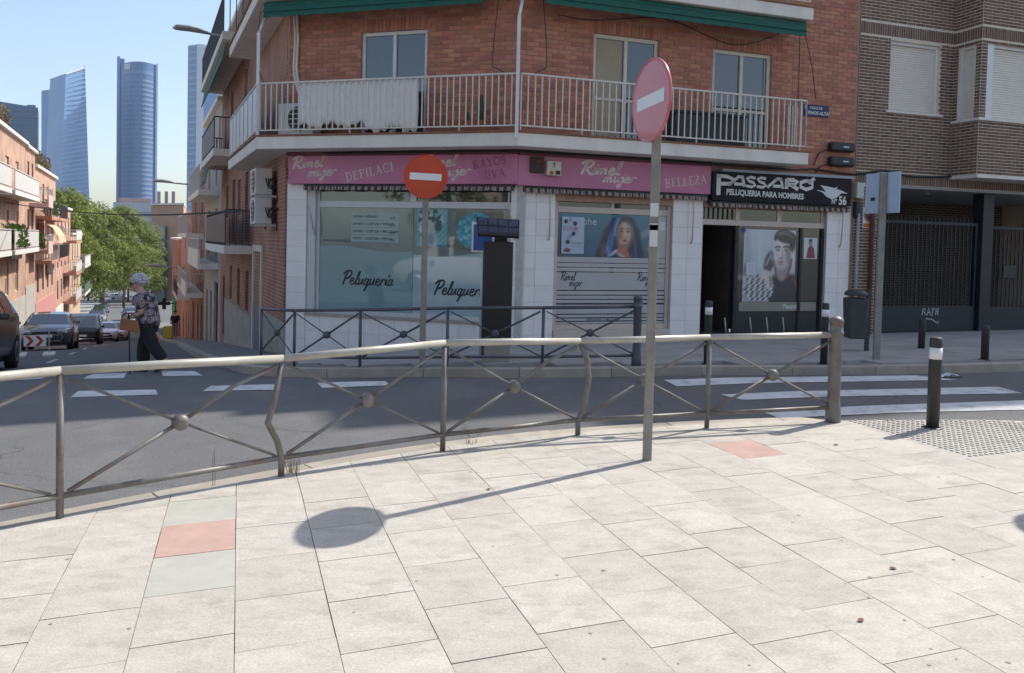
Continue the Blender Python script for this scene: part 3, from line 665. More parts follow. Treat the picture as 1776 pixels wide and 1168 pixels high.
# ---------------- ground floor: tiled pillars, tiled base wall, shopfronts
def tiled(F, a0, a1, o, z0, z1, tw, th, parent, zf=None):
    n = max(1, round((a1-a0)/tw)); w = (a1-a0)/n; k = 0
    z = z1
    while z > z0+.02:
        zb = max(z-th, z0); x = a0
        for i in range(n): MB().fbox(F, a0+i*w+.003, a0+(i+1)*w-.003, o, o+.01, zb+.003, z-.003, skip=()).build('wall_tile', m_tile, parent)
        z = zb
shops = []
for F, a0, a1 in ((FA, 4.30, 4.74), (FA, -.16, .04), (FB, -.0, .78), (FB, 3.24, 3.92), (FB, 6.90, 7.53)): shops.append(MB().fbox(F, a0, a1, -.35, -.0, -.9, 2.75).build('shop_pillar', m_grout, cb))
# pieces round the obtuse corner
pil2 = MB().fbox(FA, .04, 4.30, -.33, -.012, -1.0, .08).build('base_wall', m_grout, cb)
tiled(FA, 4.30, 4.74, 0, -.72, 2.66, .44, .305, shops[0])
tiled(FA, .1, 4.30, -.012, -.75, .085, .33, .305, pil2)
tiled(FA, -.02, .09, 0, -.4, 2.66, .2, .305, shops[1])
tiled(FB, 0.02, .77, 0, -.36, 2.66, .38, .305, shops[2]); tiled(FB, 3.24, 3.90, 0, -.36, 2.6, .33, .305, shops[3]); tiled(FB, 6.90, 7.53, 0, -.36, 2.55, .315, .305, shops[4])
MB().fbox(FA, .02, 4.32, -.2, .04, .086, .125).build('window_ledge', mat('stone_ledge', (.42, .36, .31), .8, var=.15, vscale=4), cb, bevel=.008)
# shopfront on the left: two big filmed panes, transom lights above
m_film = mat('teal_film_glass', (.20, .325, .325), .3, var=.06, vscale=1.2, coat=1., spec=.3)
m_film2 = mat('green_film_glass', (.155, .205, .18), .3, var=.12, vscale=1.6, coat=1., spec=.3)
m_film3 = mat('pale_blue_film', (.34, .45, .47), .3, var=.05, vscale=1.2, coat=1., spec=.3)
fA = MB()
o = -.14
for a in (.02, 4.05): fA.fbox(FA, a, a+.07, o, o+.07, .126, 2.66)
fA.fbox(FA, .09, 4.05, o, o+.07, 2.22, 2.345); fA.fbox(FA, .09, 4.05, o, o+.07, .126, .21); fA.fbox(FA, 4.12, 4.30, -.2, -.02, .126, 2.66)
fA.fbox(FA, .09, 4.05, o, o+.07, 2.6, 2.66)
fr1 = fA.build('shop_window', m_grey, cb, bevel=.006)
for a0, a1, m in ((2.055, 4.05, m_film), (.09, 2.045, m_film3)):
    MB().fbox(FA, a0, a1, -.105, -.097, .21, 2.22).build('pane', m, fr1)
    MB().fbox(FA, a0, a1, -.105, -.097, 2.345, 2.6).build('transom_pane', m_glass, fr1)
MB().fbox(FA, 1.99, 2.11, -.1, -.06, 2.345, 2.6).build('transom_post', m_grey, fr1)
# clear upper half of the panes with a wavy lower edge
def wavy(a0, a1, zt, zb, o, m, ph):
    b = MB(); n = 24; top = []; bot = []
    P = [FA.P(a0+(a1-a0)*i/n, o, zb+.05*math.sin(ph+i/n*5.5)) for i in range(n+1)]
    b.face(P+[FA.P(a1, o, zt), FA.P(a0, o, zt)]); return b.build('upper_film', m, fr1)
wavy(4.05, 2.06, 2.22, 1.42, -.0955, m_film2, .4); wavy(2.04, .09, 2.22, 1.36, -.0955, m_film2, 3.4)
m_ink = mat('dark_ink', (.028, .034, .036), .5); m_inkg = mat('grey_ink', (.25, .3, .3), .5)
V = script('Peluquería', .12)
place(V, FA, 3.56, .72, .25, -.094, fr1, m_ink, left=True, rot=.0, sx=.98); place(V, FA, 1.62, .60, .25, -.094, fr1, m_ink, left=True, sx=.98)
# price list
m_list = mat('price_list', (.31, .40, .38), .4, coat=.6)
pl = thing('price_list', FA.P(2.9, -.09, 1.5), 'pale green price list stuck inside the left shop window', 'price list')
for k in range(4): MB().fbox(FA, 2.36, 3.37, -.0945, -.0925, 1.985-.142*k, 2.115-.142*k).build('row', m_list, pl)
for k, (s, p) in enumerate((('LAVAR + PEINAR', '16,00'), ('LAVAR + CORTAR + PEINAR', '22,00'), ('LAVAR + CORTAR + MOLDEAR', '30,00'), ('TINTE + CORTAR + PEINAR', '35,00'))):
    place(font_mesh(s, .07, .0012), FA, 3.34, 2.025-.142*k, 1, -.0915, pl, m_ink, left=True); place(font_mesh(p, .055, .001), FA, 2.55, 2.005-.142*k, 1, -.0915, pl, m_ink, left=True)
place(font_mesh('PRODUCTOS DE BELLEZA', .055, .001), FA, 3.98, 1.55, 1, -.094, fr1, m_ink, left=True); place(font_mesh('PEINADOS DE NOVIA', .062, .0012), FA, 1.58, 1.5, 1, -.0935, fr1, m_ink, left=True)
# two hair posters in that window
m_t1 = mat('print_teal', (.07, .24, .27), .5, var=.3, vscale=25, coat=.5); m_skin1 = mat('print_pale', (.42, .50, .45), .5, coat=.5); m_hair1 = mat('print_dark', (.03, .05, .05), .5, var=.4, vscale=40, coat=.5); m_paperd = mat('print_olive', (.09, .10, .075), .5, coat=.5)
po = thing('hair_poster', FA.P(1.6, -.09, 1.4), 'teal poster of a face with dark curly hair in the left shop window', 'poster')
rc = random.Random(8); BG = lambda x, y: (.12, .34, .37) if (int(x*31)*7+int(y*37)*13) % 5 else (.25, .46, .47)
curls = [('e', .42+rc.uniform(-.33, .42), .8+rc.uniform(-.2, .16), .055, .05, 0, (.05, .08, .08) if k % 3 else (.45, .55, .5), .5) for k in range(46)]
photo_print('curly', FA, 1.98, 1.36, 1.5, 2.2, -.0935, po, 56, 60, BG, [('e', .4, .1, .3, .28, 0, (.42, .52, .5), .2), ('e', .36, .52, .27, .3, .15, (.50, .60, .55), .1), ('e', .5, .48, .15, .28, 0, (.32, .42, .4, .7), .7), ('e', .46, .2, .12, .16, 0, (.2, .28, .28), .6)]+curls+[('e', .7, .55, .12, .16, 0, (.05, .09, .09), .4), ('l', [(.14, .6), (.28, .62)], .016, (.06, .09, .09), .5), ('e', .2, .56, .05, .016, 0, (.08, .1, .1), .5), ('l', [(.12, .54), (.08, .44), (.13, .42)], .014, (.6, .68, .63), .7), ('e', .17, .34, .06, .022, 0, (.14, .16, .16), .4)], .1, 5)
po = thing('hair_poster', FA.P(.9, -.09, 1.4), 'olive poster with a round bright blue head of curls behind the parking meter', 'poster')
MB().fbox(FA, .25, 1.2, -.0945, -.093, 1.45, 2.15).build('sheet', m_paperd, po)
rc = random.Random(9); BG = lambda x, y: (.12, .135, .10)
curls = [('e', .42+.36*math.sqrt(q)*math.cos(t), .52+.46*math.sqrt(q)*math.sin(t), .035, .045, 0, c_, .6) for q, t, c_ in [(rc.random(), rc.random()*6.28, rc.choice([(.05, .3, .38), (.09, .42, .5), (.03, .17, .23), (.16, .5, .56)])) for k in range(170)]]
photo_print('blue_curls', FA, 1.2, .25, 1.45, 2.15, -.0925, po, 76, 60, BG, [('e', .42, .52, .4, .5, 0, (.05, .26, .33), .08)]+curls+[('e', .45, .3, .12, .2, 0, (.05, .12, .15, .8), .4)], .08, 6)

# shopfront in the middle: transoms, poster, frosted stripes
m_frost = mat('frosted_vinyl', (.46, .45, .44), .4, var=.05, vscale=2, coat=.6)
m_dglass = mat('dark_shop_glass', (.022, .024, .025), .04, spec=.7, coat=.5)
b = MB(); o = -.14
for a in (.79, 3.16): b.fbox(FB, a, a+.075, o, o+.07, .0, 2.66)
b.fbox(FB, .865, 3.16, o, o+.07, 2.2, 2.31); b.fbox(FB, .865, 3.16, o, o+.07, .0, .1); b.fbox(FB, 1.95, 2.02, o, o+.06, 2.31, 2.66); b.fbox(FB, .865, 3.16, o, o+.05, 2.64, 2.66)
fr2 = b.build('shop_window', m_beige, cb, bevel=.006)
MB().fbox(FB, .78, 3.24, -.3, .05, -.45, .0).build('window_ledge', m_beige, cb, bevel=.01)
MB().fbox(FB, .865, 1.95, -.105, -.097, 2.31, 2.64).build('transom_pane', m_dglass, fr2); MB().fbox(FB, 2.02, 3.16, -.105, -.097, 2.31, 2.64).build('transom_pane', m_dglass, fr2)
MB().fbox(FB, .865, 3.16, -.105, -.097, .1, 2.2).build('pane', m_dglass, fr2)
z = 1.36
for z0, z1 in ((1.27, 1.37), (1.185, 1.255), (1.1, 1.165), (.75, 1.08), (.66, .73), (.58, .64), (.50, .56), (.30, .47), (.23, .28), (.165, .21), (.11, .145)):
    MB().fbox(FB, .87, 3.155, -.0965, -.0955, z0, z1).build('frosted_strip', m_frost, fr2)
MB().fbox(FB, 2.98, 3.155, -.0965, -.0955, 1.38, 2.19).build('frosted_strip', m_frost, fr2)
for a in (.95, 2.55):
    place(script('Rimel', .12), FB, a, .93, .16, -.094, fr2, m_ink, sx=.72); place(script('mujer', .12), FB, a+.18, .82, .15, -.094, fr2, m_ink, sx=.72)
place(font_mesh('DEPILACION   Y BELLEZA', .055, .001), FB, 1.5, .17, 1, -.094, fr2, m_ink)
po = thing('hair_poster', FB.P(1.9, -.09, 1.4), 'teal blue poster of a woman with long blue hair in middle window', 'poster')
m_pb = mat('print_petrol', (.035, .125, .175), .4, var=.2, vscale=3, coat=.7); m_hb = mat('print_bluehair', (.02, .035, .075), .4, var=.7, vscale=14, coat=.7, stretch=(3, 3, .6)); m_hb2 = mat('print_hairlight', (.05, .12, .28), .4, var=.5, vscale=16, coat=.7)
m_sk = mat('print_skin', (.40, .26, .19), .4, var=.15, vscale=6, coat=.7); m_sk2 = mat('print_skinshade', (.2, .115, .085), .4, coat=.7); m_lip = mat('print_lips', (.24, .05, .055), .4, coat=.7); m_scarf = mat('print_scarf', (.42, .10, .07), .4, var=.4, vscale=20, coat=.7); m_sheen = mat('print_sheen', (.20, .26, .27), .4, coat=.7)
m_wp = mat('print_white', (.62, .64, .66), .45, var=.03, coat=.5); m_pk = mat('print_pink', (.55, .2, .32), .4); m_lb = mat('print_lilac', (.33, .33, .55), .4)
D, SK, SH = (.02, .03, .055), (.52, .33, .24), (.27, .15, .11)
BG = lambda x, y: (.035+.03*x, .13+.06*(y-.5)+.03*x, .19+.05*(y-.5)+.03*x)
photo_print('long_hair', FB, .90, 2.98, 1.38, 2.19, -.0945, po, 150, 60, BG, [
 ('l', [(.66, .44), (.8, .5), (.97, .7)], .055, (.26, .32, .33, .7), .6),
 ('l', [(.58, .88), (.5, .6), (.46, .3), (.41, -.05)], .062, D, .4), ('l', [(.68, .9), (.75, .6), (.77, .3), (.81, -.05)], .062, D, .4), ('e', .635, .74, .085, .24, 0, D, .15), ('e', .6, .2, .15, .3, 0, D, .25),
 ('l', [(.58, .92), (.535, .6), (.52, .3), (.49, -.05)], .017, (.08, .18, .42), .9), ('l', [(.56, .8), (.5, .45), (.46, .1)], .012, (.06, .14, .32), .9), ('l', [(.72, .8), (.755, .4), (.78, .0)], .01, (.05, .10, .25), .9), ('l', [(.6, .93), (.56, .7), (.55, .5)], .008, (.2, .33, .55, .8), .9),
 ('l', [(.43, .3), (.44, .0)], .02, (.20, .12, .10, .6), .9), ('l', [(.48, .25), (.5, .0)], .014, (.18, .3, .5, .6), .9),
 ('e', .64, .16, .05, .22, 0, SH, .2), ('e', .648, .57, .066, .265, 0, SK, .1), ('e', .675, .54, .05, .25, 0, (.58, .40, .30, .6), .6), ('e', .6, .52, .03, .24, 0, SH, .7), ('e', .645, .36, .045, .08, 0, SK, .4),
 ('l', [(.605, .665), (.625, .69), (.64, .675)], .008, (.10, .06, .05), .6), ('l', [(.668, .675), (.685, .69), (.708, .66)], .008, (.10, .06, .05), .6), ('e', .623, .615, .016, .025, 0, (.12, .07, .06), .6), ('e', .688, .615, .016, .025, 0, (.12, .07, .06), .6),
 ('l', [(.652, .62), (.657, .5)], .006, (.64, .46, .36), .9), ('l', [(.642, .475), (.657, .465), (.672, .475)], .008, SH, .7), ('e', .657, .395, .026, .032, 0, (.36, .08, .08), .3), ('l', [(.635, .395), (.68, .395)], .004, (.12, .03, .03), .6), ('e', .655, .29, .035, .03, 0, SH, .8),
 ('l', [(.57, .1), (.62, .2), (.67, .12), (.69, -.05)], .028, (.48, .12, .08), .4), ('l', [(.52, .05), (.57, .16)], .02, (.35, .45, .55), .5), ('l', [(.6, .08), (.64, .02)], .02, (.5, .5, .5, .7), .6),
 ('e', .965, .72, .035, .11, 0, D, .2), ('e', .955, .22, .05, .18, 0, D, .15), ('l', [(.91, .2), (1.0, .2)], .02, (.4, .42, .43), .3)], .12, 3)
place(font_mesh('phe', .2, .004), FB, 1.36, 1.98, 1, -.072, po, mat('print_offwhite', (.45, .52, .55), .4))
po = thing('colour_chart', FB.P(1.2, -.07, 1.4), 'pale blue sheet of round hair colour samples at left of middle window', 'poster')
MB().fbox(FB, .94, 1.40, -.071, -.07, 1.43, 2.12).build('sheet', mat('print_paleblue', (.42, .50, .60), .45, coat=.5), po)
polys([(m_hair1, ell(.18, .87, .09, .06)), (m_lb, ell(.38, .92, .09, .06)), (m_hair1, ell(.58, .82, .09, .06)), (m_pk, ell(.62, .67, .1, .065)), (m_hair1, ell(.52, .54, .09, .06)), (m_lb, ell(.36, .46, .09, .06)), (m_hair1, ell(.27, .32, .09, .06)), (m_lip, [(.1, .06), (.2, .16), (.4, .12), (.36, .04)])]+
      [(m_inkg, [(.06, y), (.5, y), (.5, y-.012), (.06, y-.012)]) for y in (.75, .7, .65)]+[(m_inkg, [(.45, y), (.92, y), (.92, y-.012), (.45, y-.012)]) for y in (.32, .28, .2)], FB, .94, 1.40, 1.43, 2.12, -.07, po)
MB().fbox(FB, 3.0, 3.13, -.0945, -.093, 1.92, 2.08).build('notice', m_wp, fr2)

# shopfront at right: open dark doorway and poster window
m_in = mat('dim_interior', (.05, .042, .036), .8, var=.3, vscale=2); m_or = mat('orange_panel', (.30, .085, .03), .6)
b = MB(); P = FB.P
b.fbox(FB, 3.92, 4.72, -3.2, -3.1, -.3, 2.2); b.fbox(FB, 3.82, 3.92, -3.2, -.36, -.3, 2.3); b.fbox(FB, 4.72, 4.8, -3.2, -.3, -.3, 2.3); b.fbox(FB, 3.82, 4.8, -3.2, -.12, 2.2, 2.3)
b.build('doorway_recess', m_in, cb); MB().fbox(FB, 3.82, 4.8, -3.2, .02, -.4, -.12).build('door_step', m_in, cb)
MB().fbox(FB, 3.925, 3.94, -2.2, -.45, .55, 1.75).build('wall_panel', m_or, cb)
b = MB(); o = -.14
b.fbox(FB, 3.93, 6.89, o, o+.08, 2.06, 2.17)
for a in (4.72, 5.72): b.fbox(FB, a, a+.1, o, o+.06, 2.17, 2.6)
b.fbox(FB, 6.82, 6.89, o, o+.06, 2.17, 2.6)
fr3 = b.build('shop_window', m_beige, cb, bevel=.006)
for a0, a1 in ((3.93, 4.72), (4.82, 5.72), (5.82, 6.82)): MB().fbox(FB, a0, a1, -.105, -.097, 2.17, 2.6).build('transom_pane', m_dglass, fr3)
g = MB()
for k in range(7): a = 3.98+k*.11; g.fbox(FB, a, a+.018, -.09, -.075, 2.18, 2.58)
g.build('grille', m_black, fr3, kind='stuff')
MB().fbox(FB, 4.72, 6.89, -.13, -.10, -.28, 2.06).build('pane', m_dglass, fr3)
b = MB(); b.fbox(FB, 4.72, 4.80, -.1, -.06, -.28, 2.06); b.fbox(FB, 6.83, 6.89, -.1, -.06, -.28, 2.06); b.fbox(FB, 4.8, 6.83, -.1, -.06, -.28, -.14); b.fbox(FB, 6.3, 6.36, -.1, -.07, -.14, 2.06); b.build('black_frame', m_black, fr3)
po = thing('model_poster', FB.P(5.7, -.09, .5), 'large grey poster of a young man with swept dark hair in right window', 'poster')
m_pg = mat('print_grey', (.33, .37, .39), .4, var=.12, vscale=3, coat=.6); m_pgl = mat('print_lightgrey', (.46, .49, .5), .4, coat=.6); m_sg = mat('print_greyskin', (.46, .41, .385), .4, var=.1, vscale=5, coat=.6); m_sgs = mat('print_greyshade', (.22, .2, .19), .4, coat=.6); m_jk = mat('print_jacket', (.025, .026, .033), .4, var=.4, vscale=10, coat=.6); m_knit = mat('print_knit', (.30, .30, .31), .5, var=.85, vscale=40, coat=.6); m_rj = mat('print_redcollar', (.2, .04, .045), .4, coat=.6); m_hd = mat('print_hairdark', (.035, .032, .03), .4, var=.6, vscale=22, coat=.6, stretch=(.6, .6, 3)); m_board = mat('print_beige', (.27, .25, .2), .5)
J, G1_, G2_, HD = (.025, .026, .034), (.60, .54, .51), (.30, .26, .245), (.04, .036, .034)
BG = lambda x, y: (.42+.12*y-.1*abs(x-.3), .47+.12*y-.1*abs(x-.3), .50+.12*y-.1*abs(x-.3))
knit = [('l', [(.02+.05*i+.028*(j % 2), .03+.045*j), (.045+.05*i+.028*(j % 2), .05+.045*j)], .011, (.06, .06, .065) if (i+j) % 2 else (.62, .62, .63), .4) for i in range(11) for j in range(8) if ((.02+.05*i-.28)/.28)**2+((.03+.045*j-.18)/.19)**2 < 1]
photo_print('young_man', FB, 4.95, 6.28, .52, 2.0, -.098, po, 90, 100, BG, [
 ('l', [(.06, .95), (.1, .5), (.2, .2)], .05, (.34, .38, .41, .6), .9), ('l', [(.28, .95), (.3, .5)], .03, (.58, .62, .65, .7), .9), ('e', .85, .75, .2, .3, 0, (.62, .64, .65), .5), ('l', [(.98, 1.0), (.98, .35)], .03, (.05, .05, .05), .3),
 ('e', .85, .06, .36, .33, .2, J, .12), ('e', .62, .16, .2, .22, .3, J, .2), ('e', .47, .55, .09, .16, -.3, (.07, .07, .08), .25), ('l', [(.42, .52), (.5, .66), (.55, .55)], .02, (.3, .3, .31), .6),
 ('l', [(.8, .36), (.86, .5), (.87, .58)], .03, (.28, .06, .06), .4), ('l', [(.62, .36), (.58, .5), (.56, .56)], .025, (.22, .06, .06), .4), ('l', [(.93, .33), (1., .2)], .02, (.2, .05, .06), .5),
 ('e', .71, .45, .10, .16, 0, G2_, .2), ('e', .70, .69, .155, .225, .08, G1_, .08), ('e', .64, .70, .08, .2, 0, (.72, .67, .64, .55), .7), ('e', .82, .66, .05, .18, 0, G2_, .7), ('e', .69, .53, .09, .08, 0, (.5, .44, .41), .6), ('e', .885, .69, .028, .06, 0, G1_, .3),
 ('e', .76, .91, .2, .09, -.12, HD, .15), ('e', .89, .82, .06, .12, 0, HD, .3), ('l', [(.57, .88), (.62, .96), (.75, .99), (.9, .93)], .03, HD, .4), ('l', [(.6, .93), (.75, .955), (.9, .9)], .008, (.25, .23, .22, .8), .8), ('l', [(.62, .96), (.76, .98), (.88, .94)], .006, (.3, .28, .27, .7), .8),
 ('l', [(.575, .755), (.62, .775), (.66, .762)], .011, HD, .5), ('l', [(.73, .765), (.78, .775), (.83, .755)], .011, HD, .5), ('e', .622, .72, .026, .014, 0, (.07, .06, .06), .4), ('e', .775, .72, .026, .014, 0, (.07, .06, .06), .4), ('e', .622, .735, .04, .012, 0, G2_, .6), ('e', .775, .735, .04, .012, 0, G2_, .6),
 ('l', [(.685, .73), (.67, .64)], .009, (.74, .69, .66), .9), ('l', [(.7, .72), (.705, .63)], .008, G2_, .8), ('l', [(.655, .615), (.685, .605), (.715, .62)], .009, (.26, .22, .2), .6), ('e', .685, .555, .05, .016, 0, (.42, .29, .27), .4), ('l', [(.64, .557), (.73, .557)], .004, (.2, .13, .12), .6), ('e', .685, .527, .04, .012, 0, G2_, .6),
 ('e', .28, .18, .29, .2, .25, (.33, .33, .34), .1)]+knit+[('e', .42, .37, .10, .07, -.3, G1_, .25), ('l', [(.44, .36), (.47, .2)], .028, G1_, .3), ('l', [(.49, .35), (.515, .22)], .022, G2_, .3), ('l', [(.36, .4), (.34, .3)], .022, G1_, .3)], .05, 4)
MB().fbox(FB, 4.88, 6.78, -.0995, -.0975, .33, .515).build('board', m_board, fr3); place(font_mesh('Passaró', .14, .003), FB, 5.95, .38, 1, -.095, fr3, m_wp)
po = thing('framed_photo', FB.P(6.5, -.09, 1.4), 'small white bordered photo of a figure in red at far right of right window', 'poster')
MB().fbox(FB, 6.42, 6.76, -.0995, -.0975, 1.42, 1.86).build('sheet', m_wp, po); polys([(m_rj, [(.2, .04), (.3, .5), (.5, .7), (.75, .5), (.85, .04)]), (m_sgs, ell(.48, .78, .13, .14)), (m_hd, ell(.48, .88, .14, .07))], FB, 6.42, 6.76, 1.42, 1.86, -.0975, po)
po = thing('window_notice', FB.P(5.1, -.07, 1.1), 'small pale paper notice taped across the grey poster of the man', 'notice'); MB().fbox(FB, 5.0, 5.2, -.061, -.06, 1.07, 1.32).build('sheet', m_wp, po)
for k in range(6): MB().fquad(FB, 5.03, 5.17, 1.28-.035*k, 1.29-.035*k, -.0595).build('text_line', m_inkg, po)
MB().lathe([(.055, 0), (.055, .004)], FB.P(4.93, -.095, 1.98), 14, tuple(FB.n)).build('round_sticker', mat('violet_sticker', (.06, .05, .22), .4), fr3)
# pale tubes on the glass, coloured as waiting chair legs catching the light
m_chr = mat('pale_chair_leg', (.55, .55, .52), .35)
for a in (4.55, 5.15, 5.55, 5.95): MB().tube([FB.P(a, -.094, .2), FB.P(a+.05, -.094, -.12)], .013, 6).build('painted_line', m_chr, fr3)
# striped, rolled valances beneath the signs
m_val = mat('striped_valance', (.36, .30, .26), .8, var=.4, vscale=30, stretch=(1, 1, .15)); m_vd = mat('valance_stripe', (.10, .06, .05), .8, var=.2)
def valance(F, a0, a1, z, label):
    va = thing('shop_awning', F.P((a0+a1)/2, .05, z-.1), label, 'awning')
    MB().fbox(F, a0, a1, .0, .10, z-.04, z-.004).build('case', m_blackp, va)
    n = int((a1-a0)/.045); b = MB(); d = MB()
    for i in range(n):
        x0 = a0+(a1-a0)*i/n; x1 = a0+(a1-a0)*(i+1)/n; dp = .06+.02*math.sin(i*1.9); zz = z-.105-.012*abs(math.sin(i*.33))
        q = (d if i % 3 == 0 else b); q.hexa([F.P(x0, .07, zz), F.P(x1, .07, zz), F.P(x1-.006, .07+dp, zz), F.P(x0+.006, .07+dp, zz), F.P(x0, .07, z-.041), F.P(x1, .07, z-.041), F.P(x1-.006, .07+dp*.7, z-.041), F.P(x0+.006, .07+dp*.7, z-.041)])
    b.build('folded_cloth', m_val, va, kind='stuff'); d.build('dark_stripe', m_vd, va, kind='stuff'); return va
v1 = valance(FA, .02, 4.32, 2.655, 'rolled striped awning under the left pink sign'); v2 = valance(FB, .1, 3.95, 2.64, 'rolled striped awning under the right pink sign'); v3 = valance(FB, 4.0, 7.4, 2.53, 'rolled striped awning under the black sign')
for va, F, a in ((v1, FA, 4.2), (v1, FA, .1), (v2, FB, .62), (v2, FB, 3.62), (v3, FB, 7.2)):
    MB().tube([F.P(a, .1, 2.52), F.P(a, .13, 2.3), F.P(a-(.1 if F is FA else -.03), .06, 1.75)], .014, 6).tube([F.P(a-(.1 if F is FA else -.03), .06, 1.75), F.P(a-(.1 if F is FA else -.03), .02, 1.68)], .02, 6).build('arm', m_beige, va)

# ---------------- signs
m_pink = mat('pink_sign', (.54, .185, .30), .45, var=.16, vscale=1.1, coat=.1, dirt=(.36, .09, .19), dscale=.8, damt=.5); m_cap = mat('dark_pink_cap', (.17, .045, .07), .5); m_let = mat('cream_letters', (.70, .58, .54), .5); m_letp = mat('purple_letters', (.28, .07, .16), .5)
sg = thing('shop_sign', FA.P(2.3, .1, 2.66), 'pink shop sign board on the left face with cream script lettering', 'sign')
MB().fbox(FA, -.06, 4.64, .0, .14, 2.66, 3.2).build('board', m_pink, sg, bevel=.006); MB().fbox(FA, -.06, 4.66, .0, .16, 3.203, 3.275).build('cap', m_cap, sg)
for a in (4.56, 1.82): place(script('Rimel', .15), FA, a, 2.95, .22, .143, sg, m_let, left=True, sx=1.22, rot=.07); place(script('mujer', .15), FA, a-.36, 2.79, .205, .143, sg, m_let, left=True, sx=1.22, rot=.07)
place(serif('DEPILACI'), FA, 3.36, 2.70, .17, .143, sg, m_let, left=True, rot=.21); place(serif('RAYOS'), FA, .78, 2.93, .15, .143, sg, m_letp, left=True, rot=.16); place(serif('UVA'), FA, .55, 2.74, .15, .143, sg, m_letp, left=True, rot=.16)
sg = thing('shop_sign', FB.P(2, .1, 2.64), 'pink shop sign board on the right face with cream lettering', 'sign')
MB().fbox(FB, -.02, 3.98, .0, .14, 2.645, 3.19).build('board', m_pink, sg, bevel=.006); MB().fbox(FB, -.0, 3.98, .0, .16, 3.193, 3.275).build('cap', m_cap, sg)
place(script('Rimel', .15), FB, 1.18, 2.90, .24, .143, sg, m_let, sx=1.32, rot=.03); place(script('mujer', .15), FB, 1.66, 2.77, .21, .143, sg, m_let, sx=1.3, rot=.03); place(serif('BELLEZA'), FB, 2.98, 2.73, .165, .143, sg, m_let, rot=.14)
m_sb = mat('black_sign', (.008, .008, .011), .5, var=.2, spec=.2); m_sw = mat('sign_white', (.66, .64, .60), .5)
sg = thing('shop_sign', FB.P(5.7, .1, 2.5), 'black barber shop sign with white bird emblem and house number', 'sign')
MB().fbox(FB, 4.0, 7.36, .0, .16, 2.535, 3.1).build('board', m_sb, sg, bevel=.006); MB().fbox(FB, 4.2, 7.4, .0, .2, 3.105, 3.16).build('cap', mat('steel_cap', (.30, .33, .38), .4), sg)
big = []
def stroke(pts, w, smooth=False): big.append(ribbon(pts, w, smooth))
def letter(x, y, w, h, segs, wd):
    for s in segs: stroke([(x+p[0]*w, y+p[1]*h) for p in s], wd, len(s) > 3)
h = .2
letter(4.09, 2.64, .42, .40, [[(.12, 0), (.12, 1)]], .095); letter(4.09, 2.64, .42, .40, [[(.0, .93), (.55, .93), (.95, .8), (.8, .6), (.2, .56)]], .07)
AA = [[(.0, .05), (.62, 1)], [(.8, 1), (.95, 0)], [(.35, .22), (.95, .22)], [(.5, .94), (.88, .94)]]; SS = [[(.95, .9), (.4, .98), (.06, .82), (.3, .58), (.75, .45), (.95, .22), (.6, .02), (.02, .1)]]
letter(4.36, 2.83, .40, h, AA, .06); letter(4.77, 2.83, .23, h, SS, .056); letter(5.02, 2.83, .23, h, SS, .056); letter(5.27, 2.83, .40, h, AA, .06)
letter(5.70, 2.83, .32, h, [[(.1, 0), (.1, 1)], [(.1, .92), (.6, .94), (.95, .75), (.7, .48), (.1, .45)], [(.45, .45), (1, 0)]], .08)
letter(6.04, 2.83, .36, h, [[(.5, .95), (.1, .72), (.1, .28), (.5, .05), (.9, .28), (.9, .72), (.5, .95)], [(.62, .7), (1.05, 1.25)]], .075)
for v, f in big: place((v, f), FB, 0, 0, 1, .163, sg, m_sw)
place(font_mesh('PELUQUERIA PARA HOMBRES', .155, .006), FB, 4.32, 2.66, 1, .163, sg, m_sw, rot=-.012, sx=.9)
place(font_mesh('Nº', .15, .005), FB, 6.86, 2.575, 1, .163, sg, m_sw, sx=.8); place(font_mesh('56', .25, .008), FB, 7.04, 2.565, 1, .163, sg, m_sw, sx=.8)
bird = [(6.46, 2.84), (6.62, 2.83), (6.72, 2.80), (6.62, 2.90), (6.56, 2.945), (6.75, 2.925), (6.92, 2.90), (7.0, 2.93), (6.98, 2.88), (7.08, 2.865), (7.27, 2.80), (7.1, 2.80), (6.98, 2.70), (6.85, 2.67), (6.72, 2.72), (6.62, 2.80)]
b = MB(); b.face([FB.P(x, .163, z) for x, z in bird]); b.build('bird_emblem', m_sw, sg)
# alarm box and brown lamp box on the pink sign
al = thing('alarm_box', FB.P(.65, .15, 2.85), 'white alarm box with orange lamp on the pink sign', 'alarm'); MB().fbox(FB, .5, .77, .142, .25, 2.84, 3.10).build('case', m_cream, al, bevel=.015)
MB().ico(FB.P(.58, .255, 2.89), .04, .03, .035).build('lamp', mat('orange_lamp', (.6, .16, .02), .3), al); MB().fbox(FB, .66, .75, .251, .254, 2.86, 2.93).build('speaker', m_blackp, al); place(font_mesh('T', .1, .003), FB, .6, 2.99, 1, .256, al, m_ink)
al = thing('lamp_box', FB.P(.3, .15, 2.85), 'small brown box lamp on the pink sign above the corner', 'lamp'); MB().fbox(FB, .2, .46, .142, .2, 2.88, 3.17).build('case', mat('brown_case', (.05, .028, .022), .5), al, bevel=.01); MB().ico(FB.P(.33, .21, 3.08), .06, .02, .04).build('lens', mat('dull_red', (.16, .03, .02), .4), al)

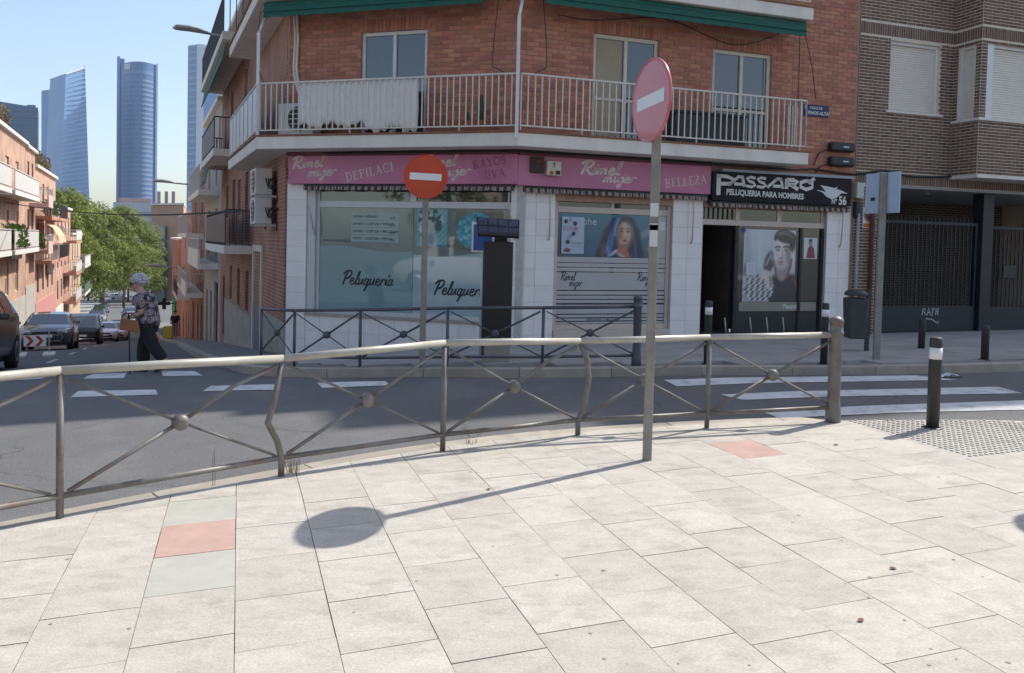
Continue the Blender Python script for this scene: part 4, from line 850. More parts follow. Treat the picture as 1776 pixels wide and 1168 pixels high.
# ---------------- things on the balcony and walls
m_awn = mat('green_awning', (.012, .105, .075), .7, var=.2, vscale=6, stretch=(1, 1, 4)); m_cable = mat('black_cable', (.02, .019, .018), .6)
def roll_awning(F, a0, a1, z, label):
    aw = thing('roll_awning', F.P((a0+a1)/2, .5, z), label, 'awning')
    MB().tube([F.P(a0, .52, z-.06), F.P(a1, .52, z-.06)], .06, 10).build('roll', m_awn, aw)
    n = int(abs(a1-a0)/.09); b = MB()
    for i in range(n):
        x0 = a0+(a1-a0)*i/n; x1 = a0+(a1-a0)*(i+1)/n; zz = z-.29-.02*abs(math.sin(i*1.1))
        b.hexa([F.P(x0, .58, zz), F.P(x1, .58, zz), F.P(x1, .585, zz), F.P(x0, .585, zz), F.P(x0, .56, z-.06), F.P(x1, .56, z-.06), F.P(x1, .565, z-.06), F.P(x0, .565, z-.06)])
    b.build('scalloped_valance', m_awn, aw, kind='stuff')
    MB().fbox(F, a0, a1, .2, .56, z-.075, z-.06).build('cloth', m_awn, aw); MB().fbox(F, a0, a1, .575, .6, z-.20, z-.165).build('front_bar', m_awn, aw); return aw
roll_awning(FB, .25, 5.75, 6.09, 'green rolled awning under the upper balcony on the right face'); roll_awning(FA, .5, 4.95, 6.09, 'green rolled awning under the upper balcony on the left face')
def acunit(F, a0, a1, o0, o1, z0, z1, label, face='o', grp=None):
    t = thing('air_conditioner', F.P((a0+a1)/2, (o0+o1)/2, z0), label, 'air conditioner', grp)
    MB().fbox(F, a0, a1, o0, o1, z0, z1).build('case', mat('ac_white', (.62, .62, .6), .5, var=.06, dirt=(.4, .38, .35), dscale=3, damt=.4), t, bevel=.012)
    ca = a0+(a1-a0)*.4; r = min(.24, (z1-z0)*.42)
    MB().lathe([(r, 0), (r, .012), (r*.86, .012), (r*.86, .006)], F.P(ca, o1, (z0+z1)/2), 20, tuple(F.n)).build('fan_grille', m_blackp, t)
    rg_ = MB()
    for k in range(5): zz = (z0+z1)/2-r+2*r*(k+.5)/5; hw = math.sqrt(max(0, r*r-(zz-(z0+z1)/2)**2))*.9; rg_.fbox(F, ca-hw, ca+hw, o1+.013, o1+.019, zz-.008, zz+.008)
    rg_.build('grille_bar', mat('ac_white', (.6, .6, .58)), t, kind='stuff')
    MB().tube([F.P(a1, o0+.05, z0+.2), F.P(a1+.08, o0+.02, z0+.15), F.P(a1+.06, o0, z0-.1)], .02, 6).build('pipe', m_cable, t); return t
acunit(FA, 3.95, 4.72, .1, .4, 3.58, 4.18, 'white air conditioner on the balcony behind the railing at left')
for z, lb in ((2.5, 'upper of two white air conditioners on the side street wall'), (1.88, 'lower of two white air conditioners on the side street wall')):
    t = acunit(FL, 1.25, 2.1, .12, .46, z, z+.56, lb); MB().fbox(FL, 1.3, 1.35, 0, .46, z-.05, z-.003).build('bracket', m_grey, t); MB().fbox(FL, 1.95, 2.0, 0, .46, z-.05, z-.003).build('bracket', m_grey, t)
    b = MB()
    for k in range(4): b.tube(smoothline([tuple(FL.P(1.22, .1+.05*k, z+.35)), tuple(FL.P(1.16, .2, z+.25-.04*k)), tuple(FL.P(1.12, .05, z+.12)), tuple(FL.P(1.1, .03, z-.15))], .1), .012, 5)
    b.build('hose', m_cable, t, kind='stuff')
# white hoses down the wall
b = MB(); hs = thing('drain_hose', FA.P(4.5, .02, 4.0), 'two pale hoses running down the brick wall to the balcony unit', 'hose')
for dx in (0, .06): MB().tube(smoothline([tuple(FA.P(4.62-dx, .05, 6.05)), tuple(FA.P(4.58-dx, .05, 5.5)), tuple(FA.P(4.6-dx, .05, 4.9)), tuple(FA.P(4.5-dx, .06, 4.5)), tuple(FA.P(4.3-dx, .1, 4.15))], .1), .028, 8).build('hose', m_cream, hs)
# white cloth hung inside the railing
cl = MB(); n = 60; k = 8
for i in range(n+1):
    a = 1.72+(4.17-1.72)*i/n
    for j in range(k+1):
        s = j/k; zz = 4.52-s*(.80+.05*math.sin(i*.4)+.10*(i/n < .45)+.04*math.sin(i*1.3)); cl.v.append(tuple(FA.P(a, .545+.018*math.sin(i*.9)*s+.012*math.sin(i*2.1+j), zz)))
for i in range(n):
    for j in range(k): q = i*(k+1)+j; cl.f.append((q, q+1, q+k+2, q+k+1)); cl.sm.append(True)
sh = cl.build('cloth_sheet', mat('white_cloth', (.84, .81, .78), .9, var=.05), loc=FA.P(3, .5, 3.6)); tag(sh, 'long white cloth sheet hung inside the left balcony railing', 'cloth'); sm_ = sh.modifiers.new('t', 'SOLIDIFY'); sm_.thickness = .004
# planter with a cactus, dark chest
pt = thing('planter', FA.P(.75, .25, 3.56), 'terracotta planter box with a tall cactus on the balcony', 'planter')
MB().fbox(FA, .42, 1.15, .15, .42, 3.56, 3.78).build('box', mat('planter_terracotta', (.33, .115, .06), .8), pt, bevel=.01)
b = MB(); mc = mat('cactus_green', (.06, .085, .045), .8, var=.2)
MB().tube([FA.P(.62, .28, 3.7), FA.P(.62, .28, 4.0), FA.P(.6, .28, 4.25)], [.05, .06, .02], 8).build('cactus', mc, pt); MB().tube([FA.P(.85, .28, 3.7), FA.P(.86, .28, 3.95)], [.04, .02], 8).build('cactus', mc, pt)
ch = thing('balcony_chest', FB.P(3.6, .2, 3.56), 'dark grey covered chest on the balcony between the two doors', 'chest'); MB().fbox(FB, 2.95, 4.5, .12, .5, 3.56, 4.12).build('chest', mat('dark_cover', (.05, .052, .06), .7, var=.2), ch, bevel=.03); MB().fbox(FB, 2.92, 4.53, .1, .52, 4.12, 4.17).build('lid', mat('dark_cover', (.05, .05, .06)), ch, bevel=.01)
# street name plate
sp = thing('street_name_sign', FB.P(6.5, .02, 4.35), 'blue street name plate beside the balcony end', 'street sign'); MB().fbox(FB, 6.2, 6.82, .012, .03, 4.36, 4.60).build('plate', mat('sign_blue', (.012, .016, .085), .35), sp, bevel=.006)
place(font_mesh('CALLE DE', .072, .002), FB, 6.34, 4.51, 1, .032, sp, m_sw); place(font_mesh('PINOS ALTA', .095, .003), FB, 6.29, 4.40, 1, .032, sp, m_sw); MB().fquad(FB, 6.22, 6.27, 4.5, 4.58, .032).build('crest', m_sw, sp)
# black junction boxes, cables
for z, lb in ((3.66, 'upper black oblong cable box on the brick wall'), (3.36, 'lower black oblong cable box on the brick wall')):
    t = thing('cable_box', FB.P(7.1, .05, z), lb, 'cable box'); MB().fbox(FB, 6.82, 7.44, .012, .16, z, z+.2).build('case', m_blackp, t, bevel=.05, seg=3); MB().fquad(FB, 7.12, 7.26, z+.09, z+.115, .162).build('label_print', m_wp, t); MB().tube(smoothline([tuple(FB.P(6.84, .06, z+.05)), tuple(FB.P(6.6, .04, z-.05)), tuple(FB.P(6.5, .03, z-.3))], .1), .012, 5).build('lead', m_cable, t)
t = thing('meter_box', FB.P(7.6, .05, 2.75), 'pale grey small utility box at the end of the black sign', 'utility box'); MB().fbox(FB, 7.52, 7.7, .012, .15, 2.72, 3.05).build('case', mat('pale_case', (.5, .52, .46), .6), t, bevel=.01); MB().fbox(FB, 7.53, 7.69, .012, .12, 2.3, 2.66).build('cable_bundle', m_blackp, t, bevel=.04)
def cable(pts, r, label, name='cable'): return tag(MB().tube(smoothline([tuple(p) for p in pts], .2), r, 6).build(name, m_cable, loc=pts[0]), label, 'cable')
cable([FA.P(4.7, .1, 3.255), FA.P(2.5, .2, 3.25), FA.P(-.1, .2, 3.255), FB.P(.1, .2, 3.255), FB.P(3, .2, 3.25), FB.P(5.9, .2, 3.22), FB.P(6.4, .06, 3.28), FB.P(7.5, .06, 3.22), FB.P(8.2, .1, 3.33), FB.P(9, .12, 3.24), FB.P(10.1, .1, 3.3)], .022, 'black cable run along under the balcony slab')
cable([FB.P(5.6, .4, 6.0), FB.P(4.5, .05, 5.62), FB.P(2.9, .05, 5.95), FB.P(1.2, .05, 5.75), FA.P(.3, .05, 6.0)], .008, 'thin black wire sagging across the brick above the doors')
for F, a, nm in ((FA, .28, 'left'), (FB, .28, 'right')): cable([F.P(a, .4, 5.95), F.P(a+.06, .5, 4.7), F.P(a-.2, .6, 4.56)], .008, 'awning cord hanging on the %s of the white corner post' % nm, 'awning_cord')
cable([FB.P(5.72, .57, 5.85), FB.P(5.9, .6, 5.2), FB.P(6.05, .55, 4.6)], .008, 'awning cord slanting beyond the right balcony end', 'awning_cord'); cable([FB.P(5.66, .5, 5.9), FB.P(5.68, .5, 4.6), FB.P(5.66, .55, 4.4)], .008, 'awning cord hanging straight at the right balcony end', 'awning_cord')
cable([FA.P(4.99, .62, 5.9), FA.P(5.05, .63, 5.0), FA.P(4.9, .62, 4.56)], .008, 'awning cord hanging at the left balcony corner', 'awning_cord')

# ================================================================== BRICK BLOCK ON THE RIGHT
m_bb = mat('brown_brick', (.18, .115, .085), .85, var=.12, vscale=9, isl=.22, bump=.25, bscale=90, spec=.25); m_bm = mat('pale_mortar', (.70, .60, .49), .95, var=.12, vscale=8)
m_shut = mat('roller_shutter', (.80, .73, .63), .6, var=.05)
rb = thing('brick_block', FB.P(9, 0, -.2), 'dark brown brick apartment block with pale joints and a gated garage', 'building')
RT = 17.6
FBR = Fr((FB.P(0, .03, 0).x, FB.P(0, .03, 0).y), 71)
A0, A1 = 7.56, 16.2
hw = [(8.36, 9.74, 4.64, 6.12)]; op = [(8.18, A1, -.6, 3.05)]
b = MB(); wallholes(b, FBR, A0, A1, -.6, RT, hw+op, depth=.3); b.build('wall', m_bm, rb)
MB().fbox(FB, A0+.02, A1, -11, -.45, 3.06, RT-.05).build('inner_body', m_dark, rb)
MB().fbox(FB, A0, A1+.5, -11, .3, RT, RT+.3).build('roof', m_conc, rb)
brickset(rb, FBR, [(A0, 10.14, 3.32, 6.18), (A0, 8.18, -.3, 3.04), (A0, 10.14, 6.46, 7.4)], hw, .245, .066, .014, m_bb, limit=210, z00=3.32, soldier=[(A0, 10.14, 6.2, 6.44, .062), (A0, 13, 3.06, 3.30, .062)])
# bay
BA0, BA1, BO = 10.14, 14.4, .72
FBY = Fr((FB.P(0, BO, 0).x, FB.P(0, BO, 0).y), 71); FBS = Fr((FB.P(BA0, 0.03, 0).x, FB.P(BA0, .03, 0).y), 161, (-30, 15)); FBS.d = FB.n; FBS.n = -FB.d
hb = [(10.3, 13.0, 4.52, 6.1)]; hs_ = [(.12, .56, 4.52, 6.1)]
b = MB(); wallholes(b, FBY, BA0, BA1, 3.3, RT, hb); wallholes(b, FBS, 0, BO-.03, 3.3, RT, hs_); b.face([FB.P(BA0, .03, 3.3), FB.P(BA1, .03, 3.3), FB.P(BA1, BO, 3.3), FB.P(BA0, BO, 3.3)]); b.build('bay', m_bm, rb)
brickset(rb, FBY, [(BA0, 13.2, 3.32, 6.18), (BA0, 13.2, 6.46, 7.4)], hb, .245, .066, .014, m_bb, limit=70, z00=3.32, soldier=[(BA0, 13.2, 6.2, 6.44, .062)])
brickset(rb, FBS, [(0, BO-.03, 3.32, 6.18), (0, BO-.03, 6.46, 7.4)], hs_, .245, .066, .014, m_bb, limit=20, z00=3.32, soldier=[(0, BO-.03, 6.2, 6.44, .062)])
MB().fbox(FB, BA0-.02, BA1, .0, BO+.03, 3.24, 3.3).build('bay_soffit', m_conc, rb)
MB().fbox(FB, BA0-.05, BA1, -.05, BO+.05, 4.455, 4.517).build('bay_sill', m_conc, rb, bevel=.008)
def shutter(F, a0, a1, z0, z1, m, o=-.16):
    w = MB().fbox(F, a0, a0+.05, o, o+.1, z0, z1).fbox(F, a1-.05, a1, o, o+.1, z0, z1).fbox(F, a0+.05, a1-.05, o, o+.1, z1-.06, z1).build('window', m_white, rb); n = int((z1-z0-.06)/.05)
    for i in range(n):
        z = z0+i*(z1-z0-.06)/n; h = (z1-z0-.06)/n; P = F.P
        MB().hexa([P(a0+.05, o+.02, z), P(a1-.05, o+.02, z), P(a1-.05, o+.043, z+.003), P(a0+.05, o+.043, z+.003), P(a0+.05, o+.02, z+h), P(a1-.05, o+.02, z+h), P(a1-.05, o+.038, z+h-.008), P(a0+.05, o+.038, z+h-.008)]).build('shutter_slat', m, w)
    return w
shutter(FBR, *hw[0], m_shut); shutter(FBY, 10.5, 13.0, 4.52, 6.1, m_shut); shutter(FBS, .12, .50, 4.52, 6.1, m_shut)
MB().fbox(FBY, 10.3, 10.5, -.18, -.02, 4.52, 6.1).build('bay_corner_post', m_white, rb); MB().fbox(FBR, 8.28, 9.82, -.05, .06, 4.58, 4.637).build('sill', m_conc, rb, bevel=.008)
# garage passage
mGB = brickmat('shaded_passage_brick', FB.ang+math.pi/2, (.075, .048, .037), (.065, .042, .032), (.22, .19, .165), .245, .066, .012); mGB2 = brickmat('shaded_passage_brick_end', FB.ang, (.075, .048, .037), (.065, .042, .032), (.22, .19, .165), .245, .066, .012)  # passage bricks and joints darkened, shade put into their colour
m_soff = mat('grey_soffit', (.40, .40, .40), .85, var=.06)
MB().fbox(FB, 8.17, A1, -8, .0, 3.0, 3.055).build('soffit', m_soff, rb); MB().fbox(FB, 8.0, 8.18, -8, -.28, -.6, 3.0).build('passage_side', mGB, rb)
MB().fbox(FB, 8.18, A1, -5.2, -5.0, -.6, 3.0).build('passage_end', mGB2, rb); MB().fbox(FB, 10.6, 10.8, -5.0, -3.8, -.6, 3.0).build('passage_return', mGB, rb); MB().fbox(FB, 10.8, A1, -3.9, -3.7, -.6, 3.0).build('passage_return', mGB2, rb)
for i in range(2):
    for j in range(3): MB().lathe([(.05, 0), (.05, .02)], FB.P(9.2+i*1.3, -.9-j*1.2, 2.975), 10).build('downlight', m_white, rb)
m_gate = mat('gate_blue_black', (.016, .019, .028), .45, var=.2, vscale=5)
MB().fbox(FB, 11.45, 11.78, -.5, -.2, -.6, 3.0).build('column', m_gate, rb, bevel=.01)
gt = thing('garage_gate', FB.P(10, -.3, -.2), 'dark barred garage gate with solid lower panel and scrawled graffiti', 'gate')
MB().fbox(FB, 8.5, 11.4, -.34, -.28, -.18, .40).build('lower_panel', m_gate, gt, bevel=.01); MB().fbox(FB, 8.5, 11.4, -.335, -.285, 2.25, 2.31).build('top_rail', m_gate, gt)
MB().fbox(FB, 11.34, 11.4, -.335, -.285, .4, 2.25).build('side_rail', m_gate, gt); MB().fbox(FB, 8.5, 8.56, -.335, -.285, .4, 2.25).build('side_rail', m_gate, gt)
me = None
for i in range(22):
    a = 8.68+i*.122
    if me is None: q = MB().fbox(FB, a-.011, a+.011, -.321, -.299, .40, 2.25).fbox(FB, a-.011, a+.011, -.321, -.299, 2.31, 2.36); q.hexa([FB.P(a-.011, -.321, 2.36), FB.P(a+.011, -.321, 2.36), FB.P(a+.011, -.299, 2.36), FB.P(a-.011, -.299, 2.36), FB.P(a-.001, -.311, 2.45), FB.P(a+.001, -.311, 2.45), FB.P(a+.001, -.309, 2.45), FB.P(a-.001, -.309, 2.45)]); ob = q.build('bar', m_gate, gt); me = ob.data; ar = a
    else: ob = bpy.data.objects.new('bar', me); COL.objects.link(ob); ob.parent = gt; ob.location = FB.d*(a-ar)
gr = []
for s in ([(0, 0), (.02, .16), (.1, .13), (.04, .08), (.12, 0)], [(.14, 0), (.18, .16), (.24, 0)], [(.15, .06), (.23, .06)], [(.27, .16), (.3, .08), (.35, .17)], [(.3, .08), (.28, -.02)], [(.39, 0), (.4, .15)], [(.46, .16), (.45, 0)], [(.4, .08), (.46, .08)], [(.12, -.08), (.3, -.1), (.42, -.17), (.5, -.14), (.46, -.2)]): place(ribbon(s, .022, len(s) > 3), FB, 9.85, .2, 1, -.278, gt, mat('graffiti_white', (.5, .5, .5), .8), name='graffiti')
dr = thing('entrance_gate', FB.P(12.4, -.3, -.2), 'dark metal entrance door panel right of the black column', 'gate'); MB().fbox(FB, 11.82, 13.4, -.36, -.30, -.18, .38).build('lower_panel', m_gate, dr); MB().fbox(FB, 11.82, 13.4, -.355, -.305, 2.2, 2.26).build('top_rail', m_gate, dr); MB().fbox(FB, 12.2, 12.6, -.29, -.25, 1.05, 1.35).build('letter_box', m_blackp, dr, bevel=.01)
me = None
for i in range(12):
    a = 11.9+i*.125
    if me is None: ob = MB().fbox(FB, a-.011, a+.011, -.341, -.319, .38, 2.2).build('bar', m_gate, dr); me = ob.data; ar = a
    else: ob = bpy.data.objects.new('bar', me); COL.objects.link(ob); ob.parent = dr; ob.location = FB.d*(a-ar)
# no parking plate, rusty pipe on the pier
sp = thing('no_parking_plate', FB.P(7.95, .05, 2.1), 'white plate with orange round garage sign on the brick pier', 'sign'); MB().fbox(FB, 7.78, 8.1, .045, .055, 2.1, 2.55).build('plate', m_wp, sp)
m_org = mat('sign_orange', (.6, .2, .03), .5)
for r, m, k in ((.145, m_org, 0), (.10, mat('sign_deepblue', (.05, .08, .3), .5), 1)): MB().face([FB.P(7.94+r*math.cos(i*.35), .057+.002*k, 2.38+r*math.sin(i*.35)) for i in range(18)]).build('disc', m, sp)
place(ribbon([(-.09, .09), (.09, -.09)], .05, False), FB, 7.94, 2.38, 1, .061, sp, m_org, name='slash'); MB().fquad(FB, 7.8, 8.08, 2.12, 2.2, .057).build('band', m_org, sp)
m_rust = mat('rusty_pipe', (.12, .04, .025), .8, var=.3)
tag(MB().tube([FB.P(7.98, .12, 3.3), FB.P(7.97, .12, -.3)], .05, 10).build('drain_pipe', m_rust, loc=FB.P(7.98, .12, -.2)), 'rust red downpipe on the brown brick pier', 'pipe')
tag(MB().tube([FB.P(7.62, .1, 2.4), FB.P(7.62, .1, -.3)], .035, 8).build('conduit_pipe', mat('grey_pipe', (.33, .34, .36), .5, var=.2), loc=FB.P(7.62, .1, -.2)), 'grey conduit at the seam between the two buildings', 'pipe')

tb = thing('tall_block', FB.P(30, -5, -.2), 'tall brick block beyond the right edge, shading the crossing', 'building')
MB().fbox(FB, 16.3, 23, -12, .0, -.6, 23.6).build('wall', m_bm, tb); MB().fbox(FB, 23.02, 48, -12, .0, -.6, 28.8).build('taller_wall', m_bm, tb); MB().fbox(FB, 16.3, 23.0, -12.2, .2, 23.6, 23.9).build('roof', m_conc, tb); MB().fbox(FB, 23.02, 48.3, -12.2, .2, 28.8, 29.1).build('roof', m_conc, tb)
for k in range(7):
    for i in range(9): MB().fbox(FB, 17.5+i*3.4, 19+i*3.4, .0, .04, 1.2+3*k, 2.7+3*k).build('window', m_glass, tb)

# ================================================================== SIDE STREET HOUSES
def g0(F, a): p = F.P(a, 0, 0); return T(p.x, p.y)
def house(F, a0, a1, depth, zb, zt, wallm, label, floors=(), wins=(), lower=None, roofm=None, name='town_house', extra=None):
    """wins: (a0, a1, z0, z1, shutter or None); floors: balconies (a0, a1, o, z slab, kind)"""
    h = thing(name, F.P((a0+a1)/2, -.0, zb), label, 'house')
    b = MB(); wallholes(b, F, a0, a1, zb, zt, [w[:4] for w in wins], depth=.2)
    b.face([F.P(a0, 0, zb), F.P(a0, 0, zt), F.P(a0, -depth, zt), F.P(a0, -depth, zb)]); b.face([F.P(a1, 0, zb), F.P(a1, -depth, zb), F.P(a1, -depth, zt), F.P(a1, 0, zt)])
    b.build('wall', wallm, h); MB().fbox(F, a0+.02, a1-.02, -depth, -.3, zb, zt-.02).build('inner_body', m_dark, h)
    MB().fbox(F, a0-.05, a1+.05, -depth-.1, .18, zt, zt+.18).build('roof', roofm or m_conc, h, bevel=.02)
    if lower: MB().fbox(F, a0, a1, .0, .03, zb, lower[0]).build('ground_floor_render', lower[1], h) if not lower[2:] else None
    for w in wins: 
        fr = window(h, F, w[0], w[1], w[2], w[3], m_white if len(w) < 6 else w[5], o=-.14, fw=.06, mull=(.5,) if w[1]-w[0] > .8 else ())
        if w[4] is not None: s = w[4]; MB().fbox(F, w[0]+.06, w[1]-.06, -.088, -.08, w[2]+(w[3]-w[2])*(1-s), w[3]-.06).build('blind', mat('street_blind', (.46, .41, .33), .7, var=.1), fr)
    return h
def balcony(h, F, a0, a1, o, z, slabm, railm, kind='bars', hgt=.95):
    s = MB().fbox(F, a0, a1, .0, o, z-.22, z).build('balcony', slabm, h, bevel=.01)
    if kind == 'solid':
        MB().fbox(F, a0, a1, o-.08, o-.003, z, z+hgt*.55).build('parapet', slabm, s)
        z0 = z+hgt*.55
    else: z0 = z
    b = MB(); b.fbox(F, a0+.02, a1-.02, o-.06, o-.02, z+hgt-.04, z+hgt); n = int((a1-a0)/.16)
    for i in range(n+1): a = a0+.03+(a1-a0-.06)*i/n; b.fbox(F, a-.012, a+.012, o-.05, o-.03, z0, z+hgt-.04)
    for aa in (a0+.02, a1-.02):
        b.fbox(F, aa-.015, aa+.015, .02, o-.06, z+hgt-.04, z+hgt)
        for i in range(int(o/.16)): oo = .08+i*.16; b.fbox(F, aa-.012, aa+.012, oo-.012, oo+.012, z0, z+hgt-.04)
    if kind == 'panel': b.fbox(F, a0+.03, a1-.03, o-.028, o-.02, z+.08, z+hgt-.1)
    b.build('railing', railm, s, kind='stuff'); return s
m_drail = mat('dark_railing', (.07, .07, .08), .5, var=.1); m_lrail = mat('pale_railing', (.58, .56, .53), .5, var=.1); m_brown = mat('brown_joinery', (.07, .03, .02), .6, var=.2)
# right side, going down from the corner building
mR1 = brickmat('house_brick_warm', FL.ang, (.38, .175, .12), (.33, .15, .105), (.42, .33, .27), .25, .08, .009)
W = lambda a, w, z, hgt, sh=None, m=None: (a, a+w, z, z+hgt, sh)+((m,) if m else ())
h = house(FL, 5.22, 15.2, 9, -3.2, 8.1, mR1, 'brick house with small brown windows next down the side street', wins=[W(6.3, .75, -.45, 1.1, None, m_brown), W(8.5, .75, -.45, 1.1, None, m_brown), W(10.9, .75, -.45, 1.1, None, m_brown), W(6.6, .8, 1.45, 1.95, None, m_brown), W(8.6, .7, 2.25, 1.05, None, m_brown), W(10.2, .8, 1.45, 1.95, None, m_brown), W(12.4, .75, 2.25, 1.05, None, m_brown), W(7, .9, 4.4, 2, .5), W(11, .9, 4.4, 2, .4), W(13.3, .9, -1.9, 2.1, None, m_brown)])
MB().fbox(FL, 5.22, 12.9, .0, .05, -3.2, -.5).build('plinth', m_render, h)
balcony(h, FL, 5.6, 12.7, .7, 1.36, m_conc, m_drail, 'panel'); balcony(h, FL, 9.0, 14.6, .75, 4.2, m_conc, m_drail, 'panel'); balcony(h, FL, 6.2, 15.0, .75, 7.0, m_conc, m_drail)
for z, a0, a1, lb in ((6.75, 6.5, 15, 'green awning sloping from the second brick house'), (3.9, 12.6, 15, 'small green awning low on the second brick house')):
    aw = thing('side_awning', FL.P(a0, .3, z-.6), lb, 'awning'); P = FL.P; q = MB().hexa([P(a0, .72, z-.5), P(a1, .72, z-.5), P(a1, .735, z-.49), P(a0, .735, z-.49), P(a0, .62, z), P(a1, .62, z), P(a1, .64, z+.01), P(a0, .64, z+.01)]); q.build('cloth', m_awn, aw); MB().tube([P(a0, .73, z-.5), P(a1, .73, z-.5)], .02, 6).build('front_bar', m_awn, aw)
m_greyr = mat('grey_render', (.42, .40, .37), .9, var=.12, vscale=1.5, dirt=(.25, .22, .2), dscale=1.2, damt=.5); m_pinkr = mat('salmon_render', (.50, .30, .235), .9, var=.12, vscale=1.5, dirt=(.3, .16, .12), dscale=1.2, damt=.5); m_whiter = mat('white_render', (.66, .64, .60), .9, var=.08, vscale=1.2, dirt=(.42, .4, .36), dscale=1, damt=.4); m_orr = mat('ochre_render', (.45, .27, .15), .9, var=.1, vscale=1.5)
h = house(FL, 15.25, 24, 9, -4.2, 6.6, m_greyr, 'grey rendered house with dark garage doors on the shaded side street', wins=[W(16.2, 1.9, -2.8, 2.6, None, m_brown), W(19.2, 1.0, -3, 2.3, None, m_brown), W(21.5, 1.2, -3.2, 2.4, None, m_brown), W(16.8, 1.2, .8, 1.9, .5), W(20.8, 1.2, .8, 1.9, .3), W(16.8, 1.2, 3.6, 1.8, .6), W(20.8, 1.2, 3.6, 1.8, .2)])
balcony(h, FL, 16, 23.5, .75, .55, m_conc, m_lrail, 'solid'); balcony(h, FL, 16, 23.5, .75, 3.35, m_conc, m_lrail, 'bars')
h = house(FL, 24.1, 36, 9, -5.8, 4.7, mat('brown_render', (.30, .17, .125), .9, var=.12, vscale=1.5), 'reddish brown house with pale glazed balconies on the shaded side', wins=[W(25, 1.4, -4, 2.2, None, m_brown), W(28, 1.2, -4.2, 2.2, None, m_brown), W(32, 1.8, -4.6, 2.4, None, m_brown), W(25.5, 1.2, -.9, 1.8, .5), W(31, 1.2, -.9, 1.8, .5), W(25.5, 1.2, 2, 1.8, .5), W(31, 1.2, 2, 1.8, .3)])
balcony(h, FL, 24.6, 29.5, .8, -1.15, m_conc, m_lrail, 'solid'); balcony(h, FL, 24.6, 35, .8, 1.7, m_conc, m_lrail, 'bars'); balcony(h, FL, 30, 35, .8, -1.15, m_conc, m_lrail, 'bars')
h = house(FL, 36.1, 50, 9, -7, 2.9, m_pinkr, 'salmon rendered low house with a red doorway further down the street', wins=[W(37.5, 1.0, -5.3, 2.1, None, m_brown), W(41, 1.0, -5.6, 2.1, None, m_brown), W(45, 1.4, -6, 2.1, None, m_brown), W(38, 1.2, -2, 1.6, .4), W(43, 1.2, -2, 1.6, .6), W(38, 1.2, .7, 1.6, .4), W(43, 1.2, .7, 1.6, .6)])
balcony(h, FL, 37, 44.5, .75, -2.2, m_conc, m_drail, 'bars')
h = house(FL, 50.1, 72, 10, -8.8, 1.2, mat('rose_brick', (.40, .185, .125), .9, var=.15, vscale=2), 'rose house with a bright green shopfront at its foot', wins=[W(53, 1.1, -3.6, 1.6, .5), W(58, 1.1, -3.6, 1.6, .5), W(64, 1.1, -4, 1.6, .2), W(53, 1.1, -1, 1.5, .5), W(58, 1.1, -1, 1.5, .5)])
gp = MB().fbox(FL, 60, 68, .0, .12, -8.6, -4.2).build('green_shopfront', mat('green_panel', (.02, .26, .11), .6), h)
MB().fbox(FL, 52, 55, .0, .08, -7.6, -5.0).build('red_door', mat('red_door', (.33, .05, .04), .6), h)
ph = thing('pharmacy_cross', FL.P(59, .5, -4.6), 'dark pharmacy cross sign sticking out over the pavement', 'cross sign'); c = FL.P(59, .95, -4.3)
MB().fbox(FL, 58.9, 59.1, .5, 1.5, -4.45, -4.15).build('bar', m_black, ph); MB().fbox(FL, 58.88, 59.12, .85, 1.15, -4.8, -3.8).build('bar', m_black, ph); MB().fbox(FL, 58.95, 59.05, 0, .5, -4.34, -4.26).build('bracket', m_black, ph)

# left side, sunlit fronts
FW = Fr(xy(0, -6.2), -24.5, (0, 60))
mO1 = brickmat('orange_brick', FW.ang, (.50, .295, .205), (.45, .265, .185), (.55, .43, .35), .25, .08, .01); mO2 = brickmat('rose_brick_wall', FW.ang, (.55, .32, .235), (.5, .29, .21), (.56, .45, .37), .25, .08, .01)
h = house(FW, 34, 53.4, 9, -5.6, 6.5, mO1, 'orange brick house at far left with white balconies', wins=[W(36+i*3.4, 1.1, z, 1.7, s) for i in range(5) for z, s in ((3.6, .6), (.95, .4), (-1.6, .5))]+[W(37.5+i*4.3, 1.1, -4.6, 2.1, None, m_brown) for i in range(4)], roofm=m_white)
MB().fbox(FW, 34, 53.4, .0, .04, -5.6, -2.0).build('ground_floor_render', m_greyr, h)
for z in (3.45, .75): balcony(h, FW, 42, 51, .95, z, m_whiter, m_lrail, 'panel'); balcony(h, FW, 34, 41, .95, z, m_whiter, m_lrail, 'panel')
h = house(FW, 53.5, 57.8, 9, -6.4, 6.4, mO1, 'narrow orange brick house with pale pink balcony boxes', wins=[W(54.3, .8, z, 1.6, .3, m_brown) for z in (4.1, 1.3)]+[W(56.2, .8, z, 1.6, .3, m_brown) for z in (4.1, 1.3)]+[W(55, 1.6, -5.8, 2.2, None, m_brown)])
MB().fbox(FW, 53.5, 57.8, 0, .04, -6.4, -1.6).build('ground_floor_render', m_greyr, h)
for z in (3.3, .5): balcony(h, FW, 55.2, 57.7, 1.0, z, mat('pale_pink_render', (.6, .42, .38), .9, var=.08), m_lrail, 'solid')
h = house(FW, 57.9, 70.5, 9, -7.6, 5.6, mO2, 'rose brick house with roof plants and a striped curved awning', wins=[W(59+i*2.9, 1.0, z, 1.6, s, m_brown) for i in range(4) for z, s in ((3.2, .4), (.4, .6), (-2.3, .3))]+[W(60+i*3.6, 1.0, -6.8, 2.0, None, m_brown) for i in range(3)])
MB().fbox(FW, 57.9, 70.5, 0, .05, -7.6, -2.9).build('ground_floor_render', mat('pink_ground_floor', (.52, .25, .235), .9, var=.1), h)
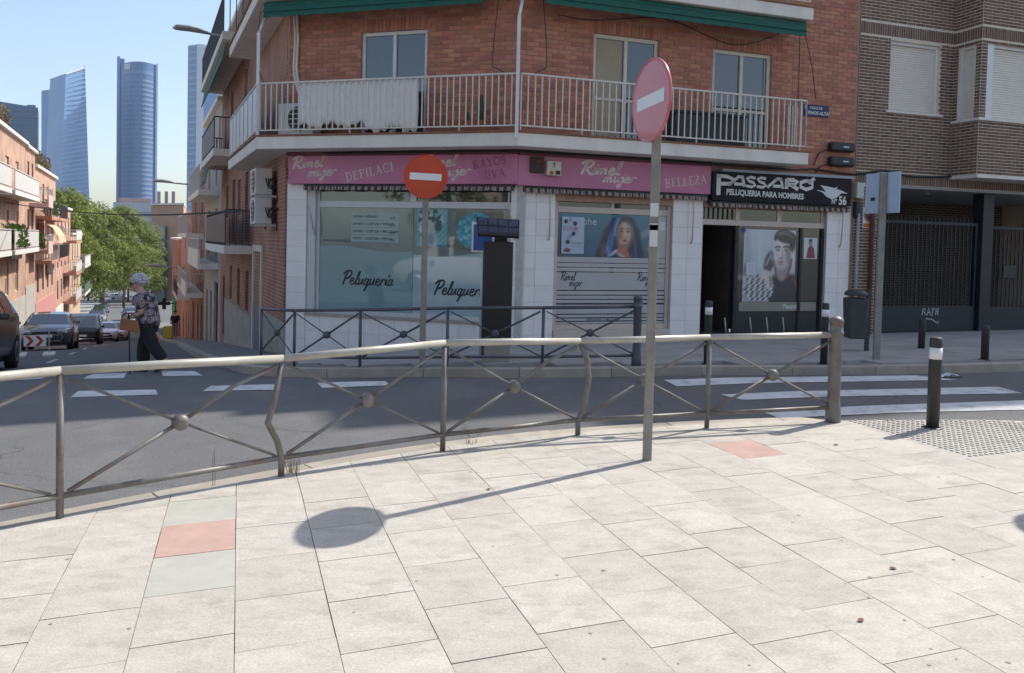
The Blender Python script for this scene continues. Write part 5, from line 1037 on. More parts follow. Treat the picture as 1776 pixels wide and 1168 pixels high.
for z in (2.6, -.2): balcony(h, FW, 58.2, 63, .9, z, mat('rust_balcony', (.46, .24, .17), .9, var=.1), m_lrail, 'bars'); balcony(h, FW, 63.6, 70, .9, z, mat('rust_balcony', (.42, .16, .1)), m_drail, 'bars')
ca = thing('curved_awning', FW.P(60.5, .6, -.6), 'cream striped curved awning over a rose house balcony', 'awning'); m_cs = mat('awning_cream', (.68, .56, .36), .8); m_cs2 = mat('awning_stripe', (.42, .30, .17), .8)
for i in range(14):
    b = MB(); x0 = 58.4+i*.34; x1 = x0+.335; pr = [(.05, 2.2), (.5, 2.15), (.9, 1.9), (1.2, 1.4), (1.3, .95)]
    for (o0, z0), (o1, z1) in zip(pr, pr[1:]): b.hexa([FW.P(x0, o0, z0-.02), FW.P(x1, o0, z0-.02), FW.P(x1, o1, z1-.02), FW.P(x0, o1, z1-.02), FW.P(x0, o0, z0), FW.P(x1, o0, z0), FW.P(x1, o1, z1), FW.P(x0, o1, z1)])
    b.build('awning_strip', m_cs if i % 2 else m_cs2, ca)
h = house(FW, 70.6, 84, 9, -9, 3.6, mO2, 'paler rose house lower down the street with red window boxes', wins=[W(72+i*3.2, 1.0, z, 1.5, s, m_brown) for i in range(4) for z, s in ((1.4, .4), (-1.2, .6), (-3.7, .3))])
MB().fbox(FW, 70.6, 77, 0, .05, -9, -4.3).build('ground_floor_render', m_whiter, h)
for z in (.9, -1.8, -4.2): balcony(h, FW, 77, 83.5, 1.0, z, mat('rust_balcony', (.42, .16, .1)), m_lrail, 'panel')
h = house(FW, 84.1, 97, 9, -10, 1.4, mat('sand_render', (.50, .36, .25), .9, var=.1), 'sand coloured end house beside the street trees', wins=[W(86+i*3.2, 1.0, z, 1.5, s, m_brown) for i in range(3) for z, s in ((-1, .4), (-3.7, .6))])
balcony(h, FW, 88, 96.5, 1.0, -1.6, m_whiter, m_lrail, 'panel'); balcony(h, FW, 88, 96.5, 1.0, -4.3, m_whiter, mat('green_rail', (.05, .1, .06), .6), 'panel')
# low annex with yard wall before the left row: closes the view at the frame edge
for a, lb in ((47.5, 'air conditioner on the orange brick front'), (64, 'air conditioner on the rose brick front'), (72, 'air conditioner on the paler rose front')): acunit(FW, a, a+.9, .1, .45, .2 if a < 60 else -1.2 if a < 70 else 1.5, .8 if a < 60 else -.6 if a < 70 else 2.1, lb)

# ================================================================== FAR BUILDINGS
def pxpt(px, py, Y):
    a = (px-888)/FOC; bb = -(py-(584-113))/FOC; d = fw+a*r2+bb*u2; t = Y/d.y; return Vector((0, 0, CAMH))+d*t
def tower_face(root, A, B, zb, zt, nz, m, name, gap=.25, proud=.3):
    """floor bands up one face"""
    d = (B-A); n = Vector((d.y, -d.x, 0)).normalized()
    if n.dot(-A) < 0: n = -n
    me = None; h = (zt-zb)/nz
    for i in range(nz):
        b = MB(); z = zb+i*h; P = [A, B, B+n*proud, A+n*proud]; b.prism([(p.x, p.y) for p in P], z+h*gap, z+h)
        b.build(name, m, root)
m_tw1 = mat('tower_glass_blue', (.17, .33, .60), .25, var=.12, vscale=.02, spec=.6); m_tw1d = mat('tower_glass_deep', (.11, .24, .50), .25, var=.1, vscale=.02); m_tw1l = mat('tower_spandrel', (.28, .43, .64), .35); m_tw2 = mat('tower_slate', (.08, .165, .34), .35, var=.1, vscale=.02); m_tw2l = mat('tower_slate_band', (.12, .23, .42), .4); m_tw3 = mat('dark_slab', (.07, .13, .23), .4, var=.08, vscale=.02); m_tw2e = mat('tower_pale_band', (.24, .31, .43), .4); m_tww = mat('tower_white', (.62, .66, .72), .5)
BZ = -40
def pr(px, Y): q = pxpt(px, 400, Y); return Vector((q.x, q.y, 0))
def zt(px, py, Y): return pxpt(px, py, Y).z
# faceted glass tower
tw = thing('glass_skyscraper', (*pr(115, 1000).xy, BZ), 'pale blue faceted glass tower with a slanted top', 'skyscraper')
Y = 1000; p0, p1, p2, p3 = pr(70, Y+30), pr(100, Y-5), pr(159, Y+18), pr(128, Y+60); q0, q1, q2, q3 = pr(86, Y+30), pr(113, Y-5), pr(146, Y+18), pr(120, Y+60)
z0 = BZ; za, zb_, zc = zt(86, 131, Y), zt(113, 131, Y), zt(148, 113, Y)
b = MB(); lo = [(*p.xy, z0) for p in (p0, p1, p2, p3)]; hi = [(q0.x, q0.y, za), (q1.x, q1.y, zb_), (q2.x, q2.y, zc), (q3.x, q3.y, zc-4)]
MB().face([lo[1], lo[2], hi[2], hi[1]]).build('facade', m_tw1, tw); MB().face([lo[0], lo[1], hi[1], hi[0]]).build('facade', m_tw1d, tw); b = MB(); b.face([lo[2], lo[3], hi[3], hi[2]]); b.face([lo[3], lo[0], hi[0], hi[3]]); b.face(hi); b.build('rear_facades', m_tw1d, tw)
mm = Vector(lo[1]); 
for i in range(44):
    t0, t1 = (i+.72)/44, (i+1)/44; L0, R0 = Vector(lo[1]).lerp(Vector(hi[1]), t0), Vector(lo[2]).lerp(Vector(hi[2]), t0); L1, R1 = Vector(lo[1]).lerp(Vector(hi[1]), t1), Vector(lo[2]).lerp(Vector(hi[2]), t1); n = Vector((0, -.5, 0))
    MB().hexa([L0, R0, R0+n, L0+n, L1, R1, R1+n, L1+n]).build('floor_band', m_tw1l, tw)
MB().prism([(p.x, p.y) for p in (pr(71, Y+40), pr(84, Y+30), pr(92, Y+60), pr(78, Y+70))], BZ, zt(76, 148, Y)).build('side_wing', m_tw1d, tw)
b = MB(); b.tube([hi[0], hi[2]], 1.2, 5); b.tube([hi[1], hi[2]], 1.2, 5); b.tube([(q2.x, q2.y, zc-14), (q2.x, q2.y, zc+3)], 1.0, 5); b.build('crown_frame', m_tww, tw)
# rounded slab tower
Y = 1050; tw = thing('rounded_skyscraper', (*pr(236, Y).xy, BZ), 'dark blue tower with a rounded glass front and pale ribs', 'skyscraper')
N = 14; arc = []
for i in range(N+1): t = i/N; px = 206+62*t; arc.append(pr(px, Y-18*math.sin(math.pi*t)))
zr = zt(236, 112, Y); MB().prism([(p.x, p.y) for p in arc]+[(pr(268, Y+40).x, pr(268, Y+40).y), (pr(206, Y+40).x, pr(206, Y+40).y)], BZ, zr).build('shaft', m_tw2, tw)
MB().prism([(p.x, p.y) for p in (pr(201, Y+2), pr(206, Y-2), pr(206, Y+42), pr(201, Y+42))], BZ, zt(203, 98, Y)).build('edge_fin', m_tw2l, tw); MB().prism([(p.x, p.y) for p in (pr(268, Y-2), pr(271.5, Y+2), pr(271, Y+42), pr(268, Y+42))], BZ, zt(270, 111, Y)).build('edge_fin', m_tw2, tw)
MB().prism([(p.x, p.y) for p in (pr(206, Y+10), pr(214, Y+10), pr(214, Y+40), pr(206, Y+40))], zr, zt(208, 99, Y)).build('roof_step', m_tw2l, tw)
zl, zh = BZ, zt(236, 142, Y)
for i in range(40):
    z = zl+(zh-zl)*i/40; h = (zh-zl)/40; n = Vector((0, -1.2, 0))
    P = [arc[k]+n*.4 for k in range(9, 14)]; MB().prism([(p.x, p.y) for p in P]+[(p.x, p.y+2) for p in reversed(P)], z+h*.62, z+h).build('floor_band', m_tw2e, tw)
    P = [arc[k]+n*.3 for k in range(1, 10)]; MB().prism([(p.x, p.y) for p in P]+[(p.x, p.y+2) for p in reversed(P)], z+h*.7, z+h).build('floor_band', m_tw2l, tw)
b = MB(); P = [arc[k]+Vector((0, -.8, 0)) for k in range(1, 14)]; b.prism([(p.x, p.y) for p in P]+[(p.x, p.y+2) for p in reversed(P)], zt(236, 133, Y), zt(236, 126, Y)); b.build('crown_band', m_tw2l, tw)
c = pxpt(221, 115, Y-14); MB().prism([(c.x-4, c.y), (c.x+3, c.y), (c.x+3, c.y+1), (c.x-4, c.y+1)], c.z-4, c.z+3).build('logo_mark', m_tww, tw)
# portal tower partly behind the balconies
Y = 900; tw = thing('portal_skyscraper', (*pr(345, Y).xy, BZ), 'white edged tower with an open portal behind the balconies', 'skyscraper')
top = zt(340, 80, Y)
MB().prism([(p.x, p.y) for p in (pr(323, Y), pr(338, Y-6), pr(340, Y+30), pr(325, Y+36))], BZ, top).build('blue_shaft', mat('tower_sky', (.20, .29, .43), .3), tw); MB().prism([(p.x, p.y) for p in (pr(338.2, Y-6), pr(350, Y-4), pr(350, Y+30), pr(340.2, Y+30))], BZ, top+1).build('white_shaft', m_tww, tw)
MB().prism([(p.x, p.y) for p in (pr(350.2, Y-3), pr(396, Y+6), pr(396, Y+30), pr(350.2, Y+30))], zt(350, 98, Y), top+1).build('lintel', m_tww, tw); MB().prism([(p.x, p.y) for p in (pr(350.2, Y-3), pr(396, Y+6), pr(396, Y+30), pr(350.2, Y+30))], BZ, zt(350, 121, Y)).build('lower_block', m_tw1, tw)
MB().prism([(p.x, p.y) for p in (pr(384, Y-3), pr(396, Y), pr(396, Y+30), pr(384, Y+30))], BZ, top).build('white_shaft', m_tww, tw)
for i in range(36):
    z = BZ+(top-BZ)*i/36; h = (top-BZ)/36; MB().prism([(p.x, p.y) for p in (pr(324, Y-1.5), pr(337.6, Y-7), pr(337.6, Y-6), pr(324, Y))], z+h*.7, z+h).build('floor_band', m_tw1l, tw)
c = zt(350, 87, Y); MB().prism([(p.x, p.y) for p in (pr(352, Y-4), pr(366, Y-1), pr(366, Y), pr(352, Y-3))], c-1.2, c+1.2).build('red_lettering', mat('tower_red', (.4, .06, .08), .5), tw)
# dark slab at the far left
Y = 700; tw = thing('dark_office_slab', (*pr(30, Y).xy, BZ), 'dark blue grey office slab at the upper left edge', 'skyscraper')
b = MB(); P = [pr(-25, Y), pr(65, Y), pr(67, Y+40), pr(-25, Y+40)]; b.hexa([(p.x, p.y, BZ) for p in P]+[(P[0].x, P[0].y, zt(0, 173, Y)), (P[1].x, P[1].y, zt(65, 187, Y)), (P[2].x, P[2].y, zt(65, 187, Y)), (P[3].x, P[3].y, zt(0, 173, Y))]); b.build('shaft', m_tw3, tw)
MB().prism([(p.x, p.y) for p in (pr(46, Y+1), pr(61, Y+1), pr(61, Y+20), pr(46, Y+20))], zt(50, 190, Y), zt(52, 182, Y)).build('roof_plant', m_tw3, tw)
for i in range(26):
    z = BZ+(zt(0, 190, Y)-BZ)*i/26; h = 5.2; MB().prism([(p.x, p.y) for p in (pr(-25, Y-1), pr(64.5, Y-1), pr(64.5, Y), pr(-25, Y))], z+h*.8, z+h).build('floor_band', mat('dark_slab_band', (.09, .14, .21), .5), tw)
# orange block closing the street, pale grey offices behind
Y = 205; eb = thing('orange_block', (*pr(290, Y).xy, -17), 'orange brick apartment block closing the view down the street', 'building')
P = [pr(262, Y), pr(318, Y-8), pr(322, Y+14), pr(266, Y+18)]; mOB = mat('orange_block_wall', (.52, .32, .21), .9, var=.08, vscale=.5)
MB().prism([(p.x, p.y) for p in P], -18, zt(290, 357, Y)).build('wall', mOB, eb); MB().prism([(p.x, p.y) for p in (pr(261, Y-1), pr(319, Y-9), pr(323, Y+15), pr(265, Y+19))], zt(290, 357, Y), zt(290, 354, Y)).build('roof', m_conc, eb)
for k in range(5):
    for px in (280, 300): 
        z = zt(290, 395+k*27, Y); w = MB().prism([(p.x, p.y) for p in (pr(px-4, Y-3.6), pr(px+6, Y-5), pr(px+6, Y-1), pr(px-4, Y))], z-3.0, z+.4).build('window', mat('block_glass', (.25, .31, .38), .3), eb); MB().prism([(p.x, p.y) for p in (pr(px-4.6, Y-3.7), pr(px-4.1, Y-3.7), pr(px-4.1, Y), pr(px-4.6, Y))], z-3.2, z+.6).build('frame', m_white, w)
for k in range(4): MB().prism([(p.x, p.y) for p in (pr(262.3, Y-.5), pr(268, Y-1), pr(268, Y+2), pr(262.3, Y+2))], zt(290, 400+k*30, Y)-1.8, zt(290, 400+k*30, Y)+1.2).build('balcony', m_white, eb)
Y = 330; eb = thing('office_block', (*pr(250, Y).xy, -20), 'pale grey flat roofed office block far behind the trees', 'building')
MB().prism([(p.x, p.y) for p in (pr(196, Y), pr(300, Y), pr(300, Y+30), pr(196, Y+30))], -24, zt(250, 352, Y)).build('wall', mat('office_pale', (.50, .50, .52), .8, var=.05), eb); MB().prism([(p.x, p.y) for p in (pr(205, Y+5), pr(262, Y+5), pr(262, Y+25), pr(205, Y+25))], zt(250, 352, Y), zt(230, 343, Y)).build('roof_plant', mat('office_roof', (.42, .30, .27), .9), eb)
for k in range(6): MB().prism([(p.x, p.y) for p in (pr(240, Y-.6), pr(298, Y-.6), pr(298, Y), pr(240, Y))], zt(250, 372+k*15, Y)-1, zt(250, 372+k*15, Y)+.8).build('window_band', mat('block_glass', (.2, .26, .33)), eb)
for px in (288, 275, 300): MB().prism([(p.x, p.y) for p in (pr(px-3, Y-3), pr(px+3, Y-3), pr(px+3, Y+3), pr(px-3, Y+3))], zt(250, 352, Y), zt(px, 333, Y)).build('chimney', mat('office_roof', (.4, .2, .15)), eb)
# low shelter roof at the end of the street
sh = thing('street_shelter', (*pr(236, 235).xy, -16), 'low flat white shelter roof at the end of the street', 'shelter')
for py, y in ((480, 232), (491, 236)): MB().prism([(p.x, p.y) for p in (pr(208, y), pr(262, y), pr(262, y+5), pr(208, y+5))], zt(230, py+2, y), zt(230, py-2, y)).build('roof', m_whiter, sh)
for px in (218, 240, 258): MB().prism([(p.x, p.y) for p in (pr(px-.8, 233), pr(px+.8, 233), pr(px+.8, 234), pr(px-.8, 234))], -18, zt(230, 481, 232)).build('post', m_grey, sh)

# ================================================================== BARRIERS
def metalmat(name, col, rust, amt, rough=.5):
    return mat(name, col, rough, var=.16, vscale=9, metal=.25, dirt=rust, dscale=7, damt=amt, bump=.08, bscale=50)
m_steel = metalmat('worn_barrier_steel', (.185, .18, .165), (.16, .075, .04), .95); m_toprail = mat('sunlit_top_rail', (.46, .445, .385), .38, var=.12, vscale=7, metal=.25, dirt=(.3, .25, .18), dscale=9, damt=.5)  # top rail's cream holds the sun's brightness, paler than the posts
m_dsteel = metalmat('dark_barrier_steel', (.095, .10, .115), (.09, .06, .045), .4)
def lean(p, h, bend):
    """points of a post from its foot to its head; bend is (height share, side shift) pairs"""
    return None
def barrier(name, label, posts, heights, mtop, m, bulge={}, endpost=None, sag={}, rr=.028):
    t = thing(name, (posts[0][0], posts[0][1], T(*posts[0])), label, 'barrier')
    feet = [Vector((p[0], p[1], T(*p))) for p in posts]; heads = [f+Vector((0, 0, h)) for f, h in zip(feet, heights)]
    n = len(posts)
    for i, f in enumerate(feet):
        d = (feet[min(i+1, n-1)]-feet[max(i-1, 0)]).normalized()
        if endpost == i: continue
        bl = bulge.get(i)
        h = heights[i]
        if bl:
            pts = [f-Vector((0, 0, .06)), f+Vector((0, 0, .13))]+[f+Vector((0, 0, h*s))+d*k for s, k in bl]+[heads[i]-Vector((0, 0, .012))]
            MB().tube(pts, .023, 8).build('post', m, t)
        else: MB().tube([f-Vector((0, 0, .06)), heads[i]-Vector((0, 0, .012))], .022, 8).build('post', m, t)
    for i in range(n-1):
        A, B = heads[i], heads[i+1]; sg = sag.get(i, 0)
        MB().tube([A, A.lerp(B, .5)+Vector((0, 0, sg)), B], rr, 12).build('top_rail', mtop, t)
        C, D = feet[i]+Vector((0, 0, .13)), feet[i+1]+Vector((0, 0, .13)); MB().tube([C, D], .019, 8).build('bottom_rail', m, t)
        A2, B2 = A-Vector((0, 0, .03)), B-Vector((0, 0, .03)); ce = (A2+B2+C+D)/4
        d = (B-A).normalized(); nrm = Vector((d.y, -d.x, 0))
        for p in (A2, B2, C, D):
            q = p.lerp(ce, .06); k = p.lerp(ce, .5)
            if i in sag and p is B2: k = k+Vector((0, 0, .035))
            MB().tube([q, k, ce], .0145 if p in (B2, C) else .009, 8).build('brace', m, t)
        MB().lathe([(.028, -.046), (.046, -.034), (.052, -.022), (.052, .022), (.046, .034), (.022, .046)], ce, 14, tuple(nrm)).build('hub', m, t)
    if endpost is not None:
        f = feet[endpost]; MB().lathe([(.07, -.05), (.066, .1), (.055, .2), (.055, .78), (.066, .80), (.066, .82), (.056, .83), (.062, .90), (.066, .905), (.06, .935), (.03, .955), (.004, .96)], f, 20).build('end_post', m, t)
    return t
barrier('pedestrian_barrier', 'worn grey steel barrier with crossed braces along the sunlit kerb', [(-5.3, 2.42), (-3.85, 3.62), (-2.64, 4.72), (-1.58, 5.59), (-.51, 6.27), (.59, 6.79), (1.74, 7.03), (2.94, 7.27)], [.87, .87, .875, .825, .85, .80, .80, .79], m_toprail, m_steel,
        bulge={3: [(.3, -.03), (.47, -.1), (.62, -.06)], 5: [(.3, .05), (.6, .09), (.8, .07)]}, endpost=7, sag={2: 0.004, 4: .004})
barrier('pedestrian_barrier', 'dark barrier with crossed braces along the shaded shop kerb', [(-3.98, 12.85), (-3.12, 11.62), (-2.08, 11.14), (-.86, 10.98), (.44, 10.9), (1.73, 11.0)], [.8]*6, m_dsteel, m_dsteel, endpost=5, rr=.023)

# ================================================================== SIGNS
m_sred = mat('sign_red', (.56, .055, .02), .38, var=.05, coat=.2); m_sglare = mat('glare_sign_red', (.56, .13, .15), .28, var=.06, vscale=4, coat=.6, dirt=(.6, .22, .22), dscale=3, damt=.5); m_galv = mat('galvanised_post', (.27, .26, .235), .55, var=.2, vscale=8, metal=.2, dirt=(.2, .19, .16), dscale=5, damt=.5); m_swh = mat('sign_white_sheet', (.80, .80, .80), .4)  # near sign's pink: red lightened for sheen and ground bounce on its face
def noentry(x, y, h, rad, ang, label, m, pw=.028, tilt=0., fade=None):
    z = T(x, y); t = thing('no_entry_sign', (x, y, z), label, 'road sign'); n = Vector((math.sin(ang), -math.cos(ang), 0)); a = Vector((math.cos(ang), math.sin(ang), 0)); c = Vector((x, y, z+h))+n*(pw+.02)
    MB().box(x-pw, x+pw, y-pw*.7, y+pw*.7, z-.1, z+h+rad*.55).build('post', m_galv, t, bevel=.006)
    dk = MB().lathe([(rad-.012, -.012), (rad, -.008), (rad, .010), (rad-.006, .013), (rad-.012, .008), (rad-.02, .006)], c, 48, tuple(n)).build('disc', m, t)
    b = MB(); w, hh = rad*.72, rad*.155; ct, st = math.cos(tilt), math.sin(tilt)
    b.face([c+n*.0085+a*(u*ct-v*st)+Vector((0, 0, u*st+v*ct)) for u, v in ((-w, -hh), (w, -hh), (w, hh), (-w, hh))]); b.build('white_bar', m_swh, dk)
    MB().lathe([(rad-.02, -.014), (rad-.02, -.013)], c, 32, tuple(n)).build('back_plate', m_galv, dk)
    return t
noentry(-1.19, 10.92, 2.58, .295, R(3), 'bright red no entry sign in front of the left shop window', m_sred, .04, -.03)
t = noentry(1.04, 5.97, 2.66, .305, R(-73), 'tilted no entry sign with glare put into its pink disc on the sunlit pavement', m_sglare, .032, .05)
for z, h in ((1.60, .16), (1.82, .1), (1.72, .05)): MB().box(1.005, 1.065, 5.944, 5.9465, z, z+h).build('torn_sticker', m_wp, t)
noentry(5.14, 5.90, 2.64, .3, R(-70), 'unseen no entry sign added right of the view for its shadow', m_sred)  # out of view, added for the shadow it throws at the right
# square sign seen from behind
t = thing('crossing_sign', (5.42, 11.9, T(5.42, 11.9)), 'square sign seen from behind on a grey post by the litter bin', 'road sign'); z = T(5.42, 11.9)
MB().box(5.37, 5.47, 11.87, 11.93, z-.1, z+2.75).build('post', m_galv, t, bevel=.01)
FS = Fr((5.45, 12.0), 71-32, (0, 0)); FS = Fr((5.5, 11.99), 156, (0, 0)); b = MB().fbox(FS, -.31, .31, .05, .07, z+2.16, z+2.76); b.build('plate', mat('sign_back', (.42, .50, .62), .45, var=.1, metal=.2), t, bevel=.008)
MB().fbox(FS, -.2, -.12, .071, .074, z+2.35, z+2.4).build('sticker', m_black, t)

# ================================================================== BOLLARDS, BIN, METER
m_bol = mat('bollard_black', (.035, .034, .034), .5, var=.15, dirt=(.09, .085, .08), dscale=8, damt=.4); m_refl = mat('reflective_white', (.78, .78, .78), .45, var=.05)
def bollard(x, y, h, r, band, label, slant=0.):
    z = T(x, y)+(-.008); t = thing('bollard', (x, y, z), label, 'bollard')
    MB().lathe([(r, -.1), (r, h-.05), (r*.96, h-.012), (r*.8, h)], (x, y, z), 20).build('shaft', m_bol, t)
    if band: MB().lathe([(r*1.012, 0), (r*1.012, band)], (x, y, z+h-.09-band), 20).build('reflective_band', m_refl, t)
    MB().lathe([(r*1.7, -.02), (r*1.7, .008), (r*1.1, .012)], (x, y, z), 20).build('base_plate', m_bol, t); return t
bollard(3.72, 7.03, .80, .052, .10, 'black bollard with white band on the studded sunlit pavement'); bollard(2.72, 11.08, .88, .05, .10, 'white banded bollard before the dark shop doorway'); bollard(4.41, 11.3, .86, .05, .10, 'white banded bollard behind the end post before the poster window')
bollard(6.95, 13.6, .50, .055, 0, 'plain black bollard in front of the graffiti on the gate'); bollard(7.14, 12.1, .52, .055, 0, 'plain black bollard in front of the black column')
t = thing('litter_bin', (5.75, 13.2, T(5.75, 13.2)), 'dark grey litter bin with a flap lid beside the brick pier', 'litter bin'); x, y = 5.6, 13.1; z = T(x, y)
m_bin = mat('bin_grey', (.055, .056, .058), .5, var=.15); b = MB(); b.hexa([(x-.14, y-.12, z+.2), (x+.14, y-.12, z+.2), (x+.14, y+.12, z+.2), (x-.14, y+.12, z+.2), (x-.165, y-.14, z+.86), (x+.165, y-.14, z+.86), (x+.165, y+.14, z+.86), (x-.165, y+.14, z+.86)]); b.build('body', m_bin, t, bevel=.03, seg=3)
MB().lathe([(.18, 0), (.182, .02), (.165, .06), (.1, .095), (.02, .1)], (x, y, z+.9), 20).build('lid', m_bin, t); MB().box(x+.166, x+.22, y-.05, y+.01, z-.1, z+1.0).build('post', m_bin, t)
# parking meter with a solar roof
x, y = -.2, 11.6; z = T(x, y); t = thing('parking_meter', (x, y, z), 'black parking meter with a tilted blue solar panel at the barrier', 'parking meter'); m_pm = mat('meter_black', (.022, .021, .023), .45, var=.12)
MB().box(x-.2, x+.2, y-.15, y+.15, z-.05, z+.25).build('plinth', mat('meter_plinth', (.34, .30, .26), .7, var=.1), t, bevel=.008); MB().box(x-.21, x+.21, y-.16, y+.16, z+.255, z+1.72).build('body', m_pm, t, bevel=.012); MB().box(x-.215, x-.17, y-.155, y+.1, z+.1, z+1.70).build('side_profile', mat('meter_side', (.06, .065, .085), .4), t, bevel=.005)
MB().box(x-.06, x+.12, y-.06, y+.06, z+1.72, z+1.82).build('neck', m_pm, t)
b = MB().hexa([(x-.29, y-.22, z+1.79), (x+.29, y-.22, z+1.77), (x+.29, y+.2, z+2.0), (x-.34, y+.2, z+2.02), (x-.29, y-.24, z+1.82), (x+.29, y-.24, z+1.80), (x+.29, y+.2, z+2.05), (x-.34, y+.2, z+2.07)]); b.build('panel_case', m_pm, t)
m_sol = mat('solar_cell', (.035, .05, .10), .25, var=.2, vscale=20, coat=.5)
for i in range(4):
    for j in range(2):
        f = lambda s, q: Vector((x-.275+.055*(-q)*.9+(.55+.05*q)*s, y-.225+.41*q, z+1.822-.02*s+.25*q+.004)); s0, s1, q0, q1 = i/4+.012, (i+1)/4-.012, j/2+.03, (j+1)/2-.03
        MB().face([f(s0, q0), f(s1, q0), f(s1, q1), f(s0, q1)]).build('solar_cell', m_sol, t)
MB().box(x-.2165, x-.2155, y-.1, y+.02, z+1.2, z+1.5).build('blue_sticker', mat('sticker_blue', (.2, .22, .5), .5), t)
# square blue-edged sign plate standing behind the meter
t = thing('parking_sign', (-.5, 12.2, T(-.5, 12.2)), 'blue plate with white edge behind the parking meter roof', 'road sign'); z = T(-.5, 12.2); MB().tube([(-.45, 12.2, z-.1), (-.45, 12.2, z+2.1)], .025, 8).build('post', m_grey, t); MB().box(-.62, -.28, 12.15, 12.165, z+1.6, z+2.05).build('plate', m_swh, t, bevel=.005); MB().box(-.59, -.31, 12.144, 12.149, z+1.63, z+2.02).build('face', mat('parking_blue', (.05, .12, .35), .4), t)

# ================================================================== LAMPS, CABLE, LITTER
m_lamp = mat('lamp_grey', (.33, .33, .33), .5, var=.1)
def street_lamp(F, a, z, o, label, s=1., rise=.15):
    t = thing('wall_lamp', F.P(a, 0, z), label, 'street lamp'); MB().tube([F.P(a, -.05, z), F.P(a, o*.45, z+rise*.7), F.P(a, o, z+rise)], .03*s, 8).build('arm', m_lamp, t); P = F.P
    MB().tube([P(a, o-.02, z+rise), P(a, o+.15*s, z+rise+.04*s), P(a, o+.45*s, z+rise+.07*s), P(a, o+.72*s, z+rise+.06*s), P(a, o+.8*s, z+rise+.03*s)], [.045*s, .1*s, .13*s, .12*s, .03*s], 12, flat=.55).build('head', m_lamp, t); return t
street_lamp(FL, 7.4, 7.1, 1.0, 'grey street lamp on an arm high above the side street', 1.15, .05); street_lamp(FL, 27.5, 4.1, 1.2, 'pale street lamp on the reddish brown house', 1.3, .1); street_lamp(FL, 44, -.7, 1.3, 'pale street lamp low down the street', 1.5, .1)
A, B = FL.P(1.0, .03, 2.2), FW.P(46, .02, 3.0); cable([A, A.lerp(B, .25)-Vector((0, 0, .25)), A.lerp(B, .5)-Vector((0, 0, .3)), A.lerp(B, .75)-Vector((0, 0, .2)), B], .022, 'black cable slung across the side street')
for i, (x, y, lb) in enumerate(((2.62, 6.4, 'dry brown leaf on the pale slabs near the bollard'), (3.25, 6.78, 'orange brown leaf on the studded tiles'), (1.95, 4.0, 'dark curled leaf on the pale slabs at lower right'), (-.12, 5.25, 'small dark leaf on the slabs near the sign shadow'), (1.55, 3.45, 'reddish leaf scrap at the lower right'))):
    z = T(x, y)+.004; a = i*1.7; c, s = math.cos(a), math.sin(a); L = .022; b = MB(); pts = [(-1, 0, 0), (-.3, .5, .25), (.5, .4, .3), (1.1, 0, .1), (.5, -.4, .35), (-.3, -.5, .2)]; n = b.pts([(x+L*(p[0]*c-p[1]*s), y+L*(p[0]*s+p[1]*c), z+L*p[2]) for p in pts]+[(x, y, z)])
    for k in range(6): b.f.append((n+6, n+k, n+(k+1) % 6)); b.sm.append(True)
    b.f += []; o = b.build('fallen_leaf', mat('leaf_brown', (.16, .075, .035), .8, obj=.3), loc=(x, y, z)); tag(o, lb, 'leaf')
x, y = 6.0, 10.95; b = MB(); rq = random.Random(3)
for i in range(12):
    for j in range(6): b.v.append((x-.15+i*.028, y-.05+j*.02, Rz(x, y)+.01+.05*rq.random()*math.sin(i/11*3.14)))
for i in range(11):
    for j in range(5): q = i*6+j; b.f.append((q, q+6, q+7, q+1)); b.sm.append(False)
tag(b.build('plastic_litter', m_wp, loc=(x, y, Rz(x, y))), 'crumpled white plastic litter lying against the far kerb', 'litter')
# weeds at the kerb
m_weed = mat('dry_weed', (.16, .13, .05), .9, var=.3)
for x, y, n, h, lb in ((-1.52, 5.66, 26, .14, 'tuft of dry weed at the foot of the bent barrier post'), (-2.0, 5.36, 3, .40, 'tall thin weed stem at the kerb under the barrier'), (-.3, 6.5, 16, .06, 'low weed tuft on the kerb joint'), (-1.22, 10.86, 18, .1, 'rusty weed tuft at the foot of the red sign')):
    b = MB(); rq = random.Random(int(h*1000)); z = T(x, y)
    for k in range(n):
        a = rq.random()*6.28; l = h*rq.uniform(.5, 1); sp = .35 if h < .3 else .12; p0 = Vector((x+rq.uniform(-.04, .04), y+rq.uniform(-.03, .03), z-.01)); p2 = p0+Vector((math.cos(a)*l*sp, math.sin(a)*l*sp, l)); w = Vector((-math.sin(a), math.cos(a), 0))*.0018
        m = p0.lerp(p2, .6)+Vector((0, 0, l*.1)); b.face([p0-w, p0+w, m+w, m-w]); b.face([m-w, m+w, p2])
    tag(b.build('weed', m_weed, loc=(x, y, z)), lb, 'weed')
# chevron road works barrier by the parked car
t = thing('chevron_barrier', (*xy(27, -3.0), T(*xy(27, -3.0))), 'red and white chevron barrier frame in front of the grey hatchback', 'barrier'); FC = Fr(xy(27, -2.88), 63, (0, 0)); zc = T(*xy(27, -3.0))-.12
for a in (-.95, .0): pass
MB().tube([FC.P(-.36, 0, zc), FC.P(-.36, 0, zc+.78), FC.P(.36, 0, zc+.78), FC.P(.36, 0, zc)], .02, 8).build('frame', m_lrail, t); MB().fbox(FC, -.28, .28, -.02, .02, zc+.3, zc+.62).build('plate', m_swh, t)
for k in range(2):
    x0 = -.25+k*.25; pts = [(x0, .31), (x0+.1, .31), (x0+.22, .46), (x0+.1, .61), (x0, .61), (x0+.12, .46)]; MB().face([FC.P(a, .022, zc+q) for a, q in pts]).build('chevron', m_sred, t)
for a in (-.36, .36): MB().fbox(FC, a-.16, a+.16, -.3, .3, zc, zc+.1).build('foot', m_conc, t, bevel=.02)
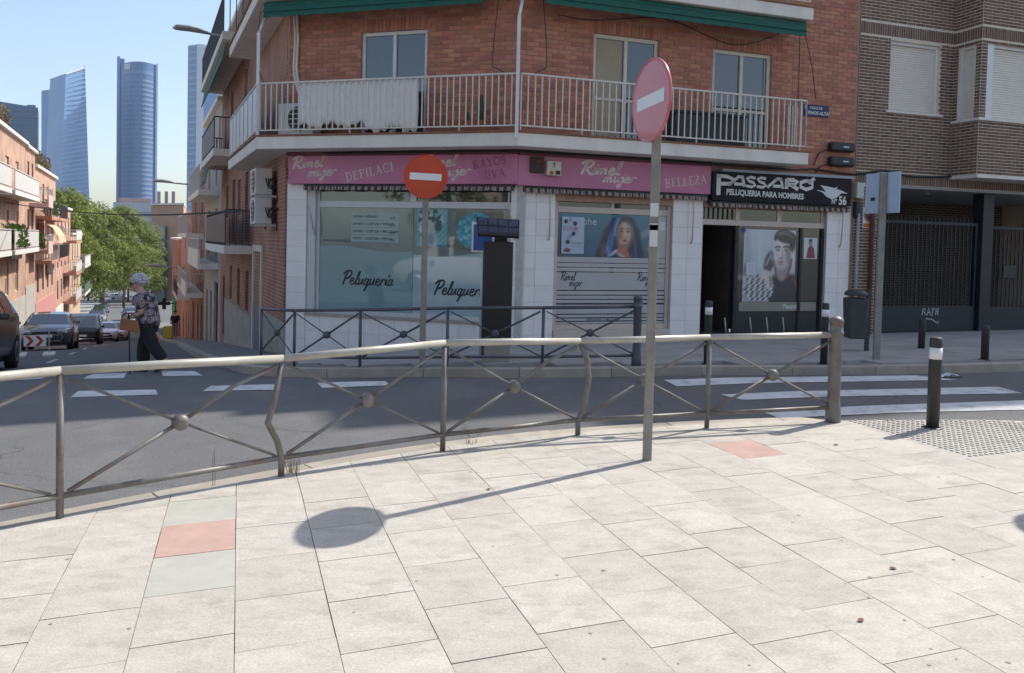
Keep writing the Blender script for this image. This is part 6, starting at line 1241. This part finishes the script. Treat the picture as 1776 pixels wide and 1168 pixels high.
tag(MB().box(*[v for v in (xy(57, 1.5)[0]-.3, xy(57, 1.5)[0]+.3, xy(57, 1.5)[1]-.3, xy(57, 1.5)[1]+.3)], T(*xy(57, 1.5)), T(*xy(57, 1.5))+.8).build('yellow_bin', mat('yellow_plastic', (.5, .42, .06), .6), loc=(*xy(57, 1.5), T(*xy(57, 1.5))), bevel=.05), 'small yellow bin far down on the right pavement', 'bin')

# ================================================================== CARS
m_tyre = mat('tyre', (.018, .018, .018), .8); m_rim = mat('rim', (.38, .38, .39), .35, metal=.5); m_cgl = mat('car_glass', (.03, .04, .045), .04, spec=.9, coat=.8); m_lens = mat('lamp_lens', (.55, .57, .6), .1, coat=1.); m_plate = mat('number_plate', (.72, .72, .7), .5); m_blk = mat('trim_black', (.02, .02, .02), .5)
CARS = {}
def car_proto(kind, paint):
    L, Wd, H = {'hatch': (4.2, 1.78, 1.47), 'suv': (4.45, 1.86, 1.66), 'van': (4.4, 1.84, 1.82)}[kind]
    # stations along the car from nose to tail: x, half width, sill height, belt height, roof half width, roof height
    if kind == 'hatch': S = [(-L/2, .62, .32, .60, .58, .62), (-L/2+.12, .80, .22, .74, .74, .76), (-L/2+.7, .88, .20, .88, .80, .90), (-L/2+1.15, .89, .20, .95, .80, .97), (-L/2+1.75, .89, .20, .96, .64, 1.36), (-L/2+2.3, .89, .20, .97, .62, H), (L/2-1.3, .89, .20, .98, .61, H-.02), (L/2-.45, .88, .22, 1.0, .58, H-.14), (L/2-.08, .84, .26, 1.0, .74, 1.03), (L/2, .74, .36, .9, .7, .92)]
    elif kind == 'suv': S = [(-L/2, .68, .36, .72, .62, .74), (-L/2+.12, .86, .26, .88, .78, .90), (-L/2+.8, .92, .24, 1.0, .82, 1.02), (-L/2+1.2, .93, .24, 1.06, .82, 1.08), (-L/2+1.8, .93, .24, 1.07, .68, 1.52), (-L/2+2.3, .93, .24, 1.08, .66, H), (L/2-1.0, .93, .24, 1.1, .65, H-.02), (L/2-.35, .92, .26, 1.12, .62, H-.14), (L/2-.06, .88, .3, 1.1, .78, 1.14), (L/2, .78, .4, 1.0, .72, 1.02)]
    else: S = [(-L/2, .70, .36, .72, .62, .74), (-L/2+.1, .86, .24, .90, .78, .93), (-L/2+.55, .91, .22, 1.02, .80, 1.05), (-L/2+.85, .92, .22, 1.08, .80, 1.12), (-L/2+1.5, .92, .22, 1.1, .72, 1.65), (-L/2+1.95, .92, .22, 1.1, .72, H), (L/2-.8, .92, .22, 1.1, .72, H), (L/2-.2, .92, .24, 1.1, .70, H-.06), (L/2-.04, .9, .28, 1.1, .74, H-.3), (L/2, .84, .36, 1.0, .74, 1.05)]
    root = thing('parked_car', (0, 0, 0), 'x', 'car'); body = MB(); glass = MB(); rings = []
    for (x, w, zs, zbelt, wr, zr) in S:
        half = [(w*.86, zs), (w*.98, zs+.10), (w, (zs+zbelt)/2), (w*.985, zbelt-.06), (w*.955, zbelt), (wr+.03, zr-.05), (wr*.86, zr-.005), (0, zr+.01)]
        pts = [(y, z) for y, z in half]+[(-y, z) for y, z in reversed(half[:-1])]
        rings.append([(x, y, z) for y, z in pts])
    n = len(rings[0])
    bi = [body.pts(r) for r in rings]
    cab = range(3, 8) if kind == 'hatch' else range(3, 8)
    for k in range(len(rings)-1):
        for i in range(n-1):
            side = i in (4, n-6); top = i in (5, 6, n-8, n-7)
            up = rings[k][4][2] < rings[k][7][2]-.1 or rings[k+1][4][2] < rings[k+1][7][2]-.1
            q = (bi[k]+i, bi[k]+i+1, bi[k+1]+i+1, bi[k+1]+i); pts = [rings[k][i], rings[k][i+1], rings[k+1][i+1], rings[k+1][i]]
            body.f.append(q); body.sm.append(True)
            if up and side and k >= 3:
                c = sum((Vector(p) for p in pts), Vector())/4; nv = (Vector(pts[1])-Vector(pts[0])).cross(Vector(pts[3])-Vector(pts[0])).normalized()
                if nv.y*c.y < 0: nv = -nv
                glass.face([c+(Vector(p)-c)*.86+nv*.008 for p in pts])
            if up and top and (k in (3, 4) or (k == len(rings)-3)) and abs(rings[k][7][2]-rings[k+1][7][2]) > .06:
                c = sum((Vector(p) for p in pts), Vector())/4; nv = (Vector(pts[1])-Vector(pts[0])).cross(Vector(pts[3])-Vector(pts[0])).normalized()
                if nv.z < 0: nv = -nv
                glass.face([Vector(p)*1.0+nv*.008 for p in pts])
    body.f.append(tuple(bi[0]+i for i in range(n))); body.sm.append(False); body.f.append(tuple(bi[-1]+i for i in reversed(range(n)))); body.sm.append(False)
    body.build('body', paint, root); glass.build('window_glass', m_cgl, root, kind='stuff')
    wr = .32 if kind == 'hatch' else .345
    for sx in (-L/2+.82, L/2-.8):
        for sy in (-1, 1):
            w = Wd/2-.1; wl = MB().lathe([(wr*.6, -.1), (wr*.93, -.1), (wr, -.07), (wr, .09), (wr*.94, .11), (wr*.62, .1)], (sx, sy*w, wr), 20, (0, sy, 0)).build('wheel', m_tyre, root); MB().lathe([(wr*.62, .0), (wr*.62, .112), (wr*.2, .09), (.03, .1)], (sx, sy*w, wr), 14, (0, sy, 0)).build('rim', m_rim, wl)
    xf = -L/2
    for sy in (-1, 1):
        MB().hexa([(xf+.05, sy*.46, .62), (xf+.05, sy*.74, .62), (xf+.32, sy*.84, .66), (xf+.25, sy*.46, .66), (xf+.05, sy*.46, .74), (xf+.06, sy*.76, .75), (xf+.36, sy*.855, .80), (xf+.25, sy*.46, .78)]).build('headlight', m_lens, root)
        MB().box(-L/2+1.32, -L/2+1.46, min(sy*.92, sy*1.08), max(sy*.92, sy*1.08), .98, 1.1).build('mirror', paint, root, bevel=.03)
    MB().box(xf-.015, xf+.03, -.55, .55, .36, .52).build('lower_grille', m_blk, root); MB().box(xf-.012, xf+.03, -.42, .42, .58, .68).build('grille', m_blk, root); MB().box(xf-.03, xf-.016, -.26, .26, .46, .57).build('number_plate', m_plate, root)
    MB().box(-L/2+.25, L/2-.25, -.75, .75, .16, .3).build('underbody', m_blk, root)
    return root
PAINT = {k: mat('paint_'+k, c, .3, coat=.35 if k == 'dark' else .8, metal=mt, spec=.5) for k, c, mt in (('grey', (.115, .118, .135), .5), ('dark', (.012, .012, .015), .1), ('white', (.68, .68, .68), 0), ('blue', (.05, .09, .17), .4), ('silver', (.36, .37, .38), .6), ('green', (.05, .12, .08), .3), ('slate', (.05, .055, .07), .4))}
def car(kind, paint, u, v, label, head=0, grp=None):
    key = (kind, paint)
    if key not in CARS: CARS[key] = car_proto(kind, PAINT[paint]); r = CARS[key]
    else: r = copy_tree(CARS[key])
    x, y = xy(u, v); x2, y2 = xy(u+1.2, v); sl = math.atan2(T(x2, y2)-T(*xy(u-1.2, v)), 2.4)
    r.location = (x, y, Rz(x, y)+.01)
    a = math.atan2(SD.y, SD.x)+head; r.rotation_mode = 'XYZ'
    # car's +x (tail) points down the street
    r.rotation_euler = (0, -sl*math.cos(head), a); tag(r, label, 'car', grp); return r
G1 = 'cars parked down the side street'
car('suv', 'dark', 18.0, -3.33, 'black car cut off by the left edge of the view', 0, G1); car('hatch', 'grey', 36.2, -3.35, 'dark grey hatchback parked facing up the street behind the chevron barrier', 0, G1); car('van', 'dark', 53.5, -3.2, 'dark people carrier parked behind the grey hatchback', 0, G1)
car('hatch', 'white', 65, -2.55, 'nearer of two white cars parked behind the dark people carrier', 0, G1); car('hatch', 'white', 70.8, -2.0, 'farther of two white cars parked behind the dark people carrier', 0, G1)
for i, (k, p, u, v, lb) in enumerate((('hatch', 'slate', 96, -5.0, 'slate car first in the far row under the trees'), ('suv', 'silver', 105, -4.9, 'silver car second in the far row under the trees'), ('hatch', 'blue', 114, -5.2, 'blue car third in the far row under the trees'), ('suv', 'blue', 126, -5.6, 'blue tall car fourth in the far row under the trees'), ('hatch', 'silver', 141, -5.9, 'silver car last in the far row under the trees'), ('hatch', 'silver', 93, -1.1, 'silver car on the right side beyond the walking woman'), ('hatch', 'green', 101, -1.25, 'green car on the right side beyond the walking woman'), ('suv', 'slate', 112, -1.6, 'slate car on the right side beyond the walking woman'))): car(k, p, u, v, lb, 0, G1)
car('suv', 'white', 244, -6.2, 'white car crossing at the far end of the street', math.pi/2); car('hatch', 'white', 247, 8.6, 'white car at the far end right of the walking woman', -math.pi/2)

# ================================================================== PEOPLE
def skin(name, verts, edges, radii, m, parent, sub=2):
    me = bpy.data.meshes.new(name); me.from_pydata([tuple(v) for v in verts], edges, []); o = bpy.data.objects.new(name, me); COL.objects.link(o)
    o.modifiers.new('s', 'SKIN'); sv = me.skin_vertices[0].data if me.skin_vertices else None
    if sv is None:
        bm = bmesh.new(); bm.from_mesh(me); bm.verts.layers.skin.verify(); bm.to_mesh(me); bm.free(); sv = me.skin_vertices[0].data
    for i, r in enumerate(radii): sv[i].radius = r if isinstance(r, tuple) else (r, r); sv[i].use_root = (i == 0)
    ss = o.modifiers.new('d', 'SUBSURF'); ss.levels = sub; ss.render_levels = sub
    dg = bpy.context.evaluated_depsgraph_get(); nm = bpy.data.meshes.new_from_object(o.evaluated_get(dg)); bpy.data.objects.remove(o)
    nm.materials.clear(); nm.materials.append(m); nm.polygons.foreach_set('use_smooth', [True]*len(nm.polygons)); nm.update()
    ob = bpy.data.objects.new(name, nm); COL.objects.link(ob); ob.parent = parent; return ob
m_skin = mat('skin', (.50, .30, .22), .55, var=.06, vscale=10); m_whair = mat('white_hair', (.46, .46, .49), .8, var=.3, vscale=45, bump=.6, bscale=70); m_trou = mat('black_trousers', (.014, .014, .018), .9, var=.2)
def floralmat():
    m = bpy.data.materials.new('floral_blouse'); m.use_nodes = True; t = m.node_tree; L = t.links.new; b = t.nodes['Principled BSDF']; tc = nn(t, 'ShaderNodeTexCoord'); no = nn(t, 'ShaderNodeTexNoise'); no.inputs['Scale'].default_value = 9; va = nn(t, 'ShaderNodeVectorMath', operation='MULTIPLY_ADD'); va.inputs[1].default_value = (.12, .12, .12); L(tc.outputs['Object'], no.inputs['Vector']); L(no.outputs['Color'], va.inputs[0]); L(tc.outputs['Object'], va.inputs[2])
    vo = nn(t, 'ShaderNodeTexVoronoi'); vo.inputs['Scale'].default_value = 11; L(va.outputs[0], vo.inputs['Vector']); r = nn(t, 'ShaderNodeValToRGB'); e = r.color_ramp.elements; e[0].position = .0; e[0].color = (.50, .42, .44, 1); e[1].position = .75; e[1].color = (.035, .032, .05, 1)
    for p, c in ((.22, (.30, .19, .19, 1)), (.3, (.055, .05, .07, 1)), (.42, (.42, .37, .40, 1)), (.52, (.07, .065, .085, 1))): q = e.new(p); q.color = c
    L(vo.outputs['Distance'], r.inputs[0]); L(r.outputs[0], b.inputs['Base Color']); b.inputs['Roughness'].default_value = .9; return m
m_flor = floralmat()
def woman(x, y, heading):
    """elderly, stooped, walking towards local -X; right arm at the belly holding bag and cane"""
    r = thing('person', (x, y, Rz(x, y)), 'white haired woman in floral blouse and black trousers crossing with a cane', 'person'); r.rotation_euler = (0, 0, heading)
    # one body surface: pelvis root, spine, neck, head, arms, legs
    V = [(.06, 0, .80), (.05, 0, .95), (.02, 0, 1.10), (-.02, 0, 1.22), (-.06, 0, 1.29), (-.10, 0, 1.36), (-.13, 0, 1.43), (-.14, 0, 1.48),
         (.0, .15, 1.20), (.06, .17, 1.00), (-.10, .12, .93), (-.18, .08, .93), (.0, -.15, 1.20), (.05, -.17, .98), (-.08, -.15, .91), (-.15, -.10, .90),
         (.04, .085, .74), (-.07, .08, .44), (-.06, .08, .10), (-.19, .08, .04), (.09, -.085, .74), (.20, -.09, .46), (.42, -.09, .20), (.36, -.09, .08)]
    E = [(0, 1), (1, 2), (2, 3), (3, 4), (4, 5), (5, 6), (6, 7), (3, 8), (8, 9), (9, 10), (10, 11), (3, 12), (12, 13), (13, 14), (14, 15), (0, 16), (16, 17), (17, 18), (18, 19), (0, 20), (20, 21), (21, 22), (22, 23)]
    Rr = [(.10, .12), (.10, .12), (.11, .13), (.09, .12), .055, .075, .095, .06, .06, .043, .032, .03, .06, .043, .032, .03, .085, .062, .042, .034, .085, .062, .042, .034]
    skin('body', V, E, Rr, m_skin, r)
    V2 = [(.07, 0, .70), (.06, 0, .88), (.04, 0, 1.0), (.02, 0, 1.12), (-.02, 0, 1.21), (-.055, 0, 1.275), (.0, .16, 1.195), (.055, .18, 1.03), (.0, -.16, 1.195), (.045, -.18, 1.02)]
    skin('blouse', V2, [(0, 1), (1, 2), (2, 3), (3, 4), (4, 5), (4, 6), (6, 7), (4, 8), (8, 9)], [(.19, .21), (.175, .20), (.17, .195), (.17, .19), (.13, .15), .068, .095, .078, .095, .078], m_flor, r)
    V3 = [(.07, 0, .88), (.04, .085, .70), (-.06, .085, .42), (-.05, .08, .13), (.09, -.085, .70), (.20, -.09, .44), (.40, -.09, .21)]
    skin('trousers', V3, [(0, 1), (1, 2), (2, 3), (0, 4), (4, 5), (5, 6)], [(.15, .17), .125, .105, .115, .125, .105, .095], m_trou, r)
    h = MB(); hc = Vector((-.10, 0, 1.455)); h.ico((hc.x+.015, 0, hc.z+.02), .125, .10, .095, 16, 10); rq = random.Random(2)
    for i in range(len(h.v)): v = Vector(h.v[i]); d = v-hc; k = 1+rq.uniform(-.05, .06); h.v[i] = tuple(hc+d*k)
    for k in range(150):
        th, ph = rq.uniform(0, 6.28), math.acos(rq.uniform(-.35, 1)); d = Vector((.125*math.sin(ph)*math.cos(th)+.015, .105*math.sin(ph)*math.sin(th), .1*math.cos(ph)+.02))
        if d.x < -.06 and d.z < .045: continue
        h.ico(tuple(hc+d), .026, .026, .022, 7, 5)
    hm = h; o = bpy.data.meshes.new('hair'); o.from_pydata(hm.v, [], hm.f); o.polygons.foreach_set('use_smooth', [True]*len(o.polygons)); o.materials.append(m_whair); ho = bpy.data.objects.new('hair', o); COL.objects.link(ho); ho.parent = r
    def sub(name, b, m): me = bpy.data.meshes.new(name); me.from_pydata(b.v, [], b.f); me.materials.append(m); me.polygons.foreach_set('use_smooth', b.sm); q = bpy.data.objects.new(name, me); COL.objects.link(q); q.parent = r; return q
    sub('nose', MB().tube([(-.205, 0, 1.405), (-.235, 0, 1.38), (-.215, 0, 1.365)], [.012, .018, .01], 6), m_skin); sub('chin', MB().ico((-.175, 0, 1.335), .04, .045, .035, 10, 6), m_skin); sub('mouth', MB().box(-.214, -.205, -.022, .022, 1.345, 1.353), mat('lips', (.30, .10, .09), .6))
    for s in (-1, 1): sub('sunglass_lens', MB().ico((-.205, s*.04, 1.415), .012, .03, .024, 10, 6), m_blk); sub('glasses_arm', MB().tube([(-.2, s*.07, 1.42), (-.1, s*.1, 1.42)], .005, 5), m_blk); sub('ear', MB().ico((-.10, s*.096, 1.395), .02, .012, .03, 8, 6), m_skin)
    # hands: palm with four fingers and a thumb closed round the handles
    for sy, hx, hz in ((.08, -.20, .925), (-.09, -.17, .90)):
        b = MB(); b.ico((hx, sy, hz), .038, .022, .03, 10, 6)
        for k in range(4): yy = sy-.024+.016*k; b.tube([(hx-.02, yy, hz+.01), (hx-.05, yy, hz-.0), (hx-.05, yy, hz-.03), (hx-.025, yy, hz-.04)], .0085, 6)
        b.tube([(hx+.005, sy+.018, hz+.015), (hx-.03, sy+.035, hz+.012), (hx-.045, sy+.025, hz-.006)], .0095, 6); sub('hand', b, m_skin)
    sub('shoe', MB().hexa([(-.28, .045, .0), (.0, .045, .0), (.0, .125, .0), (-.28, .125, .0), (-.24, .05, .045), (.0, .05, .09), (.0, .12, .09), (-.24, .12, .045)]), m_blk); sub('shoe', MB().hexa([(.22, -.13, .0), (.44, -.13, .12), (.44, -.05, .12), (.22, -.05, .0), (.23, -.125, .05), (.38, -.125, .2), (.38, -.055, .2), (.23, -.055, .05)]), m_blk)
    return r
wx, wy = -5.67, 12.45
wm = woman(wx, wy, R(-5)); wm.scale = (.97, .97, .97)
zb = Rz(wx, wy)
bag = thing('handbag', (wx-.17, wy-.12, zb+.6), 'tan leather handbag held in front of the walking woman', 'handbag'); m_tan = mat('tan_leather', (.28, .105, .04), .55, var=.15)
b = MB().hexa([(wx-.26, wy-.29, zb+.69), (wx+.05, wy-.29, zb+.65), (wx+.05, wy-.21, zb+.65), (wx-.26, wy-.21, zb+.69), (wx-.24, wy-.27, zb+.87), (wx+.02, wy-.27, zb+.83), (wx+.02, wy-.23, zb+.83), (wx-.24, wy-.23, zb+.87)]); b.build('bag_body', m_tan, bag, bevel=.02); MB().tube(smoothline([(wx-.22, wy-.25, zb+.86), (wx-.2, wy-.16, zb+.93), (wx-.12, wy-.16, zb+.93), (wx-.0, wy-.25, zb+.83)], .05), .009, 6).build('strap', m_tan, bag)
cn = thing('walking_cane', (wx-.16, wy+.08, zb), 'thin dark walking cane held upright by the woman', 'cane'); MB().tube([(wx-.17, wy-.1, zb+.0), (wx-.19, wy-.1, zb+.88)], .011, 8).build('shaft', m_blk, cn); MB().tube(smoothline([(wx-.19, wy-.1, zb+.88), (wx-.2, wy-.1, zb+.92), (wx-.24, wy-.1, zb+.925), (wx-.28, wy-.1, zb+.9)], .03), .013, 8).build('handle', m_blk, cn); MB().lathe([(.016, -.005), (.014, .03)], (wx-.17, wy-.1, zb+.005), 8).build('ferrule', m_tyre, cn)
# far pedestrian
def walker(u, v, label, shirt, legs):
    x, y = xy(u, v); r = thing('person', (x, y, T(x, y)), label, 'person')
    V = [(0, 0, .95), (0, 0, 1.15), (0, 0, 1.38), (0, 0, 1.48), (0, 0, 1.56), (0, 0, 1.66), (.19, 0, 1.36), (.25, .02, 1.1), (.24, -.06, .86), (-.19, 0, 1.36), (-.25, 0, 1.1), (-.24, -.05, .86), (.09, 0, .88), (.1, -.08, .5), (.1, -.02, .08), (.1, -.12, .03), (-.09, 0, .88), (-.1, .06, .5), (-.1, .12, .08), (-.1, .02, .03)]
    E = [(0, 1), (1, 2), (2, 3), (3, 4), (4, 5), (2, 6), (6, 7), (7, 8), (2, 9), (9, 10), (10, 11), (0, 12), (12, 13), (13, 14), (14, 15), (0, 16), (16, 17), (17, 18), (18, 19)]
    Rr = [(.12, .09), (.11, .08), (.12, .08), .05, .085, .07, .06, .045, .035, .06, .045, .035, .09, .065, .045, .04, .09, .065, .045, .04]
    skin('body', V, E, Rr, m_skin, r, 1); skin('shirt', [(0, 0, .86), V[1], V[2], V[6], V[7], V[9], V[10]], [(0, 1), (1, 2), (2, 3), (3, 4), (2, 5), (5, 6)], [(.21, .17), (.2, .16), (.19, .15), .085, .075, .085, .075], shirt, r, 1)
    skin('trousers', [(0, 0, .97), V[12], V[13], (.1, -.03, .14), V[16], V[17], (-.1, .1, .14)], [(0, 1), (1, 2), (2, 3), (0, 4), (4, 5), (5, 6)], [(.16, .125), .1, .08, .06, .1, .08, .06], legs, r, 1)
    b = MB().ico((0, .01, 1.64), .095, .1, .085, 10, 6); me = bpy.data.meshes.new('hair'); me.from_pydata(b.v, [], b.f); me.materials.append(m_blk); o = bpy.data.objects.new('hair', me); COL.objects.link(o); o.parent = r; return r
walker(53, 1.72, 'far pedestrian in a black top on the right pavement', m_trou, mat('grey_trousers', (.2, .19, .2), .9))

# ================================================================== TREES
m_bark = mat('bark', (.13, .105, .08), .95, var=.3, vscale=6, bump=.5, bscale=20)
def leafmat(name, c):
    m = mat(name, c, .6, isl=.38, var=.25, vscale=.5, spec=.3); b = m.node_tree.nodes['Principled BSDF']; t = m.node_tree
    tr = nn(t, 'ShaderNodeBsdfTranslucent'); tr.inputs[0].default_value = (c[0]*1.5, c[1]*1.5, c[2]*.7, 1); mx = nn(t, 'ShaderNodeMixShader'); mx.inputs[0].default_value = .38; out = [n for n in t.nodes if n.type == 'OUTPUT_MATERIAL'][0]
    t.links.new(b.outputs[0], mx.inputs[1]); t.links.new(tr.outputs[0], mx.inputs[2]); t.links.new(mx.outputs[0], out.inputs[0]); return m
m_leaf = leafmat('plane_tree_leaves', (.15, .18, .048)); m_leafd = leafmat('dark_tree_leaves', (.05, .075, .022))
def tree(x, y, zb, H, rx, m, label, seed, nl=9000, ls=.3, grp='street trees', name='street_tree'):
    rq = random.Random(seed); t = thing(name, (x, y, zb), label, 'tree', grp); c0 = H*.2
    MB().tube([(x, y, zb-.3), (x+rq.uniform(-.2, .2), y, zb+H*.3), (x+rq.uniform(-.4, .4), y+.2, zb+H*.75)], [.26, .2, .06], 9).build('trunk', m_bark, t)
    cl = []
    for k in range(34):
        a = rq.random()*6.28; q = rq.random(); zz = zb+c0+(H-c0)*rq.uniform(.05, .97); sh = math.sin(math.pi*min(1, max(.12, ((zz-zb-c0)/(H-c0))*.85+.12))); rr = rx*sh*math.sqrt(rq.uniform(.15, 1)); cl.append((Vector((x+rr*math.cos(a), y+rr*math.sin(a), zz)), rx*rq.uniform(.22, .42)))
    lb = MB()
    for c, r in cl[:9]: lb.tube([(x, y, zb+H*.3+rq.random()*H*.3), Vector((x, y, zb+H*.5)).lerp(c, .5), c], [.09, .05, .02], 5)
    lb.build('limbs', m_bark, t, kind='stuff'); L = MB()
    for k in range(nl):
        c, r = rq.choice(cl); d = Vector((rq.gauss(0, 1), rq.gauss(0, 1), rq.gauss(0, 1))).normalized()*r*rq.uniform(.45, 1.05)**.6; d.z *= .8; p = c+d
        nrm = (d.normalized()+Vector((rq.uniform(-.8, .8), rq.uniform(-.8, .8), rq.uniform(-.3, 1)))).normalized(); a = nrm.orthogonal().normalized(); bq = nrm.cross(a); s = ls*rq.uniform(.6, 1.3); an = rq.random()*6.28; a, bq = a*math.cos(an)+bq*math.sin(an), bq*math.cos(an)-a*math.sin(an)
        L.face([p-a*s*.6, p+bq*s*.35, p+a*s*.65, p-bq*s*.35])
    L.build('crown', m, t, kind='stuff'); return t
for i, (u, v, H, rx, m, lb) in enumerate(((101, -10.2, 14.6, 5.0, m_leaf, 'nearest tall leafy plane tree beyond the sunlit houses'), (114, -9.6, 15.6, 5.4, m_leaf, 'second plane tree down the left side'), (129, -9, 16.6, 5.8, m_leaf, 'third plane tree down the left side'), (148, -6.2, 17, 6, m_leaf, 'fourth plane tree down the left side'), (168, -3.5, 18, 6.2, m_leaf, 'fifth plane tree, standing toward the street end'), (190, -1.0, 18, 6.5, m_leaf, 'dark tree overhanging the street end'), (222, 0, 15, 7, m_leafd, 'dark tree beside the orange block'), (232, -13, 17, 7, m_leafd, 'dark tree behind the street end shelter'), (206, -9, 15, 6.5, m_leafd, 'dark low tree left of the street end'), (214, -3.5, 13, 6.5, m_leafd, 'dark low tree in the middle of the street end'))):
    x, y = xy(u, v); tree(x, y, T(x, y), H, rx, m, lb, 20+i, 13000, .34)
# plants on the roof terrace of the rose house and on balconies
m_dry = mat('dry_plants', (.14, .11, .06), .9, var=.4, isl=.3); m_pl = leafmat('balcony_plants', (.06, .10, .03))
def bush(F, a0, a1, o, z, h, n, label, m, seed):
    rq = random.Random(seed); L = MB(); c = F.P((a0+a1)/2, o, z)
    for k in range(n):
        p = F.P(rq.uniform(a0, a1), o+rq.uniform(-.35, .35), z+h*rq.random()**1.5); a = Vector((rq.gauss(0, 1), rq.gauss(0, 1), rq.gauss(.6, 1))).normalized()*.16; b2 = a.orthogonal().normalized()*.05; L.face([p-a, p+b2, p+a, p-b2])
    t = thing('potted_plants', c, label, 'plant'); L.build('foliage', m, t, kind='stuff'); MB().fbox(F, a0, a1, o-.18, o+.18, z-.15, z+.12).build('trough', m_terra, t); return t
bush(FW, 58.5, 69, -.5, 5.85, 1.1, 900, 'dry plants along the rose house roof edge', m_dry, 1); bush(FW, 42.3, 46, .7, .9, 1.0, 500, 'green plants on the lower left white balcony', m_pl, 2); bush(FW, 53.8, 55.2, .5, .7, .8, 260, 'green plants on the narrow orange house', m_pl, 3); bush(FW, 58.4, 62, .65, 2.75, .9, 400, 'green plants on the rose house balcony', m_pl, 4)
FD = Fr(xy(0, -6.2), -24.5, (0, 60)); bush(FD, 50.5, 53, -1.0, 6.8, 1.5, 420, 'bare grey shrub on the roof of the orange brick house', m_dry, 5)

# ================================================================== WHAT STANDS BEHIND THE CAMERA (mirrored in the panes)
fb2 = Fr((-30, -22), 90, (0, 10)); mBk = brickmat('rear_bounce_brick', fb2.ang, (.72, .58, .46), (.68, .55, .43), (.7, .6, .5), .25, .08, .01)  # brick colour made paler so this wall bounces more light
rbk = thing('rear_apartment_block', (-8, -22, -.2), 'brick apartment block across the road behind the viewpoint', 'building')
b = MB(); ws = [(4+i*4.2, 5.6+i*4.2, 4.2+3*k, 5.7+3*k) for i in range(8) for k in range(3)]; wallholes(b, fb2, 0, 38, -.5, 14, ws); b.build('wall', mBk, rbk); MB().fbox(fb2, -.4, 38.4, -9, .6, 14, 14.4).build('roof', m_conc, rbk); MB().fbox(fb2, 0, 38, -9, -.4, -.5, 14).build('inner_body', m_dark, rbk)
for w in ws: MB().fbox(fb2, w[0], w[1], -.15, -.1, w[2], w[3]).build('window', m_glass, rbk)
tree(9, -8, T(9, -8), 10, 3.6, m_leaf, 'leafy tree across the pavement behind the viewpoint', 77, 6000, .25, None); tree(-22, -11, T(-22, -11), 9, 3.6, m_leaf, 'leafy tree far left behind the viewpoint', 78, 5000, .25, None)
vn = car_proto('van', PAINT['white']); vn.name = 'delivery_van'; tag(vn, 'white delivery van parked behind the viewpoint, mirrored in the shop window', 'van'); vx, vy = -10.9, 2.3; vn.location = (vx, vy, Rz(vx, vy)+.02); vn.rotation_euler = (0, 0, R(-33)); vn.scale = (1.1, 1.1, 1.15)

# ================================================================== AIR
hz = MB().box(-1900, 1900, -1100, 2000, -60, 420).build('haze', None, kind='stuff')
hm = bpy.data.materials.new('haze_air'); hm.use_nodes = True; ht = hm.node_tree; ht.nodes.clear(); ho = ht.nodes.new('ShaderNodeOutputMaterial'); pv = ht.nodes.new('ShaderNodeVolumePrincipled')
pv.inputs['Color'].default_value = (.7, .84, 1, 1); pv.inputs['Density'].default_value = .00014; pv.inputs['Anisotropy'].default_value = .3; ht.links.new(pv.outputs[0], ho.inputs['Volume']); hz.data.materials.append(hm)
